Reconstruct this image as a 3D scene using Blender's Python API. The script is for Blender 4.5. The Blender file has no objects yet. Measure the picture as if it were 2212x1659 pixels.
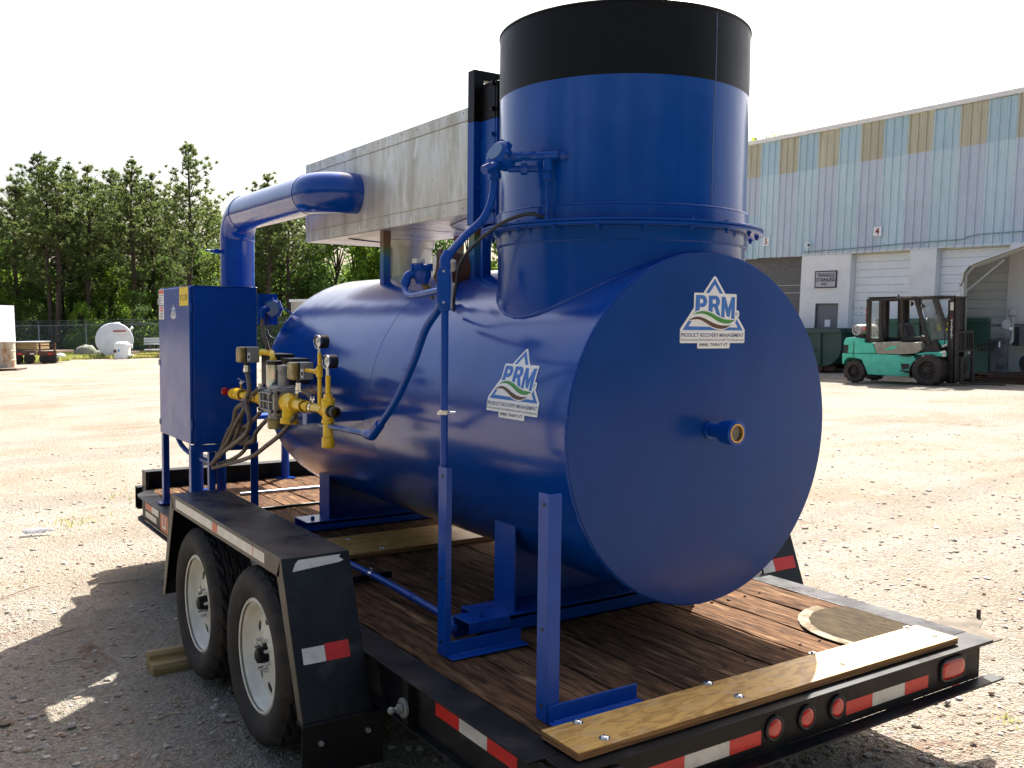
import bpy, bmesh, math, random
from mathutils import Vector, Matrix
import numpy as np
random.seed(11)
S = bpy.context.scene
COL = S.collection
PI = math.pi
sin, cos = math.sin, math.cos

# ------------------------------------------------------------------ camera
CAMLOC = Vector((-1.68789, -2.11519, 1.81267))
RT = Vector((0.83166903, -0.55516605, 0.01082973))
UP = Vector((0.02528935, 0.05735366, 0.99803357))
FW = Vector((0.55469548, 0.82975974, -0.06173905))
cd = bpy.data.cameras.new('camera')
cam = bpy.data.objects.new('camera', cd); COL.objects.link(cam)
cam.matrix_world = Matrix(((RT.x, UP.x, -FW.x, CAMLOC.x), (RT.y, UP.y, -FW.y, CAMLOC.y), (RT.z, UP.z, -FW.z, CAMLOC.z), (0, 0, 0, 1)))
cd.sensor_width = 36; cd.lens = 2046.15 * 36 / 2212
cd.clip_start = .05; cd.clip_end = 2000
S.camera = cam

# ------------------------------------------------------------------ light
SUN = Vector((.66, .53, 1.0)).normalized()
w = bpy.data.worlds.new('World'); S.world = w; w.use_nodes = True
nt = w.node_tree; nt.nodes.clear()
wo = nt.nodes.new('ShaderNodeOutputWorld'); bg = nt.nodes.new('ShaderNodeBackground')
sky = nt.nodes.new('ShaderNodeTexSky'); sky.sky_type = 'NISHITA'; sky.sun_disc = False
sky.sun_elevation = math.asin(SUN.z); sky.sun_rotation = math.atan2(SUN.x, SUN.y)
sky.air_density = 1.0; sky.dust_density = 6.0; sky.ozone_density = 1.0
bg.inputs['Strength'].default_value = .082
nt.links.new(sky.outputs[0], bg.inputs[0]); nt.links.new(bg.outputs[0], wo.inputs[0])
sd = bpy.data.lights.new('sun', 'SUN'); sd.energy = 5.0; sd.angle = math.radians(.5); sd.color = (1, .965, .90)
so = bpy.data.objects.new('sun', sd); COL.objects.link(so)
so.rotation_euler = SUN.to_track_quat('Z', 'Y').to_euler()
S.view_settings.view_transform = 'Standard'; S.view_settings.look = 'None'
S.view_settings.gamma = 1; S.view_settings.use_curve_mapping = False
S.view_settings.exposure = 1.65

# ------------------------------------------------------------------ materials
def hexc(*a): return (a[0], a[1], a[2], 1)
def mat(name, c, r=.5, m=0, c2=None, ns=6, nd=4, lo=.35, hi=.65, stretch=(1, 1, 1), bs=0, bstr=.15, bd=.002,
        c3=None, ns3=1.2, lo3=.5, hi3=.7, coat=0, rr=0, vary=0, trans=0, spec=.5, emit=None, dist=0, wave=0):
    M = bpy.data.materials.new(name); M.use_nodes = True
    N = M.node_tree.nodes; L = M.node_tree.links
    b = N['Principled BSDF']
    b.inputs['Base Color'].default_value = hexc(*c); b.inputs['Roughness'].default_value = r
    b.inputs['Metallic'].default_value = m; b.inputs['Specular IOR Level'].default_value = spec
    if coat: b.inputs['Coat Weight'].default_value = coat; b.inputs['Coat Roughness'].default_value = .13; b.inputs['Coat IOR'].default_value = 1.5
    if trans: b.inputs['Transmission Weight'].default_value = trans
    tc = N.new('ShaderNodeTexCoord'); mp = N.new('ShaderNodeMapping'); mp.inputs['Scale'].default_value = stretch
    L.new(tc.outputs['Object'], mp.inputs['Vector'])
    src = mp.outputs['Vector']
    if vary:
        oi = N.new('ShaderNodeObjectInfo'); va = N.new('ShaderNodeVectorMath'); va.operation = 'MULTIPLY_ADD'
        cb = N.new('ShaderNodeCombineXYZ')
        for k in range(3): L.new(oi.outputs['Random'], cb.inputs[k])
        L.new(cb.outputs[0], va.inputs[0]); va.inputs[1].default_value = (37, 23, 51); L.new(src, va.inputs[2]); src = va.outputs[0]
    def noise(sc, det=4, d=0):
        n = N.new('ShaderNodeTexNoise'); n.inputs['Scale'].default_value = sc; n.inputs['Detail'].default_value = det
        n.inputs['Roughness'].default_value = .62; n.inputs['Distortion'].default_value = d
        L.new(src, n.inputs['Vector']); return n
    def ramp(a, lo_, hi_):
        q = N.new('ShaderNodeMapRange'); q.inputs[1].default_value = lo_; q.inputs[2].default_value = hi_; q.interpolation_type = 'SMOOTHSTEP'
        L.new(a, q.inputs[0]); return q.outputs[0]
    out = None
    if c2:
        n = noise(ns, nd, dist); f = ramp(n.outputs[0], lo, hi)
        x = N.new('ShaderNodeMix'); x.data_type = 'RGBA'; L.new(f, x.inputs[0])
        x.inputs[6].default_value = hexc(*c); x.inputs[7].default_value = hexc(*c2); out = x.outputs[2]
    if c3:
        n = noise(ns3, 5, .4); f = ramp(n.outputs[0], lo3, hi3)
        x = N.new('ShaderNodeMix'); x.data_type = 'RGBA'; L.new(f, x.inputs[0])
        if out: L.new(out, x.inputs[6])
        else: x.inputs[6].default_value = hexc(*c)
        x.inputs[7].default_value = hexc(*c3); out = x.outputs[2]
    if vary:
        h = N.new('ShaderNodeHueSaturation'); mr = N.new('ShaderNodeMapRange')
        L.new(oi.outputs['Random'], mr.inputs[0]); mr.inputs[3].default_value = 1 - vary; mr.inputs[4].default_value = 1 + vary
        L.new(mr.outputs[0], h.inputs['Value'])
        if out: L.new(out, h.inputs['Color'])
        else: h.inputs['Color'].default_value = hexc(*c)
        out = h.outputs[0]
    if out: L.new(out, b.inputs['Base Color'])
    if rr:
        n = noise(ns * .7 + 1, 5); mr = N.new('ShaderNodeMapRange'); L.new(n.outputs[0], mr.inputs[0])
        mr.inputs[1].default_value = .3; mr.inputs[2].default_value = .7
        mr.inputs[3].default_value = max(.02, r - rr); mr.inputs[4].default_value = min(1, r + rr); L.new(mr.outputs[0], b.inputs['Roughness'])
    if bs:
        n = noise(bs, 3); bp = N.new('ShaderNodeBump'); bp.inputs['Strength'].default_value = bstr; bp.inputs['Distance'].default_value = bd
        if wave:
            n2 = noise(wave, 2); b2 = N.new('ShaderNodeBump'); b2.inputs['Strength'].default_value = .16; b2.inputs['Distance'].default_value = .03; L.new(n2.outputs[0], b2.inputs['Height']); L.new(b2.outputs[0], bp.inputs['Normal'])
        L.new(n.outputs[0], bp.inputs['Height']); L.new(bp.outputs[0], b.inputs['Normal'])
        if coat: L.new(bp.outputs[0], b.inputs['Coat Normal'])
    if emit: b.inputs['Emission Color'].default_value = hexc(*emit); b.inputs['Emission Strength'].default_value = 1
    return M

BLUE = mat('blue paint', (.0002, .047, .285), .22, c2=(.0003, .054, .315), ns=3, coat=1, wave=2.2, bs=105, bstr=.32, bd=.0011, rr=.03, spec=.1)
BLUE2 = mat('blue paint smooth', (.0002, .047, .285), .34, c2=(.0003, .055, .315), ns=8, coat=.25, bs=90, bstr=.2, rr=.05, spec=.2)
BLACKHI = mat('black stack paint', (.0035, .0033, .0032), .42, bs=120, bstr=.25, bd=.0011, rr=.05, spec=.22)
BLKMET = mat('black trailer paint', (.006, .0065, .008), .45, spec=.2, c2=(.03, .028, .026), ns=4, lo=.5, hi=.8, bs=30, bstr=.15, rr=.14, c3=(.06, .05, .04), ns3=3, lo3=.62, hi3=.85)
BLKTOP = mat('dusty black steel', (.006, .0065, .009), .32, c2=(.014, .0145, .018), ns=5, lo=.45, hi=.75, rr=.15, c3=(.045, .042, .04), ns3=6, lo3=.58, hi3=.78, dist=2, spec=.28)
WOOD = mat('weathered deck wood', (.12, .062, .032), .85, spec=.06, c2=(.03, .017, .011), ns=7, nd=10, lo=.36, hi=.68, stretch=(8, .9, 8), bs=9, bstr=.9, bd=.012, c3=(.23, .14, .075), ns3=4, lo3=.52, hi3=.75, vary=.3)
PLY = mat('plywood', (.60, .35, .09), .5, c2=(.40, .215, .05), ns=2.6, nd=6, lo=.44, hi=.58, stretch=(2, 6, 2), dist=2.5, c3=(.52, .34, .16), ns3=6, bs=30, bstr=.12)
PLYE = mat('plywood edge', (.33, .16, .05), .7, c2=(.12, .05, .015), ns=2, stretch=(1, 1, 120), lo=.45, hi=.55)
ALU = mat('aluminium cladding', (.66, .63, .56), .36, .5, c2=(.46, .42, .34), ns=3, nd=6, lo=.35, hi=.7, stretch=(3, 3, .8), c3=(.80, .79, .77), ns3=5, lo3=.5, hi3=.75, bs=7, bstr=.4, bd=.006, rr=.1)
ALUD = mat('aluminium seam', (.30, .27, .22), .55, .5, c2=(.45, .42, .37), ns=20)
GALV = mat('galvanised steel', (.50, .51, .52), .35, .8, c2=(.36, .37, .38), ns=30, rr=.1)
CHROME = mat('bright plated steel', (.72, .73, .74), .22, .95)
YEL = mat('yellow gas pipe paint', (.92, .58, .008), .33, c2=(.86, .50, .006), ns=18, coat=.3, bs=80, bstr=.2)
BRASS = mat('olive cover', (.30, .245, .10), .36, .4, c2=(.20, .16, .06), ns=20)
CAST = mat('cast grey metal', (.34, .33, .32), .45, .4, c2=(.20, .195, .19), ns=22, bs=60, bstr=.25)
GREYP = mat('grey enclosure', (.22, .225, .23), .45)
IRID = mat('passivated zinc', (.52, .48, .36), .25, .9, c2=(.35, .50, .48), ns=8, lo=.4, hi=.6, c3=(.58, .40, .42), ns3=10)
BLKPL = mat('black plastic', (.012, .012, .013), .45)
RUBBER = mat('tyre rubber', (.022, .019, .017), .75, c2=(.045, .036, .03), ns=7, lo=.45, hi=.75, bs=90, bstr=.15, spec=.35)
RIMW = mat('white wheel enamel', (.68, .66, .58), .35, c2=(.60, .57, .48), ns=9, c3=(.35, .24, .13), ns3=14, lo3=.68, hi3=.8)
HOSE = mat('grey brown liquidtight conduit', (.15, .12, .09), .55, c2=(.095, .073, .055), ns=25)
RED = mat('red lens', (.55, .018, .012), .2, c2=(.45, .012, .01), ns=30, coat=.5)
TAPER = mat('red reflective tape', (.62, .016, .012), .3, c2=(.50, .012, .01), ns=60, bs=160, bstr=.15)
TAPEW = mat('white reflective tape', (.62, .60, .55), .3, c2=(.52, .49, .44), ns=15, bs=160, bstr=.15)
TAPEO = mat('faded orange tape', (.60, .13, .05), .45)
WHITE = mat('white print', (.82, .82, .82), .4)
PBLUE = mat('mid blue print', (.03, .16, .52), .4)
PNAVY = mat('navy print', (.02, .05, .17), .4)
PGREEN = mat('green print', (.05, .27, .05), .4)
PBROWN = mat('brown print', (.10, .042, .022), .4)
PBLACK = mat('black print', (.012, .012, .012), .5)
PYEL = mat('yellow label', (.80, .58, .01), .4)
PRED = mat('red print', (.60, .03, .02), .4)
PORNG = mat('orange red print', (.70, .10, .02), .4)
GLASSY = mat('gauge dial', (.75, .75, .73), .15, coat=.8)
LUMBER = mat('treated timber', (.36, .25, .10), .7, c2=(.24, .155, .06), ns=4, stretch=(.6, 8, 8), bs=12, bstr=.3)
RUST = mat('rusty steel', (.10, .04, .02), .8, c2=(.05, .025, .016), ns=8, bs=20, bstr=.3)

# ------------------------------------------------------------------ mesh helpers
class MB:
    def __init__(s): s.v = []; s.f = []
    def add(s, vs, fs):
        o = len(s.v); s.v += [tuple(p) for p in vs]; s.f += [tuple(i + o for i in q) for q in fs]; return s
    def box(s, x0, x1, y0, y1, z0, z1):
        return s.add([(x0, y0, z0), (x1, y0, z0), (x1, y1, z0), (x0, y1, z0), (x0, y0, z1), (x1, y0, z1), (x1, y1, z1), (x0, y1, z1)],
                     [(0, 3, 2, 1), (4, 5, 6, 7), (0, 1, 5, 4), (1, 2, 6, 5), (2, 3, 7, 6), (3, 0, 4, 7)])
    def obox(s, c, ax, ay, az):   # oriented box: centre and half vectors
        c = Vector(c); ax = Vector(ax); ay = Vector(ay); az = Vector(az)
        vs = [c + sx * ax + sy * ay + sz * az for sz in (-1, 1) for sx, sy in ((-1, -1), (1, -1), (1, 1), (-1, 1))]
        fs = [(0, 3, 2, 1), (4, 5, 6, 7), (0, 1, 5, 4), (1, 2, 6, 5), (2, 3, 7, 6), (3, 0, 4, 7)]
        if ax.cross(ay).dot(az) < 0: fs = [q[::-1] for q in fs]
        return s.add(vs, fs)
    def frame_(s, d):
        d = Vector(d).normalized(); a = Vector((0, 0, 1)) if abs(d.z) < .9 else Vector((1, 0, 0))
        u = d.cross(a).normalized(); return u, d.cross(u).normalized()
    def lathe(s, p0, d, prof, n=24, closed=False):   # prof: (t along d, radius)
        p0 = Vector(p0); d = Vector(d).normalized(); u, v = s.frame_(d)
        o = len(s.v)
        for t, r in prof:
            for k in range(n):
                a = 2 * PI * k / n; s.v.append(tuple(p0 + d * t + (u * cos(a) + v * sin(a)) * r))
        m = len(prof)
        for i in range(m - 1 if not closed else m):
            j = (i + 1) % m
            for k in range(n):
                k2 = (k + 1) % n; s.f.append((o + i * n + k, o + i * n + k2, o + j * n + k2, o + j * n + k))
        return s
    def cyl(s, p0, p1, r, n=16, r1=None):
        p0 = Vector(p0); p1 = Vector(p1); L = (p1 - p0).length; r1 = r if r1 is None else r1
        o = len(s.v); s.lathe(p0, p1 - p0, [(0, r), (L, r1)], n)
        s.f.append(tuple(o + k for k in range(n))[::-1]); s.f.append(tuple(o + n + k for k in range(n))); return s
    def tube(s, pts, r, n=10, smooth=2, caps=True, closed=False):
        P = [Vector(p) for p in pts]
        if smooth and len(P) > 2:
            Q = []
            m = len(P)
            for i in range(m - 1):
                a = P[max(i - 1, 0)]; b = P[i]; c = P[i + 1]; d = P[min(i + 2, m - 1)]
                for k in range(smooth * 2):
                    t = k / (smooth * 2)
                    Q.append(.5 * ((2 * b) + (c - a) * t + (2 * a - 5 * b + 4 * c - d) * t * t + (3 * b - a - 3 * c + d) * t ** 3))
            Q.append(P[-1]); P = Q
        o = len(s.v); u = None
        for i, p in enumerate(P):
            if closed: t = P[(i + 1) % len(P)] - P[i - 1]
            else: t = P[min(i + 1, len(P) - 1)] - P[max(i - 1, 0)]
            t.normalize()
            if u is None: u, v = s.frame_(t)
            else:
                u = (u - t * u.dot(t)).normalized(); v = t.cross(u)
            rr = r[min(len(r) - 1, round(i * (len(r) - 1) / max(1, len(P) - 1)))] if isinstance(r, (list, tuple)) else r
            for k in range(n):
                a = 2 * PI * k / n; s.v.append(tuple(p + (u * cos(a) + v * sin(a)) * rr))
        m = len(P)
        for i in range(m if closed else m - 1):
            j = (i + 1) % m
            for k in range(n):
                k2 = (k + 1) % n; s.f.append((o + i * n + k, o + i * n + k2, o + j * n + k2, o + j * n + k))
        if caps and not closed:
            s.f.append(tuple(o + k for k in range(n))[::-1]); s.f.append(tuple(o + (m - 1) * n + k for k in range(n)))
        return s
    def prism(s, poly, off, dirv):   # poly: 3D points, extruded by dirv
        P = [Vector(p) + Vector(off) for p in poly]; d = Vector(dirv); n = len(P)
        nrm = Vector()
        for i in range(n): nrm += P[i].cross(P[(i + 1) % n])
        if nrm.dot(d) > 0: P = P[::-1]
        return s.add(P + [p + d for p in P], [tuple(range(n)), tuple(range(2 * n - 1, n - 1, -1))] + [(i, i + n, (i + 1) % n + n, (i + 1) % n) for i in range(n)])
    def sphere(s, c, r, n=10, sz=(1, 1, 1)):
        c = Vector(c)
        o = len(s.v); m = n // 2
        for i in range(m + 1):
            th = PI * i / m
            for k in range(n):
                a = 2 * PI * k / n
                s.v.append((c.x + r * sz[0] * sin(th) * cos(a), c.y + r * sz[1] * sin(th) * sin(a), c.z - r * sz[2] * cos(th)))
        for i in range(m):
            for k in range(n):
                k2 = (k + 1) % n; s.f.append((o + i * n + k, o + i * n + k2, o + (i + 1) * n + k2, o + (i + 1) * n + k))
        return s
ORG = {}
def wl(o): return ORG.get(o.name, Vector((0, 0, 0))) if o else Vector((0, 0, 0))
def obj(name, mb, m, parent=None, bevel=0, smooth=True, local=False, label=None, ang=35, seg=2):
    me = bpy.data.meshes.new(name)
    vs = mb.v
    if parent and not local:
        c = wl(parent); vs = [(x - c.x, y - c.y, z - c.z) for x, y, z in vs]
    me.from_pydata(vs, [], mb.f); me.materials.append(m)
    if smooth:
        me.shade_smooth(); me.set_sharp_from_angle(angle=math.radians(ang))
    o = bpy.data.objects.new(name, me); COL.objects.link(o)
    if parent: o.parent = parent; ORG[o.name] = Vector(wl(parent))
    if bevel:
        b = o.modifiers.new('bevel', 'BEVEL'); b.width = bevel; b.segments = seg; b.limit_method = 'ANGLE'; b.angle_limit = math.radians(40)
    if label: o['label'] = label
    return o
def thing(name, loc, label, cat, group=None, mw=None):
    o = bpy.data.objects.new(name, None); COL.objects.link(o); o.empty_display_size = .1
    o.location = loc
    if mw is not None: o.matrix_world = mw
    ORG[o.name] = Vector(loc); o['label'] = label; o['category'] = cat
    if group: o['group'] = group
    return o
def tag(o, label, cat, group=None):
    o['label'] = label; o['category'] = cat
    if group: o['group'] = group
    return o
def recentre(o, c):
    c = Vector(c); o.data.transform(Matrix.Translation(-c)); o.location = c; return o
def solo(name, mb, m, label, cat, c, group=None, **k):
    o = obj(name, mb, m, **k); recentre(o, c); tag(o, label, cat, group); return o
def struct(name, mb, m, kind='structure', **k):
    o = obj(name, mb, m, **k); o['kind'] = kind; return o
def copyto(o, parent=None):
    c = o.copy(); COL.objects.link(c); c.parent = parent
    for ch in o.children: copyto(ch, c)
    return c
def text_polys(body, h, fit=None, bold=0.0, align='CENTER', space=1.0, res=2):
    cu = bpy.data.curves.new('txt', 'FONT'); cu.body = body; cu.size = 1; cu.offset = bold; cu.align_x = 'LEFT'
    cu.resolution_u = res; cu.space_character = space; cu.fill_mode = 'FRONT'
    to = bpy.data.objects.new('txt', cu); COL.objects.link(to)
    dg = bpy.context.evaluated_depsgraph_get(); me = to.evaluated_get(dg).to_mesh()
    vs = [(v.co.x, v.co.y) for v in me.vertices]; fs = [tuple(p.vertices) for p in me.polygons]
    bpy.data.objects.remove(to); bpy.data.curves.remove(cu)
    if not vs: return [], []
    x0 = min(v[0] for v in vs); x1 = max(v[0] for v in vs); y0 = min(v[1] for v in vs); y1 = max(v[1] for v in vs)
    sy = h / (y1 - y0); sx = sy if fit is None else fit / (x1 - x0); xm = (x0 + x1) / 2; ym = (y0 + y1) / 2
    return [((x - xm) * sx, (y - ym) * sy) for x, y in vs], fs
def flat(vs2, fs, fn, off=0):
    """2D polygons mapped by fn(a,b,off) to 3D"""
    m = MB(); m.add([fn(a, b, off) for a, b in vs2], fs); return m
def cutgrid(mb2, step):
    """subdivide a 2D mesh horizontally every step"""
    me = bpy.data.meshes.new('t'); me.from_pydata([(a, b, 0) for a, b in mb2[0]], [], mb2[1]); bm = bmesh.new(); bm.from_mesh(me)
    ys = [v.co.y for v in bm.verts]; y = math.floor(min(ys) / step) * step
    while y < max(ys):
        bmesh.ops.bisect_plane(bm, geom=bm.verts[:] + bm.edges[:] + bm.faces[:], plane_co=(0, y, 0), plane_no=(0, 1, 0)); y += step
    bmesh.ops.triangulate(bm, faces=bm.faces[:])
    bm.verts.index_update(); r = [(v.co.x, v.co.y) for v in bm.verts], [tuple(v.index for v in f.verts) for f in bm.faces]
    bm.free(); bpy.data.meshes.remove(me); return r
def spline2(pts, n=6):
    out = []
    m = len(pts)
    for i in range(m - 1):
        a = Vector(pts[max(i - 1, 0)]); b = Vector(pts[i]); c = Vector(pts[i + 1]); d = Vector(pts[min(i + 2, m - 1)])
        for k in range(n):
            t = k / n; q = .5 * ((2 * b) + (c - a) * t + (2 * a - 5 * b + 4 * c - d) * t * t + (3 * b - a - 3 * c + d) * t ** 3)
            out.append((q.x, q.y))
    out.append(tuple(pts[-1])); return out
def G(x, y): return .0235 * x - .0098 * y + .005

# ------------------------------------------------------------------ ground
gm = bpy.data.materials.new('sandy gravel yard'); gm.use_nodes = True
N = gm.node_tree.nodes; L = gm.node_tree.links; b = N['Principled BSDF']; b.inputs['Roughness'].default_value = .9; b.inputs['Specular IOR Level'].default_value = .25
tc = N.new('ShaderNodeTexCoord')
def nz(sc, det=6, rough=.65, d=0):
    n = N.new('ShaderNodeTexNoise'); n.inputs['Scale'].default_value = sc; n.inputs['Detail'].default_value = det
    n.inputs['Roughness'].default_value = rough; n.inputs['Distortion'].default_value = d; L.new(tc.outputs['Object'], n.inputs['Vector']); return n.outputs[0]
def mr(a, lo, hi, o0=0, o1=1):
    q = N.new('ShaderNodeMapRange'); q.inputs[1].default_value = lo; q.inputs[2].default_value = hi; q.inputs[3].default_value = o0; q.inputs[4].default_value = o1
    L.new(a, q.inputs[0]); return q.outputs[0]
def mx(f, a, b_, mode='MIX'):
    x = N.new('ShaderNodeMix'); x.data_type = 'RGBA'; x.blend_type = mode
    if isinstance(f, float): x.inputs[0].default_value = f
    else: L.new(f, x.inputs[0])
    for s_, q in ((6, a), (7, b_)):
        if isinstance(q, tuple): x.inputs[s_].default_value = q
        else: L.new(q, x.inputs[s_])
    return x.outputs[2]
c = mx(mr(nz(.35, 8), .42, .6), (.47, .43, .37, 1), (.42, .345, .265, 1))
c = mx(mr(nz(1.7, 8, .7), .5, .72), c, (.50, .46, .405, 1))
c = mx(mr(nz(.9, 6, .7, 1.2), .6, .76), c, (.25, .125, .065, 1))
vo = N.new('ShaderNodeTexVoronoi'); vo.inputs['Scale'].default_value = 38; L.new(tc.outputs['Object'], vo.inputs['Vector'])
vo2 = N.new('ShaderNodeTexVoronoi'); vo2.inputs['Scale'].default_value = 95; L.new(tc.outputs['Object'], vo2.inputs['Vector'])
hs = N.new('ShaderNodeHueSaturation'); hs.inputs['Saturation'].default_value = 0.25; L.new(vo.outputs['Color'], hs.inputs['Color'])
c = mx(.42, c, mx(.5, hs.outputs[0], (.42, .36, .28, 1)), 'OVERLAY')
c = mx(mr(nz(60, 4), .35, .7), c, mx(1.0, c, (.55, .52, .48, 1), 'MULTIPLY'))
c = mx(mr(nz(9, 7, .75), .58, .7, 0, .6), c, (.20, .155, .115, 1))
mpg = N.new('ShaderNodeMapping'); mpg.inputs['Rotation'].default_value = (0, 0, .55); mpg.inputs['Scale'].default_value = (.16, 1.1, 1); L.new(tc.outputs['Object'], mpg.inputs['Vector'])
ng = N.new('ShaderNodeTexNoise'); ng.inputs['Scale'].default_value = .8; ng.inputs['Detail'].default_value = 6; ng.inputs['Distortion'].default_value = .6; L.new(mpg.outputs[0], ng.inputs['Vector'])
c = mx(mr(ng.outputs[0], .5, .62, 0, .6), c, mx(1.0, c, (.74, .75, .76, 1), 'MULTIPLY'))
vo3 = N.new('ShaderNodeTexVoronoi'); vo3.inputs['Scale'].default_value = 11; L.new(tc.outputs['Object'], vo3.inputs['Vector'])
c = mx(mr(vo3.outputs['Distance'], .12, .05, 0, .55), c, (.13, .10, .08, 1))  # small dark dots: stone shadows painted into the ground colour
L.new(c, b.inputs['Base Color'])
ma = N.new('ShaderNodeMath'); ma.operation = 'ADD'; L.new(vo.outputs['Distance'], ma.inputs[0]); L.new(vo2.outputs['Distance'], ma.inputs[1])
ma2 = N.new('ShaderNodeMath'); ma2.operation = 'MULTIPLY_ADD'; L.new(nz(14, 9, .75), ma2.inputs[0]); ma2.inputs[1].default_value = 2.2; L.new(ma.outputs[0], ma2.inputs[2])
bp = N.new('ShaderNodeBump'); bp.inputs['Strength'].default_value = .9; bp.inputs['Distance'].default_value = .032
L.new(ma2.outputs[0], bp.inputs['Height']); L.new(bp.outputs[0], b.inputs['Normal'])

def gridlines(lo, hi, c0, fine, k):
    out = [c0]; s_ = fine; x = c0
    while x < hi: x += s_; s_ *= k; out.append(x)
    s_ = fine; x = c0
    while x > lo: x -= s_; s_ *= k; out.append(x)
    return sorted(out)
gx = gridlines(-500, 700, .3, .09, 1.035); gy = gridlines(-300, 900, 2.5, .09, 1.035)
def gz(x, y):
    d = math.hypot(x - .5, y - 2.5); a = min(1, 8 / (d + 4))
    n = (sin(x * 2.1 + y * .7) * cos(y * 1.7 - x * .4) + .5 * sin(x * 5.3 + 1) * sin(y * 4.7 + x)) * .007
    n += sin(x * .31 + 1.3) * sin(y * .23 + .4) * .05 * min(1, max(0, (d - 6) / 15))
    return n
GM = MB(); nx_ = len(gx)
for yy in gy:
    for xx in gx: GM.v.append((xx, yy, G(xx, yy) + gz(xx, yy)))
for j in range(len(gy) - 1):
    for i in range(nx_ - 1): GM.f.append((j * nx_ + i, j * nx_ + i + 1, (j + 1) * nx_ + i + 1, (j + 1) * nx_ + i))
struct('ground', GM, gm, ang=180)

# loose stones: real geometry, one mass per tint
ico = [(0, 0, 1), (.89, 0, .45), (.28, .85, .45), (-.72, .53, .45), (-.72, -.53, .45), (.28, -.85, .45), (.72, .53, -.45), (-.28, .85, -.45), (-.89, 0, -.45), (-.28, -.85, -.45), (.72, -.53, -.45), (0, 0, -1)]
icof = [(0, 1, 2), (0, 2, 3), (0, 3, 4), (0, 4, 5), (0, 5, 1), (1, 6, 2), (2, 7, 3), (3, 8, 4), (4, 9, 5), (5, 10, 1), (2, 6, 7), (3, 7, 8), (4, 8, 9), (5, 9, 10), (1, 10, 6), (11, 7, 6), (11, 8, 7), (11, 9, 8), (11, 10, 9), (11, 6, 10)]
STM = [mat('pale stone', (.42, .38, .33), .85, c2=(.32, .28, .235), ns=3, bs=40, bstr=.3), mat('brown stone', (.25, .18, .125), .85, c2=(.33, .25, .18), ns=3, bs=40, bstr=.3),
       mat('dark stone', (.15, .13, .115), .85, c2=(.22, .19, .165), ns=3, bs=40, bstr=.3)]
def stones(n, seed, m, smin, smax):
    R = np.random.default_rng(seed); V = []; F = []; k = 0; I = np.array(ico)
    while k < n:
        # bearing and range seen from the yard entrance; nearest ones densest
        px = R.uniform(-.62, .62); dep = 1.9 / (R.uniform(.075, 1) ** .8)
        if dep > 16: continue
        x = CAMLOC.x + (FW.x + RT.x * px) * dep; y = CAMLOC.y + (FW.y + RT.y * px) * dep
        s_ = smin * (smax / smin) ** (R.uniform() ** 2.6) * (1 if dep < 7 else 1.3)
        P = I * R.uniform(.65, 1.25, (12, 1)) * np.array([1, R.uniform(.6, 1), R.uniform(.35, .7)]) * s_
        a = R.uniform(0, 6.28); P = np.stack([P[:, 0] * cos(a) - P[:, 1] * sin(a), P[:, 0] * sin(a) + P[:, 1] * cos(a), P[:, 2]], 1)
        P += np.array([x, y, G(x, y) + gz(x, y) + s_ * .12]); V.append(P); F.append(np.array(icof) + 12 * k); k += 1
    me = bpy.data.meshes.new('loose_stones'); me.from_pydata(np.concatenate(V).tolist(), [], np.concatenate(F).tolist()); me.materials.append(m)
    o = bpy.data.objects.new('loose_stones', me); COL.objects.link(o); o['kind'] = 'stuff'; return o
stones(11000, 1, STM[0], .0032, .026); stones(20000, 2, STM[1], .003, .021); stones(9000, 3, STM[2], .003, .018)
# ================================================================== TRAILER
HD = .536; W = 1.993
T = thing('flatbed_trailer', (0, 0, 0), 'black tandem axle flatbed trailer with weathered plank deck carrying the blue burner', 'trailer')
bw = W / 9
wood_cuts = [(.10, 3.62), (3.625, 5.40)]
for i in range(9):
    for j, (a, b_) in enumerate(wood_cuts):
        if i % 2: a, b_ = (a, b_ - .55) if j == 0 else (a - .55, b_)
        m = MB(); x0 = i * bw + random.uniform(.001, .005); x1 = (i + 1) * bw - random.uniform(.007, .013)
        # uneven top: several cross strips with worn edges
        ny = 26; nx = 5; dz = random.uniform(-.003, .003); tw = random.uniform(-.003, .003); o = len(m.v)
        for q in range(ny + 1):
            y = a + .002 + (b_ - a - .004) * q / ny
            for k in range(nx + 1):
                t = k / nx; e = .004 if k in (0, nx) else 0
                jx = random.uniform(-.0035, .0035) if k in (0, nx) else 0
                m.v.append((x0 + (x1 - x0) * t + jx, y, HD + dz + tw * (t - .5) - e * random.uniform(.3, 1.6) + random.uniform(-.0007, .0007)))
        for q in range(ny):
            for k in range(nx):
                p0 = o + q * (nx + 1) + k; m.f.append((p0, p0 + 1, p0 + nx + 2, p0 + nx + 1))
        # sides and underside
        n1 = len(m.v)
        per = [o + k for k in range(nx + 1)] + [o + q * (nx + 1) + nx for q in range(1, ny + 1)] + [o + ny * (nx + 1) + k for k in range(nx - 1, -1, -1)] + [o + q * (nx + 1) for q in range(ny - 1, 0, -1)]
        for p_ in per: v = m.v[p_]; m.v.append((v[0], v[1], HD - .038))
        for q in range(len(per)):
            q2 = (q + 1) % len(per); m.f.append((per[q], n1 + q, n1 + q2, per[q2]))
        m.f.append(tuple(n1 + q for q in range(len(per)))[::-1])
        obj('deck_board', m, WOOD, T, ang=40)
m = MB()
for i in range(9):
    for y in np.arange(.35, 5.3, .61):
        for dx in (.05, .165): x = i * bw + dx + random.uniform(-.008, .008); m.cyl((x, y + random.uniform(-.012, .012), HD - .004), (x, y, HD + .0012), .0075, 6)
obj('deck_screws', m, RUST, T)['kind'] = 'stuff'
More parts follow.
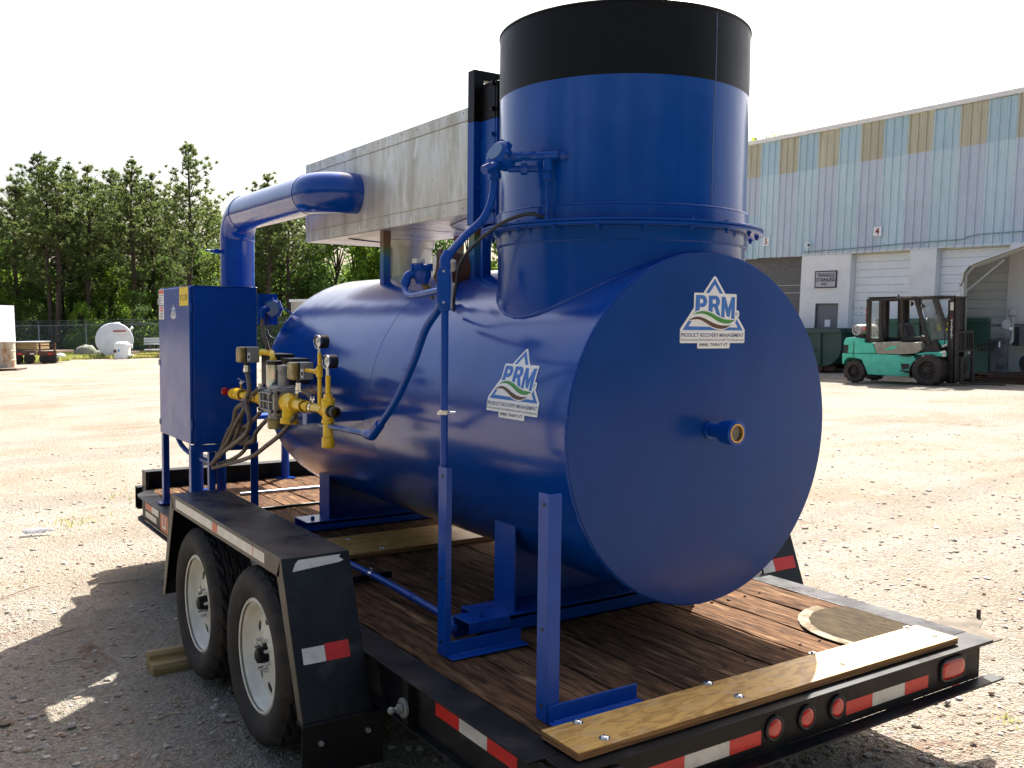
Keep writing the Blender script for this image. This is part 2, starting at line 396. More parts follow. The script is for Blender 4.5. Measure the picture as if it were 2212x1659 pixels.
def chan(m, x0, x1, y0, y1, z0, z1, t, side):  # channel open to one side ('-y','-x','+x')
    if side == '-y':
        m.box(x0, x1, y0, y1, z1 - t, z1); m.box(x0, x1, y0, y1, z0, z0 + t); m.box(x0, x1, y1 - t, y1, z0 + t, z1 - t)
    elif side == '-x':
        m.box(x0, x1, y0, y1, z1 - t, z1); m.box(x0, x1, y0, y1, z0, z0 + t); m.box(x1 - t, x1, y0, y1, z0 + t, z1 - t)
    else:
        m.box(x0, x1, y0, y1, z1 - t, z1); m.box(x0, x1, y0, y1, z0, z0 + t); m.box(x0, x0 + t, y0, y1, z0 + t, z1 - t)
m = MB(); m.box(-.08, 2.12, -.028, .095, .527, .534); m.box(-.08, 2.12, .028, .036, .36, .527); m.box(-.08, 2.20, -.035, .028, .352, .36)
RB = obj('rear_beam', m, BLKMET, T, bevel=.0015)
m = MB(); m.prism([(2.0, -.028, 0), (2.19, -.028, 0), (2.235, .10, 0), (2.40, .17, 0), (2.39, .21, 0), (2.2, .27, 0), (2.0, .32, 0)], (0, 0, .522), (0, 0, .005))
m.cyl((2.385, .19, .50), (2.385, .19, .565), .009)
obj('corner_plate', m, mat('dusty corner steel', (.085, .07, .055), .8, c2=(.16, .13, .10), ns=9, spec=.15), T)
# side rails: inner top plate, web, lower flange
for sx in (0, 1):
    X = (lambda q: q) if sx == 0 else (lambda q: W - q)
    m = MB()
    def bx(a, b_, *r):
        a, b_ = X(a), X(b_); m.box(min(a, b_), max(a, b_), *r)
    bx(-.138, -.002, .10, 5.12, .526, .533); bx(-.102, -.094, .04, 5.12, .362, .526); bx(-.138, -.102, .04, 5.12, .354, .362)
    obj('side_rail', m, BLKMET if sx == 0 else BLKTOP, T, bevel=.0015)
    # nose corner
    m = MB(); m.prism([(X(-.138), 5.12, 0), (X(-.12), 5.22, 0), (X(-.02), 5.36, 0), (X(.1), 5.42, 0), (X(.1), 5.36, 0), (X(-.002), 5.12, 0)], (0, 0, .526), (0, 0, .007))
    m.prism([(X(-.102), 5.12, 0), (X(-.09), 5.2, 0), (X(0), 5.33, 0), (X(.1), 5.40, 0), (X(.1), 5.39, 0), (X(.01), 5.32, 0), (X(-.08), 5.19, 0), (X(-.094), 5.12, 0)], (0, 0, .362), (0, 0, .164))
    m.prism([(X(-.138), 5.12, 0), (X(-.12), 5.22, 0), (X(-.02), 5.36, 0), (X(.1), 5.42, 0), (X(.1), 5.36, 0), (X(-.002), 5.12, 0)], (0, 0, .354), (0, 0, .008))
    obj('nose_corner', m, BLKMET, T, bevel=.001)
m = MB(); chan(m, .0, W, 5.405, 5.52, .50, .665, .007, '-y'); m.box(-.02, .0, 5.40, 5.52, .50, .665)
obj('front_beam', m, BLKMET, T, bevel=.0015)
m = MB(); chan(m, -.05, W + .05, 5.53, 5.62, .36, .53, .008, '-y'); obj('nose_crossmember', m, BLKMET, T)
m = MB()
m.obox((.75, 6.3, .44), (.03, -.012, 0), (.27, .86, 0), (0, 0, .06)); m.obox((W - .75, 6.3, .44), (.03, .012, 0), (-.27, .86, 0), (0, 0, .06)); m.box(.9, 1.1, 7.0, 7.5, .40, .48)
m.cyl((1, 6.95, .05), (1, 6.95, .8), .035)
obj('tongue', m, BLKMET, T)
m = MB()
for x in (.35, W - .35): m.box(x - .03, x + .03, .036, 5.4, .30, .47)
for y in np.arange(.5, 5.3, .6): m.box(-.09, W + .09, y - .02, y + .02, .42, .492)
obj('underframe', m, BLKMET, T)
m = MB()
for y in (1.80, 2.70): m.cyl((-.17, y, .385), (W + .17, y, .385), .04)
for x in (.25, W - .25):
    for y in (1.80, 2.70):
        m.prism([(x, y - .36, .30), (x, y, .30), (x, y + .36, .30), (x, y + .36, .33), (x, y, .345), (x, y - .36, .33)], (-.03, 0, 0), (.06, 0, 0))
obj('axle_and_springs', m, BLKMET, T)

# fenders
FZ = .905
prof_out = [(1.14, .333), (1.363, FZ), (3.004, FZ), (3.21, .318)]
for sx in (0, 1):
    X = (lambda q: q) if sx == 0 else (lambda q: W - q)
    m = MB(); t = .006
    inner = [(1.14 + .011, .333), (1.363 + .006, FZ - t), (3.004 - .006, FZ - t), (3.21 - .011, .318)]
    poly = prof_out + inner[::-1]; a, b_ = X(-.42), X(-.142)
    for i in range(3):
        q = [prof_out[i], prof_out[i + 1], inner[i + 1], inner[i]]
        m.prism([(min(a, b_), y, z) for y, z in q], (0, 0, 0), (abs(a - b_), 0, 0))
    fen = obj('fender', m, BLKTOP, T, bevel=.001)
    # outer skirt
    m = MB()
    sk = [(1.363, FZ), (3.004, FZ), (2.984, FZ - .075), (1.383, FZ - .075)]
    xs = X(-.423); m.prism([(xs, y, z) for y, z in sk], (-.0015, 0, 0), (.003, 0, 0))
    for (y0, z0), (y1, z1), dd in (((1.14, .333), (1.363, FZ), .045), ((3.21, .318), (3.004, FZ), -.045)):
        m.prism([(xs, y0, z0), (xs, y1, z1), (xs, y1 + dd, z1 - .07), (xs, y0 + dd, z0)], (-.0015, 0, 0), (.003, 0, 0))
    obj('skirt', m, mat('sunlit edge steel', (.085, .07, .05), .5, c2=(.04, .035, .03), ns=9, lo=.4, hi=.7) if sx == 0 else BLKMET, fen)  # left skirt: the sun's lighter beige is put into the steel colour
    # tape on the skirt (left) and reflector on the sloping back panel
    if sx == 0:
        m = MB(); m.box(-.4265, -.4247, 1.545, 2.905, FZ - .056, FZ - .014); obj('tape', m, TAPEW, fen, label='long white reflective strip on the fender edge')
        m = MB(); m.box(-.4275, -.4267, 2.18, 2.255, FZ - .056, FZ - .014); obj('tape', m, TAPEO, fen, label='short orange piece of tape on the fender edge')
        m = MB(); m.box(-.4275, -.4267, 1.68, 1.686, FZ - .054, FZ - .014); obj('tape', m, TAPEO, fen)
    dvec = Vector((0, 1.363 - 1.14, FZ - .333)).normalized(); nn = Vector((0, -dvec.z, dvec.y))
    def onp(x, s_, h, o_): # point on back panel: x, distance from top
        p = Vector((X(x), 1.363, FZ)) - dvec * s_ + nn * o_; return p
    def patch(x0, x1, s0, s1, o_, mm, lab=None, nm='reflector'):
        m = MB(); P = [onp(x0, s0, 0, o_), onp(x1, s0, 0, o_), onp(x1, s1, 0, o_), onp(x0, s1, 0, o_)]
        m.prism(P, (0, 0, 0), nn * .0008); return obj(nm, m, mm, fen, label=lab)
    patch(-.39 if sx == 0 else -.238, -.30 if sx == 0 else -.15, .345, .405, .001, TAPEW, 'white half of the reflector')
    patch(-.298 if sx == 0 else -.40, -.20 if sx == 0 else -.24, .34, .405, .001, TAPER, 'red half of the reflector')
    if sx == 0:
        m = MB(); P = [onp(-.37, .025, 0, .001), onp(-.355, .012, 0, .001), onp(-.18, .010, 0, .001), onp(-.188, .020, 0, .001), onp(-.17, .034, 0, .001), onp(-.19, .04, 0, .001), onp(-.385, .055, 0, .001)]
        m.prism(P, (0, 0, 0), nn * .0008); obj('tape', m, TAPEW, fen, label='torn silver strip under the fender edge')
    # foot flange and hanging bracket panel with bolts
    m = MB(); a, b_ = X(-.43), X(-.10)
    m.box(min(a, b_), max(a, b_), 1.118, 1.19, .325, .332); m.box(min(a, b_), max(a, b_), 1.13, 1.137, .12, .325)
    mf = obj('mud_flap_bracket', m, BLKMET, T, bevel=.001)
    for x, z in ((-.36, .255), (-.17, .262)):
        m = MB(); m.cyl((X(x), 1.13, z), (X(x), 1.118, z), .011, 6); m.cyl((X(x), 1.118, z), (X(x), 1.108, z), .006, 8); obj('bolt', m, GALV, mf)

# wheels
def tyre_mesh():
    R = .385; Wd = .225; nA = 200
    prof = []   # (x across, radius)
    half = [(0.0, .245), (-.012, .252), (-.022, .27), (-.03, .295), (-.0325, .322), (-.028, .348), (-.016, .366), (-.004, .375)]
    # local x: 0 outer bead plane .. Wd inner
    a = [(x + .034, r) for x, r in half]
    tr = np.linspace(.036, Wd - .036, 17)
    tread = [(float(x), .385 - .004 * ((x - Wd / 2) / (Wd / 2 - .03)) ** 2) for x in tr]
    b_ = [(Wd - x - .034, r) for x, r in half][::-1]
    prof = a + tread + b_
    m = MB(); n = len(prof)
    for k in range(nA):
        th = 2 * PI * k / nA
        for i, (x, r) in enumerate(prof):
            j = i - len(a)
            if 0 <= j < 17:
                groove = j in (4, 8, 12)
                lat = (k + (j * 2 if j < 8 else (16 - j) * 2)) % 8 < 2
                if groove: r -= .013
                elif lat and (j < 4 or j > 12 or j in (6, 10)): r -= .010
                x = x + (.0022 if (k // 4) % 2 else -.0022)
            elif i in (len(a) - 1, len(a) - 2) or i in (len(a) + 17, len(a) + 18):
                if k % 8 < 2: r -= .005
            m.v.append((x, r * sin(th), r * cos(th)))
    for k in range(nA):
        k2 = (k + 1) % nA
        for i in range(n - 1): m.f.append((k * n + i, k * n + i + 1, k2 * n + i + 1, k2 * n + i))
    return m
def rim_mesh():
    m = MB()
    prof = [(.0, .232), (-.002, .238), (.004, .247), (.010, .249), (.012, .240), (.008, .232), (.012, .224), (.03, .216), (.05, .205), (.058, .190),
            (.052, .165), (.046, .13), (.044, .105), (.040, .085), (.034, .075), (.034, .052), (.040, .050), (.046, .050)]
    m.lathe((0, 0, 0), (1, 0, 0), prof, 64)
    return m
TY = tyre_mesh(); RM = rim_mesh()
# cut eight hand holes in the rim disc
rim = obj('rim', RM, RIMW); hb = MB()
for k in range(8):
    a = 2 * PI * (k + .5) / 8; c_ = Vector((.0, .146 * sin(a), .146 * cos(a)))
    u = Vector((0, sin(a), cos(a))); v = Vector((0, cos(a), -sin(a)))
    o = len(hb.v); nn_ = 14
    for xx in (-.1, .15):
        for q in range(nn_):
            t = 2 * PI * q / nn_; hb.v.append(tuple(Vector((xx, 0, 0)) + c_ + u * .024 * cos(t) + v * .026 * sin(t)))
    hb.f.append(tuple(o + q for q in range(nn_))); hb.f.append(tuple(o + nn_ + q for q in range(nn_))[::-1])
    for q in range(nn_): q2 = (q + 1) % nn_; hb.f.append((o + q, o + nn_ + q, o + nn_ + q2, o + q2))
cut = obj('cutter', hb, RIMW)
so_ = rim.modifiers.new('s', 'SOLIDIFY'); so_.thickness = .004; so_.offset = 1
bo = rim.modifiers.new('b', 'BOOLEAN'); bo.object = cut; bo.operation = 'DIFFERENCE'; bo.solver = 'EXACT'
dg = bpy.context.evaluated_depsgraph_get(); RIMDATA = bpy.data.meshes.new_from_object(rim.evaluated_get(dg)); RIMDATA.name = 'rim'
bpy.data.objects.remove(cut); bpy.data.objects.remove(rim)
RIMDATA.shade_smooth(); RIMDATA.set_sharp_from_angle(angle=math.radians(40))
tyre0 = obj('tyre', TY, RUBBER, ang=30); tyre0.data.name = 'tyre'
hubm = MB(); hubm.lathe((0, 0, 0), (1, 0, 0), [(.022, 0), (.022, .020), (.028, .032), (.05, .035), (.072, .038), (.09, .05)], 20)
hub0 = obj('hub', hubm, BLKMET)
brm = MB(); brm.lathe((0, 0, 0), (1, 0, 0), [(.115, 0), (.115, .17), (.13, .18), (.19, .18)], 32); drum0 = obj('brake_drum', brm, mat('black brake drum', (.003, .003, .003), .9, spec=.05))
nutm = MB(); nutm.cyl((-.002, 0, 0), (.034, 0, 0), .010, 6); nutm.cyl((-.016, 0, 0), (0, 0, 0), .0075, 8); nut0 = obj('lug_nut', nutm, CHROME)
protos = [tyre0, hub0, drum0, nut0]
for side in (0, 1):
    for y in (1.80, 2.70):
        X0 = -.40 if side == 0 else W + .40
        wb_ = MB(); wb_.lathe((0, 0, 0), (1, 0, 0), [(.10, .213), (.13, .20), (.19, .2), (.222, .235)], 40)
        wh = obj('wheel', wb_, RIMW); wh.parent = T; wh.location = (X0, y, .385)
        if side: wh.rotation_euler = (0, 0, PI)
        r_ = bpy.data.objects.new('rim', RIMDATA); COL.objects.link(r_); r_.parent = wh; r_.location = (.03, 0, 0)
        for p0 in protos[:3]:
            c_ = p0.copy(); COL.objects.link(c_); c_.parent = wh; c_.location = (0, 0, 0)
        for k in range(8):
            a = 2 * PI * k / 8; c_ = nut0.copy(); COL.objects.link(c_); c_.parent = wh; c_.location = (.055, .0665 * sin(a), .0665 * cos(a))
        wh.rotation_euler.x = random.uniform(0, 1)
for p0 in protos: bpy.data.objects.remove(p0)

# lights and tape on the rear beam web (y = .028)
YW = .028
def lamp(x, z, rx, rz, nm, lab=None):
    m = MB(); n = 32; e = 4 if rx > rz * 1.3 else 2
    def ring(s_, y): return [(x + math.copysign(abs(cos(2 * PI * k / n)) ** (2 / e), cos(2 * PI * k / n)) * (rx + s_), y, z + math.copysign(abs(sin(2 * PI * k / n)) ** (2 / e), sin(2 * PI * k / n)) * (rz + s_)) for k in range(n)]
    def loft(rings):
        mm = MB()
        for r_ in rings: mm.v += r_
        for i in range(len(rings) - 1):
            for k in range(n):
                k2 = (k + 1) % n; mm.f.append((i * n + k, i * n + k2, (i + 1) * n + k2, (i + 1) * n + k))
        mm.f.append(tuple((len(rings) - 1) * n + k for k in range(n))); return mm
    g_ = obj(nm, loft([ring(.012, YW), ring(.012, YW - .008), ring(.007, YW - .012), ring(.001, YW - .010), ring(0, YW - .002)]), BLKPL, T)
    obj('lens', loft([ring(-.0005, YW - .003), ring(-.0005, YW - .009), ring(-.006, YW - .013), ring(-.014, YW - .014)]), RED, g_, label=lab)
lamp(1.918, .437, .078, .038, 'tail_light', 'oblong red lens at the right end of the rear beam')
for x in (1.183, 1.015, .845): lamp(x, .437, .034, .034, 'marker_light')
lamp(.08, .437, .078, .038, 'tail_light')
def tape(x0, x1, z0, z1, mm, lab=None):
    m = MB(); m.box(x0, x1, YW - .0012, YW - .0002, z0, z1); obj('tape', m, mm, RB, label=lab)
for x0, x1, mm in ((1.24, 1.395, TAPER), (1.396, 1.598, TAPEW), (1.599, 1.753, TAPER), (.63, .783, TAPER), (.425, .629, TAPEW), (.27, .424, TAPER), (-.02, .269, TAPEW)):
    tape(x0, x1, .392, .443, mm)
# tape along the left side rail web
for y0, y1, mm in ((.552, .713, TAPER), (.377, .551, TAPEW), (.205, .376, TAPER), (4.86, 5.04, TAPEO), (4.66, 4.858, TAPEW)):
    m = MB(); m.box(-.1035, -.1022, y0, y1, .452, .503); obj('tape', m, mm, T)
m = MB(); m.box(-.1035, -.1022, 4.40, 4.60, .375, .50); pl = obj('emblem_plate', m, TAPEO, T, label='orange maker plate low on the side rail')
m = MB(); m.prism([(-.104, 4.55, .485), (-.104, 4.55, .40), (-.104, 4.45, .40), (-.104, 4.45, .485), (-.104, 4.47, .485), (-.104, 4.47, .42), (-.104, 4.53, .42), (-.104, 4.53, .485)], (0, 0, 0), (-.0008, 0, 0)); obj('emblem', m, TAPEW, pl)
obj('maker_plate', MB().box(-.1035, -.1022, 4.72, 5.04, .395, .435), GALV, T)
# stub with washer on the rail behind the flap
m = MB(); m.box(-.135, -.10, .86, .905, .31, .526); obj('rail_post', m, BLKMET, T, bevel=.001)
m = MB(); m.cyl((-.137, .885, .425), (-.146, .885, .425), .036, 24); m.cyl((-.146, .885, .425), (-.185, .885, .425), .008); m.sphere((-.19, .885, .425), .014); m.cyl((-.15, .885, .425), (-.165, .885, .425), .017, 6)
obj('winch_pin', m, CAST, T)
obj('wiring_conduit', MB().tube([(.5, 4.75, .549), (2.0, 4.75, .549)], .012, 8, 0), GALV, T)
obj('wiring_conduit', MB().tube([(.40, 4.12, .549), (1.5, 4.14, .549), (1.95, 4.14, .549)], .012, 8, 0), BLKMET, T)

# ---------------- plywood strips
def plywood(x0, x1, y0, y1, lab, bolts, th=.026):
    m = MB(); m.box(x0, x1, y0, y1, HD + .003, HD + .003 + th)
    P = thing('plywood_strip', (x0, y0, HD), lab, 'plywood', 'plywood strips on the trailer deck')
    obj('veneer', MB().box(x0, x1, y0, y1, HD + .003 + th - .003, HD + .003 + th), PLY, P, bevel=.0008)
    obj('core', MB().box(x0 + .0006, x1 - .0006, y0 + .0006, y1 - .0006, HD + .003, HD + .003 + th - .003), PLYE, P)
    for x, y in bolts:
        z = HD + .003 + th; m = MB(); m.cyl((x, y, z), (x, y, z + .002), .018, 18); m.lathe((x, y, z), (0, 0, 1), [(.002, .012), (.006, .0115), (.009, .007), (.0095, 0)], 6)
        obj('bolt', m, CHROME, P)
plywood(-.015, 1.935, .016, .205, 'long plywood strip bolted across the tail of the deck, half in sun', [(.115, .187), (.114, .053), (.703, .201), (.707, .062), (1.271, .205), (1.271, .07), (1.868, .20), (1.869, .077)])
plywood(.25, 1.75, 2.57, 3.0, 'wide plywood sheet on the deck under the middle of the tank', [(.55, 2.92), (.62, 2.63), (1.2, 2.92), (1.28, 2.63)])
m = MB()
rc = (1.86, .33)
def rpt(a, r_): return (rc[0] + r_ * cos(a), rc[1] + r_ * sin(a), HD + .0052)
R0 = [rpt(math.radians(88 + 112 * k / 24), .335 + .0015 * sin(k * 2.1)) for k in range(25)]; R1 = [rpt(math.radians(88 + 112 * k / 24), .287 + .002 * sin(k * 1.7)) for k in range(25)]
for k in range(24): m.add([R0[k], R0[k + 1], R1[k + 1], R1[k]], [(0, 1, 2, 3)])
q = [(x, y, HD + .0046) for x, y, z in [rpt(math.radians(66 + 134 * k / 24), .286) for k in range(25)]]; obj('oil_stain', MB().add(q + [(1.985, .21, HD + .0046), (1.985, .58, HD + .0046)], [tuple(range(27))[::-1]]), mat('old deck stain', (.06, .043, .022), .9, c2=(.03, .021, .012), ns=14, stretch=(4, .8, 4), spec=.1), T)
RMK = obj('pale_ring_mark', m, mat('pale paint ring', (.27, .23, .17), .85, c2=(.12, .085, .05), ns=14, spec=.1), T)
# ================================================================== BURNER TANK
CX, CZ, R = 1.0517, 1.4060, .6956
YF = .58; YE = 3.75; HL = .35
K = thing('burner_tank', (CX, .58, HD), 'large horizontal blue steel tank with a wide black topped stack on its rear end', 'tank')
m = MB()
prof = [(0, R)] + [(t, R) for t in np.linspace(.2, YE - YF, 14)] + [(YE - YF + HL * sin(a), R * cos(a) ** .8 if a < PI / 2 - .01 else .001) for a in np.linspace(.08, PI / 2, 18)]
m.lathe((CX, YF, CZ), (0, 1, 0), prof, 128); obj('shell', m, BLUE, K, ang=50)
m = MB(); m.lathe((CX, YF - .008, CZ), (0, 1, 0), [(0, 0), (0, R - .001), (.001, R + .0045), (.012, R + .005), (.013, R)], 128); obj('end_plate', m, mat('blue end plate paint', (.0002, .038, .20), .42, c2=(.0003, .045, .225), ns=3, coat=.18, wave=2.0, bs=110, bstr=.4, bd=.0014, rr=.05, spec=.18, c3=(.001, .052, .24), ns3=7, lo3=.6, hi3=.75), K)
def bead(pts, r, seed, closed=True):
    rnd = random.Random(seed); m = MB(); n = len(pts)
    m.tube(pts, [r * rnd.uniform(.75, 1.25) for _ in range(n)], 6, 0, closed=closed, caps=False); return m
def circ(c, r, ax, n=160, a0=0, a1=2 * PI):
    o = []
    for k in range(n):
        a = a0 + (a1 - a0) * k / n
        o.append({'y': (c[0] + r * cos(a), c[1], c[2] + r * sin(a)), 'z': (c[0] + r * cos(a), c[1] + r * sin(a), c[2])}[ax])
    return o
obj('weld_seam', bead(circ((CX, YF + .006, CZ), R + .004, 'y', 420), .0062, 1), BLUE2, K)
obj('weld_seam', bead(circ((CX, 2.24, CZ), R - .0006, 'y', 200), .0016, 2), BLUE2, K)
obj('weld_seam', bead(circ((CX, YE, CZ), R - .0008, 'y', 200), .0014, 3), BLUE2, K)
# stack
SX, SY, RS = CX, 1.1337, .5401
m = MB(); m.lathe((SX, SY, 0), (0, 0, 1), [(1.55, RS), (1.9, RS), (2.205, RS)], 128); obj('stack_neck', m, BLUE, K)
pts = []
for k in range(220):
    a = 2 * PI * k / 220; x = RS * cos(a); pts.append((SX + x, SY + RS * sin(a), CZ + math.sqrt(R * R - x * x) + .002))
obj('weld_seam', bead(pts, .0075, 4), BLUE2, K)
m = MB(); m.lathe((SX, SY, 0), (0, 0, 1), [(2.150, RS), (2.153, RS + .008), (2.203, RS + .009), (2.205, RS)], 128); obj('collar', m, BLUE, K)
obj('weld_seam', bead(circ((SX, SY, 2.151), RS + .004, 'z', 220), .004, 5), BLUE2, K)
for z in (2.205, 2.2175):
    m = MB(); m.lathe((SX, SY, 0), (0, 0, 1), [(z, RS - .01), (z, .612), (z + .001, .614), (z + .009, .614), (z + .010, .612), (z + .010, RS - .01)], 128)
    obj('flange', m, BLUE2, K)
for k in range(20):
    a = 2 * PI * (k + .3) / 20; x, y = SX + .585 * cos(a), SY + .585 * sin(a)
    m = MB(); m.cyl((x, y, 2.196), (x, y, 2.2045), .0105, 6); m.cyl((x, y, 2.186), (x, y, 2.236), .006, 8); m.cyl((x, y, 2.2285), (x, y, 2.235), .0105, 6); obj('bolt', m, BLUE2, K)
m = MB(); m.lathe((SX, SY, 0), (0, 0, 1), [(2.228, RS + .001), (2.228, RS + .012), (2.284, RS + .011), (2.286, RS)], 128); obj('collar', m, BLUE, K)
obj('weld_seam', bead(circ((SX, SY, 2.288), RS + .004, 'z', 220), .0055, 6), BLUE2, K)
m = MB(); m.lathe((SX, SY, 0), (0, 0, 1), [(2.2, RS), (2.5, RS), (2.779, RS)], 128); obj('stack', m, BLUE, K)
m = MB(); m.lathe((SX, SY, 0), (0, 0, 1), [(2.779, RS + .0003), (2.9, RS + .0003), (3.048, RS), (3.051, RS + .004), (3.057, RS + .004), (3.06, RS), (3.06, RS - .012), (2.2, RS - .012), (2.0, RS - .013)], 128); obj('stack_top', m, BLACKHI, K)
a = math.radians(-88.6)
pv = [(SX + RS * cos(a + .008 * sin(z * 7)), SY + RS * sin(a + .008 * sin(z * 7)), z) for z in np.arange(2.30, 3.05, .012)]
obj('weld_seam', bead(pv, .0022, 7, closed=False), mat('bare weld line', (.09, .13, .26), .5), K)
# sight tube on the end plate
m = MB(); m.lathe((CX + .005, YF - .006, CZ), (0, -1, 0), [(0, .034), (.012, .036), (.014, .027), (.07, .027), (.075, .034), (.08, .044), (.12, .049), (.148, .049), (.150, .046), (.150, .037), (.128, .036)], 32); st = obj('sight_tube', m, BLUE2, K)
m = MB(); m.lathe((CX + .005, YF - .156, CZ), (0, -1, 0), [(-.008, .037), (.002, .037), (.002, .031), (-.008, .030)], 32); obj('brass_ring', m, mat('brass ring', (.62, .36, .12), .3, .8), st)
m = MB(); m.cyl((CX + .005, YF - .140, CZ), (CX + .005, YF - .148, CZ), .031, 32); obj('sight_glass', m, mat('dark sight glass', (.03, .035, .012), .08, coat=.6), st)
# saddles
def saddle(yc, zb, hw=.54):
    m = MB()
    n = 20; z0 = zb
    xl, xr = CX - hw, CX + hw
    arc = [(xl + (xr - xl) * k / n) for k in range(n + 1)]
    poly = [(xl, yc, z0)] + [(x, yc, CZ - math.sqrt(max(0, (R - .002) ** 2 - (x - CX) ** 2))) for x in arc] + [(xr, yc, z0)]
    m.prism(poly, (0, .10, 0), (0, .008, 0))
    for x in (xl, xr):
        zt = CZ - math.sqrt(R * R - (x - CX) ** 2) + .0
        s_ = 1 if x > CX else -1
        m.box(x - .004, x + .004, yc - .055, yc + .10, z0, zt + .012)
    obj('saddle_plate', m, BLUE2, K, bevel=.001)
    m = MB(); chan(m, xl - .16, xr + .16, yc - .09, yc + .12, HD + .004, zb, .007, '-y'); m.box(xl - .16, xr + .16, yc - .09, yc - .083, HD + .004, zb - .02)
    obj('base_channel', m, BLUE2, K, bevel=.0015)
    m = MB()
    for x in (xl - .09, xr + .09): m.cyl((x, yc, zb), (x, yc, zb + .012), .013, 6); m.cyl((x, yc, zb), (x, yc, zb + .02), .008)
    obj('anchor_bolt', m, BLUE2, K)
saddle(1.19, .612); saddle(3.40, .60, .44)
obj('weld_seam', bead([(.513 - .0 + .002, 1.13 + .006 * k, .616) for k in range(26)], .006, 9, closed=False), BLUE2, K)

# company emblem
def emblem(parent, fn, curved=False, small=False):
    k1, k2 = .00071, .000508
    def P(x, y): return ((x - 471) * k1, -(y - 108) * k2)
    def put(name, polys, off, mm, par):
        vs, fs = [], []
        for poly in polys:
            if isinstance(poly, tuple): pv, pf = poly
            else: pv, pf = poly, [tuple(range(len(poly)))]
            o = len(vs); vs += pv; fs += [tuple(i + o for i in f) for f in pf]
        if curved: vs, fs = cutgrid((vs, fs), .006)
        m = MB(); m.add([fn(a_, b_, off) for a_, b_ in vs], fs); return obj(name, m, mm, par, smooth=False)
    def rr(x0, y0, x1, y1, r=9):
        o = []
        for cx_, cy_, a0 in ((x0 + r, y0 + r, 180), (x1 - r, y0 + r, 270), (x1 - r, y1 - r, 0), (x0 + r, y1 - r, 90)):
            for q in range(4): t = math.radians(a0 + 30 * q); o.append(P(cx_ + r * cos(t), cy_ + r * sin(t)))
        return o
    e = .0012
    back = put('emblem', [[P(466, 112), P(476, 106), P(486, 112), P(725, 522), P(722, 545), P(221, 545), P(218, 522)]], e, WHITE, parent)
    tri = [P(476, 124), P(708, 527), P(237, 527)]; inn = [P(476, 172), P(666, 504), P(281, 498)]
    put('triangle', [(tri + inn, [(0, 1, 4, 3), (1, 2, 5, 4), (2, 0, 3, 5)])], e + .0004, PBLUE, back)
    put('backing', [rr(318, 240, 651, 420)], e + .0008, WHITE, back); put('backing', [[P(318, 412), P(651, 412), P(651, 448), P(590, 470), P(430, 440), P(318, 425)]], e + .0009, WHITE, back); put('backing', [rr(636, 368, 674, 425, 14)], e + .0010, WHITE, back)
    def word(s_, x0, x1, y0, y1, mm, off, bold=.0, sp=1.0, nm='lettering'):
        a0, b0 = P(x0, y0); a1, b1 = P(x1, y1)
        tv, tf = text_polys(s_, b0 - b1, fit=a1 - a0, bold=bold, space=sp)
        return put(nm, [([(v[0] + (a0 + a1) / 2, v[1] + (b0 + b1) / 2) for v in tv], tf)], off, mm, back)
    # P R M, each taller than the last so that they run under the wave
    def letter(ch, x0, x1, y0, y1): word(ch, x0, x1, y0, y1, PBLUE, e + .0012, bold=.045)
    def arc(cx_, cy_, rx, ry, a0, a1, n=8): return [(cx_ + rx * cos(math.radians(a0 + (a1 - a0) * q / n)), cy_ + ry * sin(math.radians(a0 + (a1 - a0) * q / n))) for q in range(n + 1)]
    def strip(A_, B_): n = len(A_); return ([P(*q) for q in A_ + B_], [(i, i + 1, n + i + 1, n + i) for i in range(n - 1)])
    def bowl(x0, xm, y0, y1, tx, ty): # outer and inner loop of a P or R bowl
        yc = (y0 + y1) / 2; out = [(x0, y0)] + arc(xm, yc, 418 - 384, (y1 - y0) / 2, -90, 90, 10) + [(x0, y1)]
        inn = [(x0, y0 + ty)] + arc(xm - 2, yc, 418 - 384 - tx, (y1 - y0) / 2 - ty, -90, 90, 10) + [(x0, y1 - ty)]; return strip(out, inn)
    put('letter_p', [[P(332, 257), P(364, 257), P(362, 390), P(328, 398)], bowl(364, 384, 257, 350, 29, 30)], e + .0012, PBLUE, back)
    put('letter_r', [[P(430, 258), P(462, 258), P(462, 408), P(430, 394)], bowl(462, 484, 258, 350, 29, 30), [P(474, 346), P(502, 342), P(528, 424), P(496, 418)]], e + .0012, PBLUE, back)
    put('letter_m', [[P(532, 264), P(560, 264), P(556, 428), P(530, 424)], [P(610, 264), P(639, 264), P(637, 437), P(610, 436)], [P(560.3, 264), P(585, 350), P(585, 420), P(574, 416), P(558, 350)], [P(609.7, 264), P(585.4, 350), P(585.4, 420), P(597, 424), P(609.7, 350)]], e + .0012, PBLUE, back)
    word('R', 647, 657, 389, 403, PNAVY, e + .0012)
    ring = [P(652 + 11 * cos(2 * PI * q / 16), 396 + 15 * sin(2 * PI * q / 16)) for q in range(16)]; rin = [P(652 + 9 * cos(2 * PI * q / 16), 396 + 12.5 * sin(2 * PI * q / 16)) for q in range(16)]
    put('registered_ring', [(ring + rin, [(q, (q + 1) % 16, (q + 1) % 16 + 16, q + 16) for q in range(16)])], e + .0012, PNAVY, back)
    def band(up, lo):
        U = spline2([P(*q) for q in up], 6); D_ = spline2([P(*q) for q in lo], 6); n = len(U)
        return (U + D_, [(i, i + 1, n + i + 1, n + i) for i in range(n - 1)])
    gu = [(308, 412), (345, 388), (395, 379), (450, 392), (500, 418), (550, 438), (600, 444), (642, 444)]
    gl = [(308, 412), (345, 402), (395, 402), (450, 425), (500, 455), (550, 472), (600, 470), (642, 444)]
    bu = [(272, 456), (315, 430), (360, 424), (410, 440), (460, 466), (510, 484), (560, 490), (610, 485)]
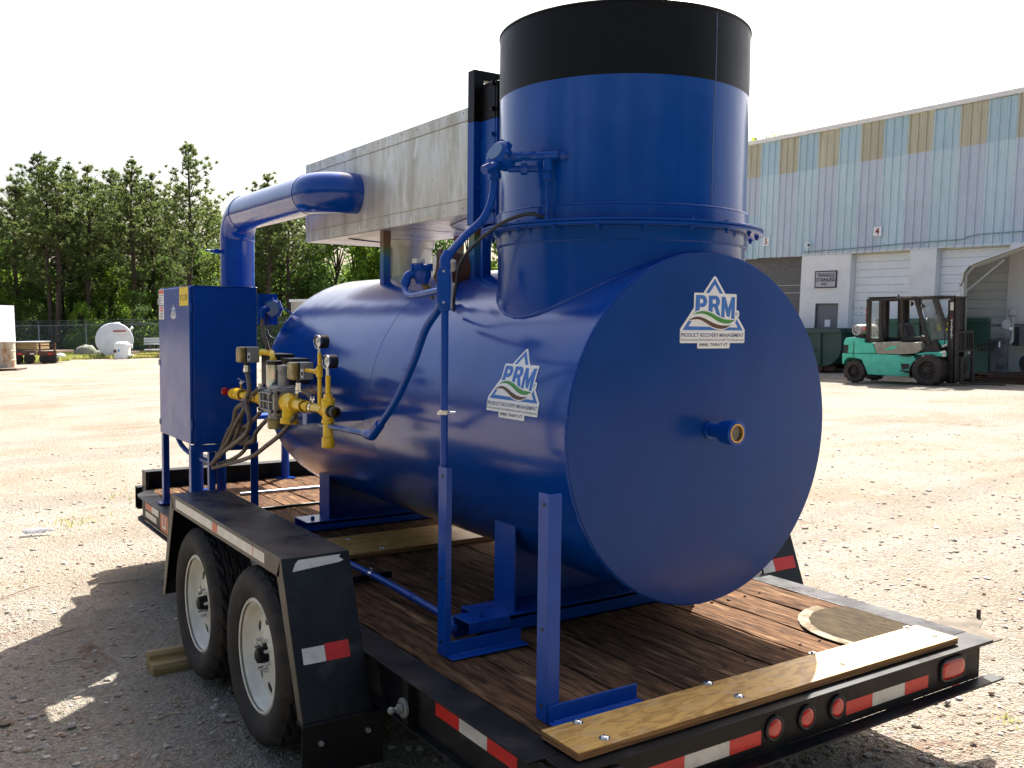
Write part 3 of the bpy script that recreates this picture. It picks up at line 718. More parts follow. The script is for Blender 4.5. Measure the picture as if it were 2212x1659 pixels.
    bl = [(272, 456), (315, 446), (360, 446), (410, 470), (460, 500), (510, 515), (560, 512), (610, 485)]
    wgu = [(292, 418), (340, 380), (395, 371), (452, 384), (505, 410), (550, 430), (600, 436), (655, 436)]
    wbl = [(256, 462), (315, 454), (360, 454), (410, 478), (460, 508), (510, 523), (560, 520), (640, 470)]
    put('wave_backing', [band(wgu, wbl)], e + .0016, WHITE, back)
    put('green_wave', [band(gu, gl)], e + .0020, PGREEN, back); put('brown_wave', [band(bu, bl)], e + .0020, PBROWN, back)
    put('backing', [rr(218, 533, 723, 627)], e + .0008, WHITE, back); put('backing', [rr(349, 600, 604, 669)], e + .0009, WHITE, back)
    if not small:
        word('PRODUCT RECOVERY MANAGEMENT', 226, 714, 550, 580, PNAVY, e + .0014, bold=.012)
        word('Environmental Remediation & Landfill Gas Equipment', 226, 716, 592, 614, PBLACK, e + .0014)
        word('(888) TREAT-IT', 364, 586, 628, 656, PBLACK, e + .0014, bold=.02)
    else:
        word('PRODUCT RECOVERY', 226, 714, 550, 612, PNAVY, e + .0014); word('(888) TREAT-IT', 364, 586, 628, 656, PBLACK, e + .0014)
emblem(K, lambda a_, b_, o: (1.064 + a_, YF - .008 - o, 2.015 + b_))
def fcyl(a_, b_, o):
    th = math.radians(153.1) - b_ / R; return (CX + (R + o) * cos(th), .950 - a_, CZ + (R + o) * sin(th))
emblem(K, fcyl, curved=True)
# ================================================================== EXHAUST DUCT
D = thing('exhaust_duct', (1.05, 2.9, 2.05), 'long aluminium clad box duct behind the blue stack, above the tank', 'duct')
x0, x1, y0, y1, z0, z1 = .752, 1.35, 1.93, 4.07, 2.362, 2.88
m = MB(); m.box(x0 + .004, x1 - .004, y0, y1 - .004, z0 + .004, z1 - .004); obj('core_box', m, ALU, D)
def sheet(pts, off, t, nm='cladding_sheet', mm=None, amp=.0):
    """sheet with slightly oil-canned surface; pts = 4 corners, off = outward normal * distance"""
    P = [Vector(p) for p in pts]; n = (P[1] - P[0]).cross(P[3] - P[0]).normalized()
    nu, nv = 10, 8; m = MB(); sd_ = random.random() * 9
    for lay in (0, 1):
        for j in range(nv + 1):
            for i in range(nu + 1):
                u, v = i / nu, j / nv; p = P[0].lerp(P[1], u).lerp(P[3].lerp(P[2], u), v)
                w_ = amp * (sin(PI * u) * sin(PI * v)) * (sin(5 * u + sd_) * cos(4 * v + sd_ * 2) + .6) if lay else 0
                m.v.append(tuple(p + n * (off + lay * t + w_)))
    q = (nu + 1) * (nv + 1)
    for j in range(nv):
        for i in range(nu):
            a = j * (nu + 1) + i; m.f.append((q + a, q + a + 1, q + a + nu + 2, q + a + nu + 1))
    per = list(range(nu + 1)) + [j * (nu + 1) + nu for j in range(1, nv + 1)] + [nv * (nu + 1) + i for i in range(nu - 1, -1, -1)] + [j * (nu + 1) for j in range(nv - 1, 0, -1)]
    for i in range(len(per)):
        a, b_ = per[i], per[(i + 1) % len(per)]; m.f.append((a, b_, b_ + q, a + q))
    return obj(nm, m, mm or ALU, D, ang=30)
# left face (normal -x): corners ordered so the normal points out
def left(ya, yb, za, zb, off, t=.0015, amp=.002, nm='cladding_sheet'): return sheet([(x0, yb, za), (x0, ya, za), (x0, ya, zb), (x0, yb, zb)], off, t, nm, amp=amp)
left(1.93, 3.42, z0 + .05, z1 - .04, 0, amp=.005); left(3.425, 4.06, z0 + .05, z1 - .04, 0, amp=.003)
for ya, yb in ((1.93, 2.95), (2.955, 3.82), (3.825, 4.07)): left(ya, yb, z1 - .062, z1, .002, .0015, .001, 'edge_trim')
for ya, yb in ((1.93, 2.80), (2.805, 3.68), (3.685, 4.07)): left(ya, yb, z0, z0 + .072, .002, .0015, .001, 'edge_trim')
left(4.03, 4.07, z0, z1, .004, .0015, 0, 'edge_trim')
def under(ya, yb, xa, xb, off, amp=.004): return sheet([(xa, yb, z0), (xb, yb, z0), (xb, ya, z0), (xa, ya, z0)], off, .0015, amp=amp)
under(1.93, 2.78, x0, x1, .0, .012); under(2.785, 3.72, x0, x1, .002, .016); under(3.725, 4.07, x0, x1, .0, .006)
sheet([(x0, y1, z1), (x1, y1, z1), (x1, y0, z1), (x0, y0, z1)][::-1], 0, .0015, amp=.004)
for za, ya, yb in ((z1 - .062, 1.95, 4.03), (z0 + .072, 1.95, 4.03)):
    pts = [(x0 - .0045, y, za + random.uniform(-.0015, .0015)) for y in np.arange(ya, yb, .04)]; obj('sealant_line', MB().tube(pts, .0018, 5, 0), ALUD, D)
m = MB()
for y in np.arange(2.0, 4.05, .16):
    for z in (z1 - .02, z0 + .03): m.sphere((x0 - .005, y + random.uniform(-.02, .02), z), .0035, 6)
o_ = obj('rivet_heads', m, ALUD, D); o_['kind'] = 'stuff'
obj('hanging_wire', MB().tube([(.80, 1.97, 2.355), (.85, 2.2, 2.352), (.95, 2.45, 2.352), (1.2, 2.65, 2.350), (1.345, 2.7, 2.35)], .004, 6), BLKPL, D)
obj('hanging_wire', MB().tube([(.83, 3.55, 2.356), (1.0, 3.60, 2.352), (1.2, 3.66, 2.352), (1.345, 3.7, 2.353)], .004, 6), BLKPL, D)
HEAT = bpy.data.materials.new('heat tinted blue post'); HEAT.use_nodes = True
N = HEAT.node_tree.nodes; L = HEAT.node_tree.links; b = N['Principled BSDF']; b.inputs['Roughness'].default_value = .4
tc = N.new('ShaderNodeTexCoord'); sx_ = N.new('ShaderNodeSeparateXYZ'); L.new(tc.outputs['Object'], sx_.inputs[0])
cr = N.new('ShaderNodeValToRGB'); mrr = N.new('ShaderNodeMapRange'); mrr.inputs[1].default_value = .0; mrr.inputs[2].default_value = .33; L.new(sx_.outputs[2], mrr.inputs[0]); L.new(mrr.outputs[0], cr.inputs[0])
el = cr.color_ramp.elements; el[0].position = .0; el[0].color = (.005, .05, .27, 1); el[1].position = 1; el[1].color = (.14, .055, .02, 1)
for p_, c_ in ((.42, (.01, .12, .26, 1)), (.58, (.10, .16, .06, 1)), (.7, (.16, .075, .02, 1))): e = el.new(p_); e.color = c_
L.new(cr.outputs[0], b.inputs['Base Color'])
for x, y in ((.80, 2.96), (.80, 1.945), (1.30, 2.96), (1.30, 1.945)):
    zt = CZ + math.sqrt(R * R - (x - CX) ** 2) - .012
    obj('support_post', MB().box(x - .024, x + .024, y - .024, y + .024, zt, z0 - .001), HEAT, D, bevel=.002)
# round insulated riser under the far side of the duct
m = MB(); m.lathe((1.19, 3.42, 0), (0, 0, 1), [(1.95, .155), (2.10, .155), (2.101, .158), (2.13, .158), (2.131, .155), (2.361, .155)], 40); obj('round_riser', m, ALU, D)
m = MB(); m.lathe((1.19, 3.42, 0), (0, 0, 1), [(2.30, .17), (2.345, .172), (2.36, .16)], 40); obj('riser_collar', m, ALU, D)
obj('sealant_line', MB().tube([(1.19 - .15, 3.42 - .055, z) for z in np.arange(2.0, 2.36, .03)], .003, 5, 0), ALUD, D)
# flanged transition frame between duct and stack
m = MB()
F = [(.735, 1.845, 1.925)]
for ya, yb in ((1.865, 1.925), (1.72, 1.735)):
    m.box(.735 if ya > 1.8 else .775, .79, ya, yb, 2.30, 2.798); m.box(1.312, 1.367, ya, yb, 2.30, 2.798); m.box(.79, 1.312, ya, yb, 2.30, 2.345)
m.box(.772, .778, 1.735, 1.865, 2.30, 2.798)
obj('transition_frame', m, BLUE2, D, bevel=.002)
m = MB(); m.box(.80, 1.30, 1.50, 1.93, 2.345, 2.79); obj('transition_box', m, BLUE, D, bevel=.002)
m = MB()
for ya, yb in ((1.865, 1.925), (1.72, 1.735)):
    zt_ = 3.045 if ya > 1.8 else 2.97; m.box(.735 if ya > 1.8 else .775, .79, ya, yb, 2.8, zt_); m.box(1.312, 1.367, ya, yb, 2.8, zt_); m.box(.79, 1.312, ya, yb, 2.8 if ya < 1.8 else 3.0, zt_)
m.box(.772, .778, 1.735, 1.865, 2.8, 2.965)
obj('transition_frame', m, BLACKHI, D, bevel=.002, label='black upper part of the transition frame')
m = MB(); m.box(.80, 1.30, 1.50, 1.93, 2.792, 2.985); obj('transition_box', m, BLACKHI, D, label='black upper part of the transition box')
for z in np.arange(2.36, 2.98, .12):
    m = MB(); m.cyl((.763, 1.865, z), (.763, 1.85, z), .011, 6); m.cyl((.763, 1.735, z), (.763, 1.755, z), .011, 6); obj('bolt', m, BLUE2 if z < 2.79 else BLACKHI, D)
obj('seal_strip', MB().box(.742, .752, 1.925, 1.932, 2.362, 2.88), BLKPL, D)
# posts from the frame down to the tank
obj('frame_leg', MB().box(.775, .825, 1.84, 1.86, 2.05, 2.30), BLUE2, D, bevel=.002)

# ================================================================== BENT AIR PIPE
A = thing('air_pipe', (.54, 4.9, 1.55), 'thick blue pipe rising behind the cabinet and bending into the aluminium duct', 'pipe')
rp = .123; zc = 2.602
def elbow(c, u, v, rad, n=12):  # centre of bend, start dir from centre u, end dir v
    return [tuple(Vector(c) + (Vector(u) * cos(PI / 2 * k / n) + Vector(v) * sin(PI / 2 * k / n)) * rad) for k in range(n + 1)]
PX, PY = .54, 4.9; rb = .19
obj('riser', MB().tube([(PX, PY, 1.55), (PX, PY, zc - rb)], rp, 48, 0), BLUE, A, ang=60)
obj('lower_elbow', MB().tube(elbow((PX, PY - rb, zc - rb), (0, 1, 0), (0, 0, 1), rb), rp + .0015, 48, 0), BLUE, A, ang=60)
obj('run', MB().tube([(PX, PY - rb, zc), (PX, 3.46, zc)], rp, 48, 0), BLUE, A, ang=60)
cx_ = PX + .19
obj('upper_elbow', MB().tube(elbow((cx_, 3.46, zc), (-1, 0, 0), (0, -1, 0), .19, 12) + [(.785, 3.27, zc)], rp + .0015, 48, 0), BLUE, A, ang=60)
for c_, d_ in (((PX, PY, zc - rb), 'z'), ((PX, PY - rb, zc), 'y'), ((PX, 3.46, zc), 'y')): obj('weld_seam', bead(circ(c_, rp + .001, d_, 60), .0028, 3), BLUE2, A)
m = MB(); m.cyl((PX - .10, PY, 2.33), (PX - .20, PY - .02, 2.33), .012); m.cyl((PX - .14, PY - .01, 2.33), (PX - .17, PY - .015, 2.33), .02, 6); m.cyl((PX - .2, PY - .02, 2.33), (PX - .235, PY - .025, 2.335), .007); obj('test_port', m, BLUE2, A)
m = MB(); m.cyl((PX, PY, 1.1), (PX, PY, 1.55), .13, 40); m.cyl((PX - .35, PY + .1, 1.25), (PX - .05, PY + .1, 1.25), .2, 40); obj('blower_body', m, BLUE, A)
for x, y in ((1.067, 5.35), (.30, 5.1)): obj('blower_leg', MB().cyl((x, y, HD + .01), (x, y, 1.1), .032, 20), BLUE2, A); obj('foot_plate', MB().box(x - .07, x + .07, y - .05, y + .05, HD + .004, HD + .01), BLUE2, A)
obj('blower_beam', MB().box(.1, 1.12, 5.1, 5.38, 1.06, 1.09), BLUE2, A)

# ================================================================== CONTROL CABINET
E_ = thing('control_cabinet', (.15, 4.34, HD), 'tall blue electrical cabinet on four legs with a yellow RT:278 label', 'cabinet')
cx0, cx1, cy0, cy1, cz0, cz1 = -.045, .362, 3.95, 4.735, 1.035, 2.038
obj('body', MB().box(cx0, cx1, cy0, cy1, cz0, cz1), BLUE2, E_, bevel=.004)
m = MB(); m.box(cx0 - .022, cx0 - .003, cy0 + .004, cy1 - .004, cz0 + .006, cz1 - .004); dr = obj('door', m, BLUE2, E_, bevel=.005, seg=3)
obj('hinge_strip', MB().box(cx0 - .003, cx0, cy0 + .012, cy1 - .01, cz0 + .01, cz1 - .01), BLKPL, E_)
for z in (1.12, 1.53, 1.95): obj('door_latch', MB().box(cx0 - .028, cx0 - .02, cy1 - .022, cy1 + .004, z - .02, z + .02), GALV, dr, bevel=.002)
for z in (1.16, 1.90): obj('hinge', MB().cyl((cx0 - .012, cy0 - .004, z - .03), (cx0 - .012, cy0 - .004, z + .03), .007, 10), BLUE2, E_)
obj('roof_lip', MB().box(cx0 - .006, cx1 + .006, cy0 - .006, cy1 + .006, cz1, cz1 + .004), BLUE2, E_, bevel=.001)
obj('gland_plate', MB().box(.02, .34, cy0 - .004, cy0, cz0 + .03, cz0 + .16), BLUE2, E_, bevel=.001)
for xg, zg in ((.15, 1.06), (.17, 1.12), (.22, 1.17), (.24, 1.10)): obj('conduit_gland', MB().cyl((xg, cy0 - .004, zg), (xg, cy0 - .03, zg), .019, 8), GALV, E_)
m = MB(); m.cyl((.141, 3.952, 1.373), (.141, 3.935, 1.373), .016, 20); eb = obj('stop_button', m, YEL, E_)
m = MB(); m.lathe((.141, 3.935, 1.373), (0, -1, 0), [(0, .012), (.008, .012), (.010, .025), (.02, .026), (.027, .02), (.03, 0)], 24); obj('button_cap', m, RED, eb)
for x, y, lab in ((-.035, 3.965, None), (-.035, 4.715, None), (.345, 3.965, None), (.345, 4.715, None)):
    s_ = 1 if x < 0 else -1
    m = MB(); m.box(min(x - .025 * s_, x + .025 * s_), max(x - .025 * s_, x + .025 * s_), y - .003, y + .003, HD + .01, cz0); m.box(x - .025 * s_ - .003, x - .025 * s_ + .003, min(y, y + (.05 if y < 4.3 else -.05)), max(y, y + (.05 if y < 4.3 else -.05)), HD + .01, cz0)
    obj('leg', m, BLUE2, E_, bevel=.0015)
    obj('foot_plate', MB().box(x - .05, x + .05, y - .05, y + .05, HD + .004, HD + .010), BLUE2, E_)
obj('strut', MB().box(.055, .095, 3.98, 4.02, HD + .004, .98), BLUE2, E_)
obj('frame_bar', MB().box(-.05, .37, 3.955, 3.985, .985, 1.03), BLUE2, E_, bevel=.002)
# printed labels on the door (face x = cx0 - .022)
XD = cx0 - .0222
def door(name, ya, yb, za, zb, mm, par, off=.0006, lab=None):
    m = MB(); m.box(XD - off, XD - off + .0004, min(ya, yb), max(ya, yb), za, zb); return obj(name, m, mm, par, label=lab)
def dword(s_, yc, zc_, h, wdt, mm, par, off=.0012, bold=0):
    vs, fs = text_polys(s_, h, fit=wdt, bold=bold); return obj('lettering', flat(vs, fs, lambda a_, b_, o: (XD - off, yc - a_, zc_ + b_)), mm, par)
yl = door('yellow_label', 3.975, 4.185, 1.915, 2.034, PYEL, dr); dword('RT:278', 4.08, 1.967, .038, .165, PBLACK, yl)
wl_ = door('warning_label', 4.585, 4.722, 1.925, 2.030, WHITE, dr); door('header', 4.59, 4.717, 2.003, 2.027, PORNG, wl_, .0009)
for k, wd_ in enumerate((.11, .06, .085, .09, .05, .10)): door('print_line', 4.71 - wd_, 4.71, 1.990 - .0115 * k, 1.9935 - .0115 * k, PBLACK, wl_, .0009)
w2 = door('danger_label', 4.585, 4.722, 1.828, 1.918, WHITE, dr)
m = MB(); n = 24; m.prism([(XD, 4.653 + .055 * cos(2 * PI * k / n), 1.897 + .016 * sin(2 * PI * k / n)) for k in range(n)], (-.0009, 0, 0), (-.0003, 0, 0)); obj('danger_oval', m, PRED, w2)
door('oval_band', 4.612, 4.694, 1.893, 1.901, WHITE, w2, .0014)
for k, wd_ in enumerate((.075, .07, .08, .06)): door('print_line', 4.653 - wd_ / 2, 4.653 + wd_ / 2, 1.868 - .011 * k, 1.873 - .011 * k, PBLACK, w2, .0009)
emblem(dr, lambda a_, b_, o: (XD + .0008 - o * .6, 4.342 - a_ * .38, 1.925 + b_ * .33), small=True)
# grey actuator on the cabinet's right
B = thing('damper_actuator', (.47, 3.93, 1.92), 'round faced blue junction head on a bracket between cabinet and tank', 'junction box')
m = MB(); m.box(.37, .50, 3.945, 3.955, 1.80, 2.0); obj('bracket', m, BLUE2, B)
m = MB(); m.lathe((.465, 3.93, 1.905), (-.5, -.86, 0), [(-.05, 0), (-.05, .05), (0, .056), (.004, .066), (.02, .066), (.024, .058), (.034, .056), (.036, .047)], 8); obj('housing', m, BLUE2, B)
m = MB(); m.lathe((.465, 3.93, 1.905), (-.5, -.86, 0), [(.030, .047), (.037, .047), (.039, .043), (.039, 0)], 28); obj('cover', m, mat('pale blue cover', (.10, .15, .28), .35), B)
for k in range(8):
    a = 2 * PI * k / 8; u, v = MB().frame_((-.5, -.86, 0)); c_ = Vector((.465, 3.93, 1.905)) + Vector((-.5, -.86, 0)).normalized() * .012 + (u * cos(a) + v * sin(a)) * .062
    obj('lug', MB().cyl(c_, c_ + Vector((-.5, -.86, 0)) * .02, .008, 8), BLUE2, B)
obj('conduit_elbow', MB().tube([(.43, 3.92, 1.90), (.395, 3.91, 1.90), (.383, 3.91, 1.88), (.383, 3.91, 1.84)], .02, 12), BLUE2, B)
obj('flexible_conduit', MB().tube([(.383, 3.91, 1.85), (.385, 3.90, 1.75), (.40, 3.88, 1.68), (.42, 3.88, 1.6), (.41, 3.85, 1.52), (.40, 3.82, 1.45)], .014, 10), HOSE, B)
obj('cable', MB().tube([(.50, 3.9, 1.92), (.53, 3.88, 1.90), (.57, 3.8, 1.86)], .005, 6), BLUE2, B)
obj('cable', MB().tube([(.42, 3.92, 1.86), (.42, 3.90, 1.74), (.45, 3.8, 1.70), (.52, 3.7, 1.67)], .005, 6), BLKPL, B)
# hanging conduit loop under the cabinet
tag(obj('conduit_loop', MB().tube([(.0, 4.55, 1.03), (.01, 4.45, .97), (.03, 4.3, .93), (.06, 4.1, .915), (.08, 3.98, .91)], .016, 10), BLUE2), 'blue conduit sagging under the front of the cabinet', 'conduit')
# tank inlet pipework seen past the cabinet
J = thing('burner_inlet', (.62, 3.75, 1.55), 'small plated fitting with a blue clamp on the tank head beside the cabinet', 'fitting')
obj('nipple', MB().cyl((.46, 3.50, 1.66), (.56, 3.42, 1.655), .014, 12), CAST, J)
obj('collar', MB().cyl((.47, 3.49, 1.66), (.495, 3.47, 1.658), .024, 12), BLKPL, J)
m = MB(); m.tube([(.47, 3.72, 1.72), (.50, 3.6, 1.742), (.49, 3.42, 1.745), (.485, 3.3, 1.75)], .008, 8); obj('weld_seam', m, CHROME, J)
m = MB(); m.prism([(.42, 3.75, 1.60), (.43, 3.74, 1.70), (.46, 3.70, 1.735), (.50, 3.45, 1.74), (.50, 3.45, 1.60)], (0, 0, 0), (.02, .01, 0)); obj('gusset', m, BLUE2, J)
obj('nozzle', MB().cyl((1.05, 3.7, 1.41), (1.05, 4.45, 1.41), .25, 48), BLUE, J)

# ================================================================== ANGLE POSTS
def post(x, y, top, toe_x, lab, fy=.058, fx=.05):
    t = thing('angle_post', (x, y, HD), lab, 'post', 'angle iron posts on the left edge of the deck')
    zb = HD + .006; th = .006
    m = MB(); m.prism([(x, y, zb), (x + th, y, zb), (x + th, y - fy + th, zb), (x + fx, y - fy + th, zb), (x + fx, y - fy, zb), (x, y - fy, zb)], (0, 0, 0), (0, 0, top - zb))
    pp = obj('upright', m, BLUE2, t, bevel=.0012)
    m = MB(); m.box(x + .004, toe_x, y - .065, y - .0585, zb, zb + .058); m.box(x + .004, toe_x + .006, y - .0635 - .05, y - .065, zb, zb + .006)
    obj('toe_angle', m, BLUE2, t, bevel=.0012)
    obj('weld_seam', bead([(x + .02 + .006 * k, y - .071, zb + .007) for k in range(int((toe_x - x - .02) / .006))], .0035, 12, closed=False), BLUE2, t)
    for k, z in enumerate((top - .035, zb + .30, zb + .05)):
        m = MB(); m.cyl((x - .0012, y - .03, z), (x + .0005, y - .03, z), .007, 14); obj('bolt_hole', m, BLKPL, t)
    return t
post(.055, .332, 1.281, .43, 'short free standing blue angle post at the rear left corner of the deck')
post(.083, 1.034, 1.272, .43, 'blue angle post on the left deck edge carrying the vertical conduit', .063, .024)
# foot channel beside post and saddle
SF = thing('foot_channel', (.3, 1.12, HD), 'low blue channel bracket welded to the saddle foot behind the conduit post', 'bracket')
m = MB(); m.box(.225, .42, 1.03, 1.16, .628, .635); m.box(.225, .42, 1.153, 1.16, HD + .004, .628); m.box(.225, .42, 1.03, 1.036, .590, .628); obj('channel', m, BLUE2, SF, bevel=.0015)
m = MB(); m.cyl((.31, 1.09, .635), (.31, 1.09, .647), .013, 6); m.cyl((.31, 1.09, .64), (.31, 1.09, .655), .008); obj('bolt', m, BLUE2, SF)
# low conduit on deck
LC = thing('deck_conduit', (.27, 1.6, .6), 'blue conduit with a bright clamp running low over the deck to the post', 'conduit')
obj('pipe', MB().tube([(.263, 2.45, .60), (.269, 2.03, .60), (.273, 1.75, .595), (.278, 1.50, .585), (.27, 1.25, .58), (.22, 1.14, .585), (.15, 1.085, .60)], .0165, 14), BLUE2, LC)
m = MB(); m.cyl((.269, 2.03, .60), (.269, 2.005, .599), .0185, 14); m.cyl((.269, 2.02, .61), (.269, 2.02, .635), .004, 6); m.box(.255, .283, 2.005, 2.03, .628, .631); obj('clamp', m, CHROME, LC)
obj('coupling', MB().cyl((.274, 1.70, .593), (.276, 1.60, .589), .0185, 14), BLUE2, LC)
obj('strap_bar', MB().box(.10, .42, 2.10, 2.13, .545, .575), BLKMET, LC)

# ================================================================== CONDUIT TREE
V = thing('vertical_conduit', (.12, 1.04, 1.27), 'blue conduit rising from the angle post to a long conduit body beside the tank', 'conduit')
vx, vy = .104, 1.030
obj('pipe', MB().cyl((vx, vy, 1.22), (vx, vy, 1.885), .0145, 16), BLUE2, V)
m = MB(); m.cyl((vx, vy, 1.47), (vx, vy, 1.487), .0185, 18); m.box(vx - .04, vx - .0, vy - .026, vy - .02, 1.472, 1.485); m.cyl((vx + .014, vy - .02, 1.478), (vx + .03, vy - .035, 1.478), .005, 8); obj('clamp', m, CHROME, V)
# conduit body: rounded long box with a cover plate facing the camera
dn = Vector((-.55, -.83, 0)).normalized(); dt = Vector((dn.y, -dn.x, 0))
m = MB()
def pill(c, hw, hh, n=10):
    o = []
    for k in range(n + 1): a = PI * k / n; o.append(Vector(c) + dt * hw * cos(a) + Vector((0, 0, hh - hw + hw * sin(a))))
    for k in range(n + 1): a = PI + PI * k / n; o.append(Vector(c) + dt * hw * cos(a) + Vector((0, 0, -(hh - hw) + hw * sin(a))))
    return o
bc = Vector((vx - .004, vy, 1.955))
m.prism(pill(bc - dn * .022, .026, .078), (0, 0, 0), dn * .044); cb_ = obj('conduit_body', m, BLUE2, V, bevel=.004)
m = MB(); m.prism(pill(bc + dn * .022, .020, .070), (0, 0, 0), dn * .006); obj('cover', m, BLUE2, cb_, bevel=.002)
m = MB()
for s_ in (-1, 1): c_ = bc + dn * .028 + Vector((0, 0, .058 * s_)); m.cyl(c_, c_ + dn * .003, .005, 8)
obj('screw', m, GALV, cb_)
m = MB(); m.lathe((vx, vy, 0), (0, 0, 1), [(1.865, .0145), (1.866, .021), (1.90, .022), (1.92, .02)], 16); obj('hub', m, BLUE2, V); m = MB(); m.lathe((vx, vy, 0), (0, 0, 1), [(2.0, .02), (2.035, .022), (2.05, .02), (2.052, .0)], 16); obj('hub', m, BLUE2, V)
m = MB(); m.tube([(vx, vy, 2.03), (vx + .003, vy + .008, 2.055), (vx + .022, vy + .012, 2.085)], .021, 14, 2); obj('hub_elbow', m, BLUE2, V)
obj('stack_conduit', MB().tube([(vx + .01, vy + .01, 2.07), (.22, 1.079, 2.158), (.30, 1.084, 2.225), (.335, 1.078, 2.29), (.352, 1.083, 2.357), (.358, 1.089, 2.43)], .0155, 14, 4), BLUE2, V)
obj('train_conduit', MB().tube([(vx - .008, vy + .015, 1.895), (.108, 1.095, 1.865), (.112, 1.20, 1.79), (.115, 1.306, 1.655), (.118, 1.472, 1.485), (.12, 1.68, 1.33)], .016, 14, 4), BLUE2, V)
m = MB(); m.cyl((.119, 1.62, 1.375), (.12, 1.70, 1.318), .022, 14); m.sphere((.12, 1.705, 1.318), .023, 12); m.cyl((.12, 1.70, 1.318), (.12, 1.75, 1.318), .022, 14); obj('elbow_fitting', m, BLUE2, V)
obj('bare_conduit', MB().tube([(.12, 1.73, 1.318), (.12, 1.98, 1.318), (.12, 2.3, 1.312)], .0135, 12, 0), mat('half painted conduit', (.20, .24, .30), .35, .5, c2=(.02, .07, .26), ns=6, lo=.4, hi=.6), V)
# small loop to explosion proof head
obj('loop_conduit', MB().tube([(.105, 1.06, 1.945), (.12, 1.22, 1.935), (.14, 1.38, 1.93), (.158, 1.46, 1.955), (.17, 1.48, 1.995)], .0135, 12, 4), BLUE2, V)
Hh = thing('thermocouple_head', (.24, 1.48, 2.0), 'small blue instrument head with white cap on the tank top by the conduit body', 'instrument')
m = MB(); c0 = Vector((.24, 1.47, 2.035)); m.lathe(c0, (0, 0, -1), [(-.035, 0), (-.035, .036), (-.028, .047), (-.012, .047), (-.010, .041), (.02, .041), (.05, .028), (.052, 0)], 18); obj('housing', m, BLUE2, Hh)
m = MB()
for k in range(6): a = 2 * PI * k / 6; m.box(c0.x + .044 * cos(a) - .007, c0.x + .044 * cos(a) + .007, c0.y + .044 * sin(a) - .007, c0.y + .044 * sin(a) + .007, c0.z + .006, c0.z + .034)
obj('cap_lugs', m, BLUE2, Hh); obj('top_plug', MB().box(c0.x - .035, c0.x + .005, c0.y - .02, c0.y + .02, c0.z + .036, c0.z + .055), mat('white tag', (.6, .58, .5), .5), Hh)
m = MB(); m.tube([(.17, 1.48, 1.99), (.18, 1.48, 2.015), (.205, 1.475, 2.03)], .019, 10); m.cyl((.165, 1.48, 1.975), (.175, 1.48, 2.0), .021, 8); obj('gland', m, BLUE2, Hh)
m = MB(); m.cyl((.26, 1.49, 1.99), (.40, 1.66, 1.935), .012, 12); m.cyl((.28, 1.51, 1.98), (.31, 1.54, 1.97), .018, 6); obj('stem', m, BRASS, Hh)
# stack transmitter
X_ = thing('stack_transmitter', (.51, .95, 2.48), 'blue instrument head and nipples screwed into the left side of the stack', 'instrument')
hc = Vector((.375, 1.06, 2.475)); hd_ = Vector((-.86, -.2, .42)).normalized()
m = MB(); m.lathe(hc + hd_ * .03, -hd_, [(-.012, 0), (-.012, .040), (-.004, .052), (.016, .053), (.018, .045), (.045, .047), (.075, .038), (.078, 0)], 20); obj('housing', m, BLUE2, X_)
m = MB(); m.lathe(hc + hd_ * .043, hd_, [(0, .036), (.003, .034), (.003, 0)], 24); obj('cap_disc', m, mat('pale blue cap', (.12, .20, .36), .35), X_)
for k in range(8):
    u, v = MB().frame_(hd_); a = 2 * PI * k / 8; c_ = hc + (u * cos(a) + v * sin(a)) * .052; obj('lug', MB().obox(c_ + hd_ * .02, u * .008, v * .008, hd_ * .014), BLUE2, X_)
m = MB(); m.cyl(hc + Vector((-.03, -.02, -.03)), hc + Vector((-.09, -.03, -.06)), .016, 8); m.cyl(hc + Vector((-.07, -.025, -.05)), hc + Vector((-.10, -.03, -.065)), .021, 6); obj('side_plug', m, BLUE2, X_)
m = MB(); m.cyl((.358, 1.088, 2.475), (.358, 1.088, 2.39), .025, 14); m.cyl((.358, 1.088, 2.415), (.358, 1.088, 2.395), .028, 6); obj('bottom_hub', m, BLUE2, X_)
ny = .87
m = MB(); m.cyl(hc, (.43, 1.0, 2.475), .028, 14, .020); m.cyl((.44, 1.0, 2.475), (.535, ny + .03, 2.478), .0165, 12); m.cyl((.575, .90, 2.478), (.61, .88, 2.48), .016, 12)
m.cyl((.375, 1.03, 2.475), (.60, .88, 2.479), .0125, 12)
for t in (.35, .55, .78, .93): p = Vector((.375, 1.03, 2.475)).lerp(Vector((.60, .88, 2.479)), t); q = p + (Vector((.60, .88, 2.479)) - p).normalized() * .022; m.cyl(p, q, .019, 8)
obj('nipple_run', m, BLUE2, X_)
m = MB(); m.cyl((.51, .935, 2.475), (.51, .935, 2.42), .019, 12); m.cyl((.51, .935, 2.43), (.51, .935, 2.40), .013, 6); m.cyl((.51, .935, 2.41), (.51, .935, 2.385), .017, 6); obj('tee_drop', m, BLUE2, X_)
m = MB(); m.cyl((.51, .935, 2.40), (.51, .935, 2.235), .0055, 10); m.sphere((.51, .935, 2.232), .014, 10); obj('small_tube', m, BLUE2, X_)
m = MB(); m.cyl((.40, 1.05, 2.43), (.50, .99, 2.433), .014, 12); m.cyl((.44, 1.02, 2.43), (.46, 1.005, 2.43), .024, 8); obj('lower_nipple', m, BLUE2, X_)
tag(obj('sensing_hose', MB().tube([(.505, .945, 2.235), (.47, 1.0, 2.255), (.43, 1.10, 2.235), (.41, 1.22, 2.19), (.41, 1.34, 2.14), (.415, 1.44, 2.08), (.43, 1.50, 2.0), (.44, 1.54, 1.93), (.50, 1.64, 1.88)], .0075, 8, 4), BLKPL), 'thin dark hose looping from the stack flange down to the tank top', 'hose')
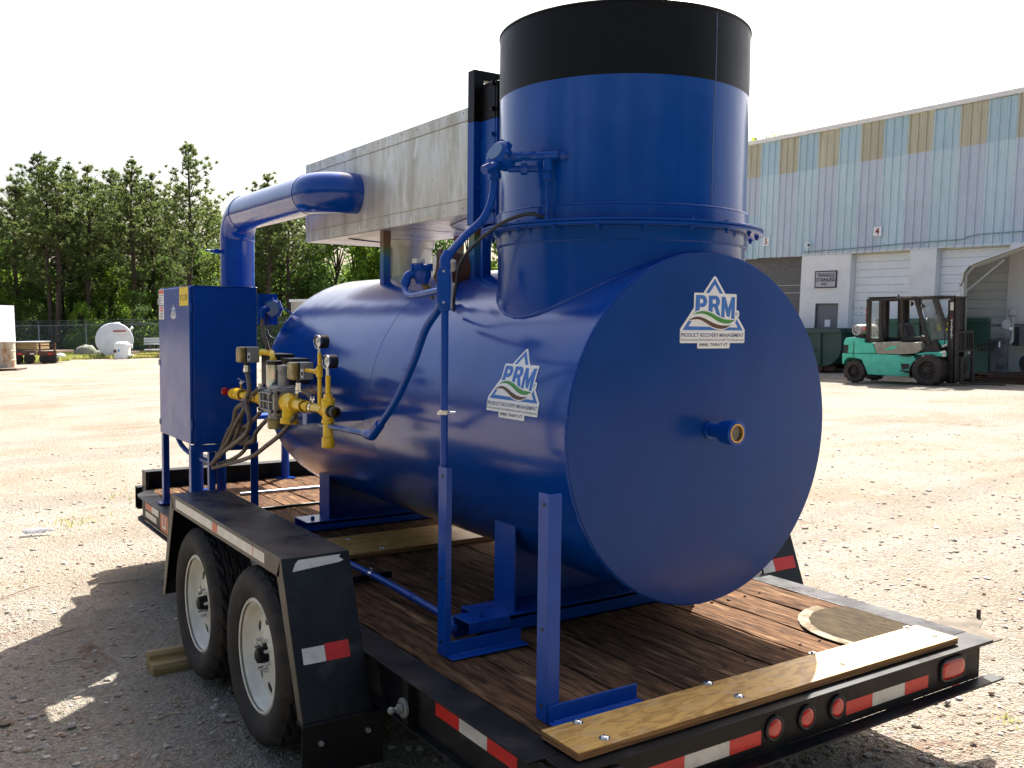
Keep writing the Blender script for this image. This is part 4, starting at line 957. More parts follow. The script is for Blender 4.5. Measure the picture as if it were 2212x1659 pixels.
PG = thing('spark_plug_fitting', (.56, 1.76, 1.90), 'white insulated fitting and brown valve standing on the tank behind the conduit', 'fitting')
m = MB(); m.lathe((.555, 1.765, 1.895), (-.2, -.3, .93), [(0, .012), (.01, .020), (.03, .022), (.035, .03), (.05, .026), (.06, .016), (.09, .014), (.1, .022), (.115, .022), (.12, .01), (.17, .008)], 14); obj('insulator', m, mat('white ceramic', (.75, .73, .66), .4), PG)
obj('cap', MB().lathe((.52, 1.70, 2.06), (-.2, -.3, .93), [(0, .012), (.01, .024), (.05, .022), (.06, .0)], 12), mat('cream cap', (.62, .55, .42), .5), PG)
m = MB(); m.lathe((.70, 2.05, 2.10), (-.5, .15, .05), [(-.12, 0), (-.12, .05), (-.10, .075), (.02, .085), (.05, .085), (.07, .05), (.07, 0)], 18); m.cyl((.70, 2.05, 2.07), (.72, 2.08, 1.9), .05, 12); m.cyl((.62, 1.93, 2.05), (.63, 1.95, 1.95), .02, 10); obj('valve_body', m, RUST, PG)
m = MB(); m.lathe((.70, 2.05, 2.10), (-.5, .15, .05), [(.07, .055), (.074, .05), (.074, 0)], 24); obj('name_disc', m, mat('cream disc', (.6, .56, .46), .5), PG)

# ================================================================== GAS TRAIN
Q = thing('gas_train', (.12, 2.8, 1.385), 'yellow gas pipe train with valves, regulator and two pressure gauges beside the tank', 'gas train')
gx_, gz_ = .12, 1.388
def pipe(p0, p1, r, mm=YEL, nm='pipe', n=18): return obj(nm, MB().cyl(p0, p1, r, n), mm, Q)
def fit(c, d, prof, nm, mm=YEL, n=20): return obj(nm, MB().lathe(c, d, prof, n), mm, Q)
pipe((gx_, 3.66, gz_ - .012), (gx_, 3.02, gz_ - .006), .0215); pipe((gx_, 2.74, gz_), (gx_, 2.16, gz_), .0215)
band_ = lambda l, r: [(0, r * .86), (.004, r), (.012, r), (.014, r * .88), (l - .014, r * .88), (l - .012, r), (l - .004, r), (l, r * .86)]
fit((gx_, 3.70, gz_ - .012), (0, -1, 0), [(0, 0), (.002, .028), (.03, .034), (.034, .028), (.06, .028), (.062, .0)], 'elbow_cap')
fit((gx_, 3.60, gz_ - .01), (0, -1, 0), band_(.10, .037), 'ball_valve'); fit((gx_, 3.40, gz_ - .01), (0, -1, 0), band_(.09, .033), 'union'); fit((gx_, 3.27, gz_ - .008), (0, -1, 0), band_(.05, .031), 'coupling')
fit((gx_, 3.17, gz_ - .008), (0, -1, 0), band_(.06, .038), 'coupling'); 
fit((gx_, 2.62, gz_), (0, -1, 0), band_(.11, .033), 'ball_valve'); fit((gx_, 2.47, gz_), (0, -1, 0), band_(.045, .029), 'coupling')
def handle(y, z):
    h = obj('valve_stem', MB().cyl((gx_, y, z), (gx_, y, z + .05), .009, 10), BRASS, Q)
    m = MB(); m.prism([(gx_ - .012, y + .012, z + .05), (gx_ + .012, y + .012, z + .05), (gx_ + .01, y - .08, z + .062), (gx_ - .01, y - .08, z + .062)], (0, 0, 0), (0, 0, .003)); m.cyl((gx_, y, z + .045), (gx_, y, z + .06), .011, 6); obj('handle', m, CHROME, h)
handle(3.52, gz_ + .01); handle(2.60, gz_ + .012)
m = MB(); m.prism([(gx_ - .012, 3.47, gz_ + .072), (gx_ + .012, 3.47, gz_ + .072), (gx_ + .01, 3.57, gz_ + .084), (gx_ - .01, 3.57, gz_ + .084)], (0, 0, 0), (0, 0, .003)); obj('handle', m, CHROME, Q)
# strainer
m = MB(); m.lathe((gx_, 2.75, gz_), (0, -1, 0), [(0, .03), (.0, .05), (.02, .052), (.03, .045), (.05, .040), (.09, .036), (.095, .042), (.12, .042), (.122, .03)], 22)
m.lathe((gx_, 2.70, gz_ - .01), (-.1, -.05, -.9), [(0, .042), (.07, .040), (.072, .048), (.10, .048), (.104, .03), (.106, 0)], 20); obj('strainer', m, YEL, Q)
# safety valve body: finned cast block
yb0, yb1 = 2.76, 3.02
m = MB(); m.box(gx_ - .055, gx_ + .075, 2.80, 2.98, gz_ - .065, gz_ + .06); vb = obj('valve_body', m, CAST, Q, bevel=.006)
for y in (2.765, 2.985): obj('end_flange', MB().box(gx_ - .068, gx_ + .07, y, y + .022, gz_ - .072, gz_ + .068), CAST, vb, bevel=.003)
for k in range(3): obj('cooling_rib', MB().box(gx_ - .072, gx_ - .055, 2.80, 2.98, gz_ - .05 + .045 * k, gz_ - .042 + .045 * k), CAST, vb, bevel=.002)
for y in (2.84, 2.93): obj('cooling_rib', MB().box(gx_ - .070, gx_ - .055, y, y + .01, gz_ - .05, gz_ + .05), CAST, vb, bevel=.002)
for y, z in ((2.787, .05), (2.787, -.05), (2.99, .05), (2.99, -.05)):
    m = MB(); m.cyl((gx_ - .066, y, gz_ + z), (gx_ - .078, y, gz_ + z), .008, 8); obj('bolt', m, BLKPL, vb)
    m = MB(); m.cyl((gx_ - .045, 2.766, gz_ + z), (gx_ - .045, 2.755, gz_ + z), .009, 6); obj('bolt', m, GALV, vb)
obj('diaphragm_cover', MB().lathe((gx_ + .02, 2.865, gz_ + .06), (0, 0, 1), [(0, .075), (.006, .082), (.016, .082), (.024, .070), (.028, .04)], 32), CAST, Q)
obj('round_regulator_cap', MB().lathe((gx_ + .01, 2.83, gz_ + .07), (0, 0, 1), [(0, .032), (.10, .030), (.102, .035), (.125, .035), (.127, .026), (.130, 0)], 12), CAST, Q)
obj('solenoid', MB().lathe((gx_, 2.955, gz_ + .06), (0, 0, 1), [(0, .040), (.005, .042), (.135, .042), (.136, .0)], 32), IRID, Q); obj('solenoid_cap', MB().lathe((gx_, 2.955, gz_ + .196), (0, 0, 1), [(0, .044), (.018, .044), (.022, .036), (.022, 0)], 32), BLKPL, Q)
obj('actuator_box', MB().box(gx_ + .03, gx_ + .15, 3.03, 3.25, gz_ + .07, gz_ + .25), BLKPL, Q, bevel=.004); obj('actuator_box', MB().box(gx_ + .06, gx_ + .17, 2.85, 3.05, gz_ + .09, gz_ + .23), BLKPL, Q, bevel=.004)
m = MB(); m.lathe((gx_ - .005, 2.90, gz_ - .065), (0, 0, -1), [(0, .046), (.02, .046), (.035, .044), (.036, 0)], 24); obj('lower_neck', m, CAST, Q)
m = MB(); m.lathe((gx_ - .005, 2.90, gz_ - .10), (0, 0, -1), [(0, .050), (.012, .051), (.013, .049), (.05, .049), (.054, .044), (.054, 0)], 28); obj('lower_cap', m, BRASS, Q)
# pressure switches
def pswitch(c, lab):
    c = Vector(c); sw = obj('pressure_switch', MB().box(c.x - .022, c.x + .052, c.y - .045, c.y + .045, c.z - .045, c.z + .045), GREYP, Q, bevel=.006)
    obj('front_cover', MB().box(c.x - .062, c.x - .027, c.y - .046, c.y + .046, c.z - .046, c.z + .046), BRASS, sw, bevel=.012, seg=3)
    obj('gasket', MB().box(c.x - .027, c.x - .022, c.y - .042, c.y + .042, c.z - .042, c.z + .042), BLKPL, sw)
    obj('rating_label', MB().box(c.x - .021, c.x - .004, c.y - .0460, c.y - .0452, c.z - .035, c.z + .012), WHITE, sw)
    obj('print_mark', MB().box(c.x - .017, c.x - .008, c.y - .0464, c.y - .0461, c.z - .022, c.z - .003), PBLACK, sw)
    m = MB(); m.cyl((c.x - .01, c.y, c.z - .045), (c.x - .01, c.y, c.z - .062), .016, 8); obj('gland', m, BLKPL, sw)
    m = MB(); m.cyl((c.x - .01, c.y, c.z - .062), (c.x - .01, c.y, c.z - .082), .018, 8); m.cyl((c.x - .01, c.y, c.z - .082), (c.x - .01, c.y, c.z - .1), .021, 8); obj('gland_nut', m, CHROME, sw)
pswitch((.085, 3.28, 1.628), ''); pswitch((.12, 2.55, 1.567), '')
obj('pilot_pipe', MB().tube([(.14, 3.22, 1.64), (.14, 3.09, 1.643), (.135, 3.03, 1.643), (.13, 3.0, 1.63), (.125, 2.97, 1.595)], .0145, 12, 3), YEL, Q)
for p, d in (((.138, 3.06, 1.643), (0, -1, 0)), ((.128, 2.985, 1.618), (-.1, -.2, -1))): fit(p, d, [(0, .019), (.02, .020), (.022, .015)], 'elbow_band')
# gauge riser 1 with tee to the second switch
pipe((gx_ + .01, 2.325, 1.40), (gx_ + .01, 2.325, 1.665), .0105, nm='gauge_riser'); fit((gx_ + .01, 2.325, 1.545), (0, 0, 1), band_(.055, .0175), 'tee'); pipe((gx_ + .01, 2.33, 1.572), (gx_ + .01, 2.505, 1.572), .010, nm='branch'); fit((gx_ + .01, 2.37, 1.572), (0, -1, 0), band_(.03, .0165), 'bushing')
pipe((gx_ + .01, 2.325, 1.655), (gx_ + .01, 2.325, 1.70), .0085, CHROME, 'snubber')
pipe((gx_, 2.195, 1.43), (gx_, 2.195, 1.56), .0125, nm='gauge_riser'); pipe((gx_, 2.195, 1.545), (gx_, 2.195, 1.60), .0105, CHROME, 'snubber')
def gauge(c, r):
    c = Vector(c); d = Vector((-.985, .0, -.0)).normalized() + Vector((0, -.12, 0)); d.normalize()
    g = obj('gauge', MB().lathe(c, d, [(-.042, 0), (-.042, r), (.004, r), (.008, r * .98), (.010, r * .93), (.006, r * .9)], 36), BLKPL, Q)
    obj('dial', MB().lathe(c, d, [(.002, r * .92), (.0025, 0)], 36), GLASSY, g)
    obj('bezel', MB().lathe(c, d, [(.004, r * 1.005), (.010, r * 1.0), (.011, r * .93), (.009, r * .90)], 36), CHROME, g)
    u, v = MB().frame_(d); c2 = c + d * .0045; m = MB()
    for k in range(11):
        a = math.radians(225 - 27 * k); q = u * cos(a) * -1 + v * sin(a) * -1; m.obox(c2 + q * r * .76, q * r * .09, q.cross(d) * r * .018, d * .0003)
    obj('scale_marks', m, PBLACK, g); a = math.radians(215); q = (u * cos(a) + v * sin(a)); m = MB(); m.obox(c2 + q * r * .25 + d * .0008, q * r * .42, q.cross(d) * r * .025, d * .0004); m.cyl(c2, c2 + d * .002, r * .1, 10); obj('needle', m, PBLACK, g)
gauge((gx_ + .005, 2.325, 1.722), .034); gauge((gx_ - .005, 2.19, 1.628), .034)
# cross with drip leg
m = MB(); m.lathe((gx_, 2.245, gz_), (0, -1, 0), [(0, .029), (.002, .032), (.014, .032), (.016, .027), (.07, .027), (.072, .032), (.084, .032), (.085, .02)], 20)
m.lathe((gx_, 2.195, gz_ - .06), (0, 0, 1), [(0, .030), (.002, .033), (.014, .033), (.016, .028), (.09, .028), (.092, .033), (.112, .033), (.114, .02)], 20); obj('cross', m, YEL, Q)
m = MB(); m.cyl((gx_, 2.195, gz_ + .052), (gx_, 2.195, gz_ + .062), .036, 4); m.cyl((gx_, 2.195, gz_ + .062), (gx_, 2.195, gz_ + .08), .022, 6); obj('reducer_bushing', m, YEL, Q)
pipe((gx_, 2.195, gz_ - .05), (gx_, 2.195, gz_ - .155), .025, nm='drip_leg'); fit((gx_, 2.195, gz_ - .125), (0, 0, -1), [(0, .026), (.003, .032), (.012, .031), (.05, .032), (.054, .03), (.056, 0)], 'drip_cap')
m = MB(); m.lathe((gx_, 2.165, gz_), (0, -1, 0), [(0, .029), (.016, .029), (.018, .022), (.036, .022), (.038, .027), (.065, .027), (.067, .024), (.067, .019), (.03, .018)], 14); obj('nipple', m, BLKPL, Q)
m = MB(); m.lathe((gx_, 2.40, gz_), (0, -1, 0), [(0, .0225), (.0, .0255), (.018, .0255), (.018, .0225)], 20); m.cyl((gx_ + .0, 2.39, gz_ + .025), (gx_, 2.39, gz_ + .045), .004, 6); m.sphere((gx_ - .004, 2.405, gz_ + .045), .011, 8, (.3, 1, 1)); m.sphere((gx_ + .0, 2.378, gz_ + .047), .011, 8, (.3, 1, 1)); obj('pipe_clamp', m, CHROME, Q)
SB = thing('train_bracket', (.36, 2.33, 1.34), 'blue angle bracket holding the yellow pipes off the tank side', 'bracket')
obj('angle', MB().box(.06, .372, 2.322, 2.328, 1.318, 1.366).box(.06, .372, 2.328, 2.37, 1.360, 1.366), BLUE2, SB, bevel=.001); obj('riser_plate', MB().box(.05, .056, 2.30, 2.35, 1.312, 1.368), mat('pale blue edge', (.10, .14, .33), .4), SB)
obj('angle', MB().box(.06, .40, 3.30, 3.306, 1.318, 1.366).box(.06, .40, 3.306, 3.35, 1.360, 1.366), BLUE2, SB, bevel=.001)
# flexible conduits
HP = [
 (.0135, [(.075, 3.28, 1.53), (.06, 3.19, 1.439), (.05, 3.218, 1.36), (.05, 3.157, 1.261), (.05, 3.205, 1.189), (.05, 3.387, 1.113), (.055, 3.708, 1.005), (.06, 3.94, .907)]),
 (.0125, [(.10, 3.10, 1.46), (.095, 3.243, 1.393), (.09, 3.324, 1.335), (.09, 3.528, 1.21), (.09, 3.709, 1.075), (.085, 3.92, .957), (.08, 3.96, .885)]),
 (.0145, [(.13, 3.50, 1.33), (.12, 3.624, 1.284), (.12, 3.68, 1.195), (.115, 3.81, 1.097), (.10, 3.93, .948)]),
 (.0125, [(.11, 2.60, 1.33), (.10, 2.787, 1.219), (.095, 3.017, 1.125), (.09, 3.233, 1.043), (.085, 3.516, .976), (.08, 3.80, .915), (.07, 3.95, .88)]),
 (.0125, [(.12, 2.95, 1.30), (.13, 3.116, 1.257), (.13, 3.288, 1.172), (.13, 3.337, 1.119), (.13, 3.453, 1.09), (.13, 3.522, 1.033), (.12, 3.70, .965), (.10, 3.92, .91)]),
 (.0125, [(.17, 3.95, 1.12), (.14, 3.819, 1.113), (.14, 3.516, 1.187), (.14, 3.284, 1.273), (.14, 3.20, 1.331)]),
 (.0125, [(.15, 3.95, 1.06), (.12, 3.90, 1.027), (.12, 3.756, 1.046), (.115, 3.593, 1.137), (.11, 3.487, 1.256), (.11, 3.385, 1.36)]),
 (.0125, [(.11, 2.55, 1.49), (.125, 2.54, 1.465), (.13, 2.47, 1.453), (.135, 2.435, 1.41), (.14, 2.475, 1.37)]),
 (.0125, [(.24, 3.95, 1.10), (.20, 3.85, 1.06), (.18, 3.7, 1.06), (.16, 3.5, 1.12)]),
 (.0125, [(.22, 3.95, 1.17), (.20, 3.86, 1.14), (.18, 3.75, 1.13), (.16, 3.6, 1.16)]),
]
LBL = ['grey brown flexible conduit dropping from the left pressure switch to the cabinet foot', 'flexible conduit from the black actuator box down to the cabinet foot', 'thick flexible conduit looping from the rear valve elbow down to the cabinet foot',
 'longest flexible conduit sweeping low from the strainer to the cabinet foot', 'kinked flexible conduit under the brass capped valve', 'upper flexible conduit entering the cabinet from under the valve', 'flexible conduit curling into the lower corner of the cabinet',
 'short flexible conduit looping behind the right pressure switch', 'lowest short conduit stub on the cabinet back', 'short conduit stub above the others on the cabinet back']
for (r_, pts), lb in zip(HP, LBL):
    o = obj('flexible_conduit', MB().tube(pts, r_, 12, 4), HOSE); recentre(o, pts[0]); tag(o, lb, 'conduit', 'flexible conduits of the gas train')
obj('rear_switch_gland', MB().cyl((.10, 3.10, 1.47), (.10, 3.10, 1.44), .02, 10), CHROME, Q)
# ================================================================== WAREHOUSE
EB = Vector((-0.03479726, -0.99932459, -0.01181125)).normalized(); ZB = Vector((0.01864703, -0.01246557, 0.99974842)).normalized(); NB = EB.cross(ZB).normalized()
CB = Vector((26.2327, 21.4127, 1.9726))
MWB = Matrix(((EB.x, -NB.x, ZB.x, CB.x), (EB.y, -NB.y, ZB.y, CB.y), (EB.z, -NB.z, ZB.z, CB.z), (0, 0, 0, 1)))
def onwall(x, z, off=0):
    return CB + EB * x + ZB * z + NB * off
U = 1.4
def vec_mat(v0, mw): return [tuple(mw @ Vector(p)) for p in v0]
BLD = thing('warehouse', (0, 0, 0), 'long warehouse with pale blue corrugated upper wall, yellow panels and white doors below', 'building', mw=MWB)
BLD.matrix_world = MWB; ORG[BLD.name] = Vector((0, 0, 0))
PBL = mat('faded sky blue sheet', (.43, .58, .65), .5, c2=(.40, .55, .62), ns=1.6, nd=6, stretch=(2, 2, .5), c3=(.48, .58, .60), ns3=1.1, vary=.05)
PFI = mat('weathered fibreglass sheet', (.50, .62, .68), .55, c2=(.54, .66, .71), ns=2.2, nd=7, stretch=(3, 3, .4), c3=(.46, .57, .65), ns3=1.3, vary=.03)
PLV = mat('lavender fibreglass sheet', (.50, .56, .645), .55, c2=(.53, .59, .66), ns=2.2, nd=7, stretch=(3, 3, .4), c3=(.47, .53, .62), ns3=1.3, vary=.03)
PYE = mat('yellowed skylight sheet', (.50, .475, .36), .5, c2=(.46, .43, .31), ns=2.5, nd=6, stretch=(2, 2, .4), c3=(.56, .53, .40), ns3=1.7, vary=.05)
WHW = mat('white painted masonry', (.80, .79, .78), .8, c2=(.75, .74, .73), ns=2, nd=6, bs=30, bstr=.25, c3=(.62, .60, .58), ns3=.9, lo3=.55, hi3=.8)
WHD = mat('white door panel', (.80, .82, .83), .5, c2=(.76, .78, .79), ns=3, c3=(.60, .60, .58), ns3=4, lo3=.6, hi3=.8)
GRD = mat('grey roller door', (.17, .165, .165), .55, c2=(.12, .115, .11), ns=3, stretch=(1, 1, 8))
TRIM = mat('white eave trim', (.74, .75, .77), .4)
def rib_panel(wd, h, nm, mm):
    """sheet with trapezoid ribs, local x 0..wd, z 0..h, outward -y"""
    xs = []; n = 3; p = wd / n
    for k in range(n):
        a = k * p
        xs += [(a, .0), (a + .012, -.045), (a + .058, -.045), (a + .07, .0), (a + .135, 0), (a + .145, -.009), (a + .160, -.009), (a + .17, 0), (a + .235, 0), (a + .245, -.009), (a + .26, -.009), (a + .27, 0)]
    xs.append((wd, 0)); m = MB(); rows = [0, h * .5, h]
    for z in rows:
        for x, y in xs: m.v.append((x, y - (0 if z in (0, h) else .003), z))
    q = len(xs)
    for j in range(2):
        for i in range(q - 1): m.f.append((j * q + i, j * q + i + 1, (j + 1) * q + i + 1, (j + 1) * q + i))
    me = bpy.data.meshes.new(nm); me.from_pydata(m.v, [], m.f); me.materials.append(mm); return me
PW = .6462 * U
rows = [(4.0 * U, 4.87 * U, (PYE, PBL)), (2.955 * U, 4.0 * U, (PLV, PFI)), (1.80 * U, 2.955 * U, (PLV, PFI))]
cache = {}
for r_, (za, zb, mms) in enumerate(rows):
    for c_ in range(-3, 13):
        yel = (c_ % 2 == 0); mm = mms[0] if yel else mms[1]
        if r_ == 2 and c_ < 1: mm = PBL
        key = (r_, mm.name)
        if key not in cache: cache[key] = rib_panel(PW - .002, zb - za + .05, 'wall_panel', mm)
        o = bpy.data.objects.new('wall_panel', cache[key]); COL.objects.link(o); o.parent = BLD
        o.location = ((-1.163 + .6462 * (c_ - 1)) * U - .0, -.006 * (2 - r_) - .002 * (c_ % 2), za - .05 + random.uniform(-.02, .02))
def bl(nm, m, mm, par=None, **k): return obj(nm, m, mm, par or BLD, local=True, **k)
xl, xr = -4.2 * U, 8.6 * U
bl('wall_core', MB().box(xl, xr, .02, 14, 1.84 * U, 4.88 * U), PBL)
m = MB(); m.box(xl, xr, -.12, .05, 4.87 * U, 4.95 * U); bl('eave_trim', m, TRIM, bevel=.01)
m = MB(); m.prism([(xl, -.16, 4.945 * U), (xl, 14, 5.9 * U), (xl, 14, 6.0 * U), (xl, -.16, 4.965 * U)], (0, 0, 0), (xr - xl, 0, 0)); bl('roof', m, TRIM)
zb = -1.06 * U
def wallpiece(a, b_, z0=zb, z1=1.80 * U, y=-.0, nm='masonry_wall'): return bl(nm, MB().box(a * U, b_ * U, y, .5, z0, z1), WHW)
wallpiece(.39, .905); wallpiece(.905, 1.625, z0=.545 * U); wallpiece(1.625, 1.93); wallpiece(3.573, 4.25); wallpiece(5.95, 6.6)
wallpiece(-3.4, -2.4)
bl('lintel', MB().box(xl, xr, .10, .5, 1.80 * U, 1.85 * U), WHW)
bl('inside_back', MB().box(xl, xr, 3, 3.1, zb, 1.8 * U), WHW)
bl('drip_edge', MB().box(.38 * U, xr, -.03, .0, 1.775 * U, 1.80 * U), TRIM)
# doors: sectional white (panels), grey roller (slats), personnel door
def sect(a, b_):
    d = bl('garage_door', MB().box(a * U, b_ * U, .30, .34, zb, 1.80 * U), WHD)
    n = 15; h = (1.74 * U - zb) / n
    for k in range(n): bl('door_panel', MB().box(a * U + .01, b_ * U - .01, .262, .30, zb + k * h + .006, zb + (k + 1) * h - .006), WHD, d, bevel=.004)
    bl('head_seal', MB().box(a * U, b_ * U, .20, .30, 1.74 * U, 1.80 * U), mat('cream seal', (.6, .57, .42), .7), d)
sect(1.93, 3.573); sect(4.25, 5.95)
rd = bl('roller_door', MB().box(-2.4 * U, .39 * U, .33, .36, zb, 1.80 * U), GRD)
n = 54; h = (1.79 * U - zb) / n
for k in range(n):
    z = zb + k * h; m = MB(); m.prism([(0, .33, z + .003), (0, .305, z + .01), (0, .30, z + h * .5), (0, .305, z + h - .012), (0, .33, z + h - .003)], (-2.4 * U, 0, 0), (2.78 * U, 0, 0)); bl('slat', m, GRD, rd)
for z in (.82 * U, 1.02 * U): bl('rail_strip', MB().box(-2.4 * U, .37 * U, .288, .30, z, z + .03), mat('pale strip', (.4, .4, .42), .5), rd)
GDR = mat('grey personnel door', (.16, .16, .175), .5)
pdn = bl('personnel_door', MB().box(.925 * U, 1.60 * U, .07, .12, zb, .525 * U), GDR, bevel=.004)
m = MB(); m.box(.905 * U, .925 * U, .0, .12, zb, .545 * U); m.box(1.60 * U, 1.625 * U, .0, .12, zb, .545 * U); m.box(.925 * U, 1.60 * U, .0, .12, .525 * U, .545 * U); bl('door_frame', m, GDR, pdn)
bl('notice', MB().box(1.19 * U, 1.36 * U, .064, .069, -.05 * U, .13 * U), WHITE, pdn)
bl('door_closer', MB().box(1.565 * U, 1.585 * U, .055, .069, .2 * U, .30 * U), BLKMET, pdn)
m = MB(); m.tube([(.45 * U, -.045, 1.86 * U), (1.9 * U, -.045, 1.88 * U), (3.6 * U, -.045, 1.92 * U), (4.9 * U, -.045, 1.93 * U), (5.25 * U, -.045, 2.01 * U), (8.0 * U, -.045, 2.02 * U)], .022, 6, 1); bl('wall_conduit', m, mat('blue grey conduit', (.20, .30, .35), .6))
bl('door_window', MB().box(2.17 * U, 2.20 * U, .255, .262, .42 * U, .45 * U).box(2.17 * U, 2.2 * U, .255, .262, .30 * U, .32 * U), BLKPL)
def sign(nm, x0, x1, z0, z1, off, lab, frame=None, lines=(), face=WHITE):
    c_ = onwall((x0 + x1) / 2, (z0 + z1) / 2, off); mw = MWB.copy(); mw.translation = c_
    t = thing(nm, c_, lab, 'sign', 'signs on the warehouse wall', mw=mw); t.matrix_world = mw; hx, hz = (x1 - x0) / 2, (z1 - z0) / 2
    obj('board', MB().box(-hx, hx, .0, .03, -hz, hz), face, t, local=True, bevel=.004)
    if frame: obj('frame', MB().box(-hx - .02, hx + .02, -.008, .03, -hz - .02, -hz + .015).box(-hx - .02, hx + .02, -.008, .03, hz - .015, hz + .02).box(-hx - .02, -hx + .015, -.008, .03, -hz + .015, hz - .015).box(hx - .015, hx + .02, -.008, .03, -hz + .015, hz - .015), frame, t, local=True)
    for s_, xc, zc_, h_, w__, mm in lines:
        vs, fs = text_polys(s_, h_, fit=w__, bold=.028)
        obj('lettering', MB().add([(a_ + xc, -.004, b_ + zc_) for a_, b_ in vs], fs), mm, t, local=True, smooth=False)
DRED = mat('dark red print', (.22, .012, .02), .5)
sign('number_sign', 2.575 * U, 2.80 * U, 2.14 * U, 2.36 * U, .08, 'white sign with a red 4 above the white garage door', lines=[('4', 0, 0, .23, .16, DRED)])
sign('number_sign', -.93 * U, -.72 * U, 2.10 * U, 2.32 * U, .08, 'white sign with a dark 5 above the grey roller door', lines=[('5', 0, 0, .23, .14, DRED)])
sign('business_sign', .885 * U, 1.53 * U, .945 * U, 1.345 * U, .04, 'grey framed TRIANGLE STAINLESS INC. sign above the personnel door', frame=PBLACK, face=mat('pale grey board', (.46, .44, .48), .5),
     lines=[('TRIANGLE', .0, .15, .13, .76, PBLACK), ('STAINLESS', 0, -.015, .13, .82, PBLACK), ('INC.', -.02, -.165, .11, .27, PBLACK)])
c_ = onwall(.657 * U, 2.03 * U, .02)
t = thing('wall_horn', c_, 'small round horn loudspeaker between the number signs on the blue wall', 'loudspeaker')
obj('horn', MB().lathe(c_, NB, [(0, .04), (.08, .05), (.16, .12), (.165, .12), (.10, .05), (.09, 0)], 20), TRIM, t); obj('horn_throat', MB().lathe(c_ + NB * .1, NB, [(0, .055), (.005, .0)], 16), BLKPL, t)

# ================================================================== YARD FRAMES facing the camera
R2 = Vector((.8317, -.5552, .0)).normalized(); B2 = Vector((.5552, .8317, 0))
def yard_mw(p, yaw=None):
    """upright frame, X to the right of the view, Y away, leaning with the yard"""
    x = (R2 if yaw is None else Vector((cos(yaw), sin(yaw), 0))); x = (x + Vector((0, 0, .0235 * x.x - .0098 * x.y))).normalized()
    z = Vector((-.0235, .0098, 1)).normalized(); y = z.cross(x).normalized(); z = x.cross(y)
    return Matrix(((x.x, y.x, z.x, p[0]), (x.y, y.y, z.y, p[1]), (x.z, y.z, z.z, p[2]), (0, 0, 0, 1)))
def yt(nm, x, y, lab, cat, group=None, yaw=None, dz=0):
    p = (x, y, G(x, y) + dz); mw = yard_mw(p, yaw); t = thing(nm, p, lab, cat, group, mw=mw); t.matrix_world = mw; return t
def L_(nm, m, mm, par, **k): return obj(nm, m, mm, par, local=True, **k)
# ---- dumpster
GRN = mat('dark green dumpster paint', (.014, .055, .045), .5, c2=(.03, .075, .06), ns=3, c3=(.07, .04, .022), ns3=4, lo3=.68, hi3=.8)
DU = yt('dumpster', 24.2, 19.35, 'dark green roll off dumpster marked R 162-F in front of the personnel door', 'dumpster', yaw=math.atan2(-.995, -.06))
m = MB(); prof = [(2.0, 1.40), (2.0, .78), (1.88, .48), (1.62, .28), (1.35, .20), (-3.2, .20), (-3.2, 1.40)]
m.prism([(x, 0, z) for x, z in prof], (0, 0, 0), (0, .04, 0)); m.prism([(x, 0, z) for x, z in prof], (0, 1.6, 0), (0, .04, 0)); m.box(-3.2, 1.4, .04, 1.6, .2, .24)
for k in range(4): (xa, za), (xb, zb2) = prof[k], prof[k + 1]; m.prism([(xa, 0, za), (xb, 0, zb2), (xb - .03, 0, zb2 + .02), (xa - .03, 0, za)], (0, .04, 0), (0, 1.56, 0))
L_('hopper', m, GRN, DU)
m = MB(); m.box(-3.2, 2.04, -.07, .02, 1.28, 1.42); m.box(-3.2, 2.04, 1.58, 1.67, 1.28, 1.42); m.box(1.95, 2.06, .02, 1.58, 1.28, 1.42); m.box(-3.2, 1.2, -.06, .0, .72, .80); L_('rim', m, GRN, DU, bevel=.01)
for x in (-2.1, -.9, .45, 1.15): L_('side_rib', MB().box(x - .05, x + .05, -.06, .0, .25, 1.28), GRN, DU, bevel=.01)
m = MB(); m.box(-3.2, 1.6, .1, .25, .03, .2); m.box(-3.2, 1.6, 1.4, 1.55, .03, .2); m.cyl((1.1, .0, .12), (1.1, .2, .12), .12, 16); L_('skids', m, RUST, DU)
vs, fs = text_polys('R 162-F', .10, fit=.55, bold=.02); L_('lettering', MB().add([(a_ - .35, -.074, b_ + 1.35) for a_, b_ in vs], fs), TAPEW, DU, smooth=False)
L_('yellow_board', MB().box(4.6, 5.4, 1.22, 1.28, 1.35, 1.58), PYEL, DU)
L_('rear_hopper', MB().box(2.3, 6.2, 1.3, 1.4, .1, 1.72).box(2.3, 6.2, 1.24, 1.3, 1.58, 1.70), mat('faded green panel', (.05, .13, .09), .6), DU, label='paler green bin wall behind')
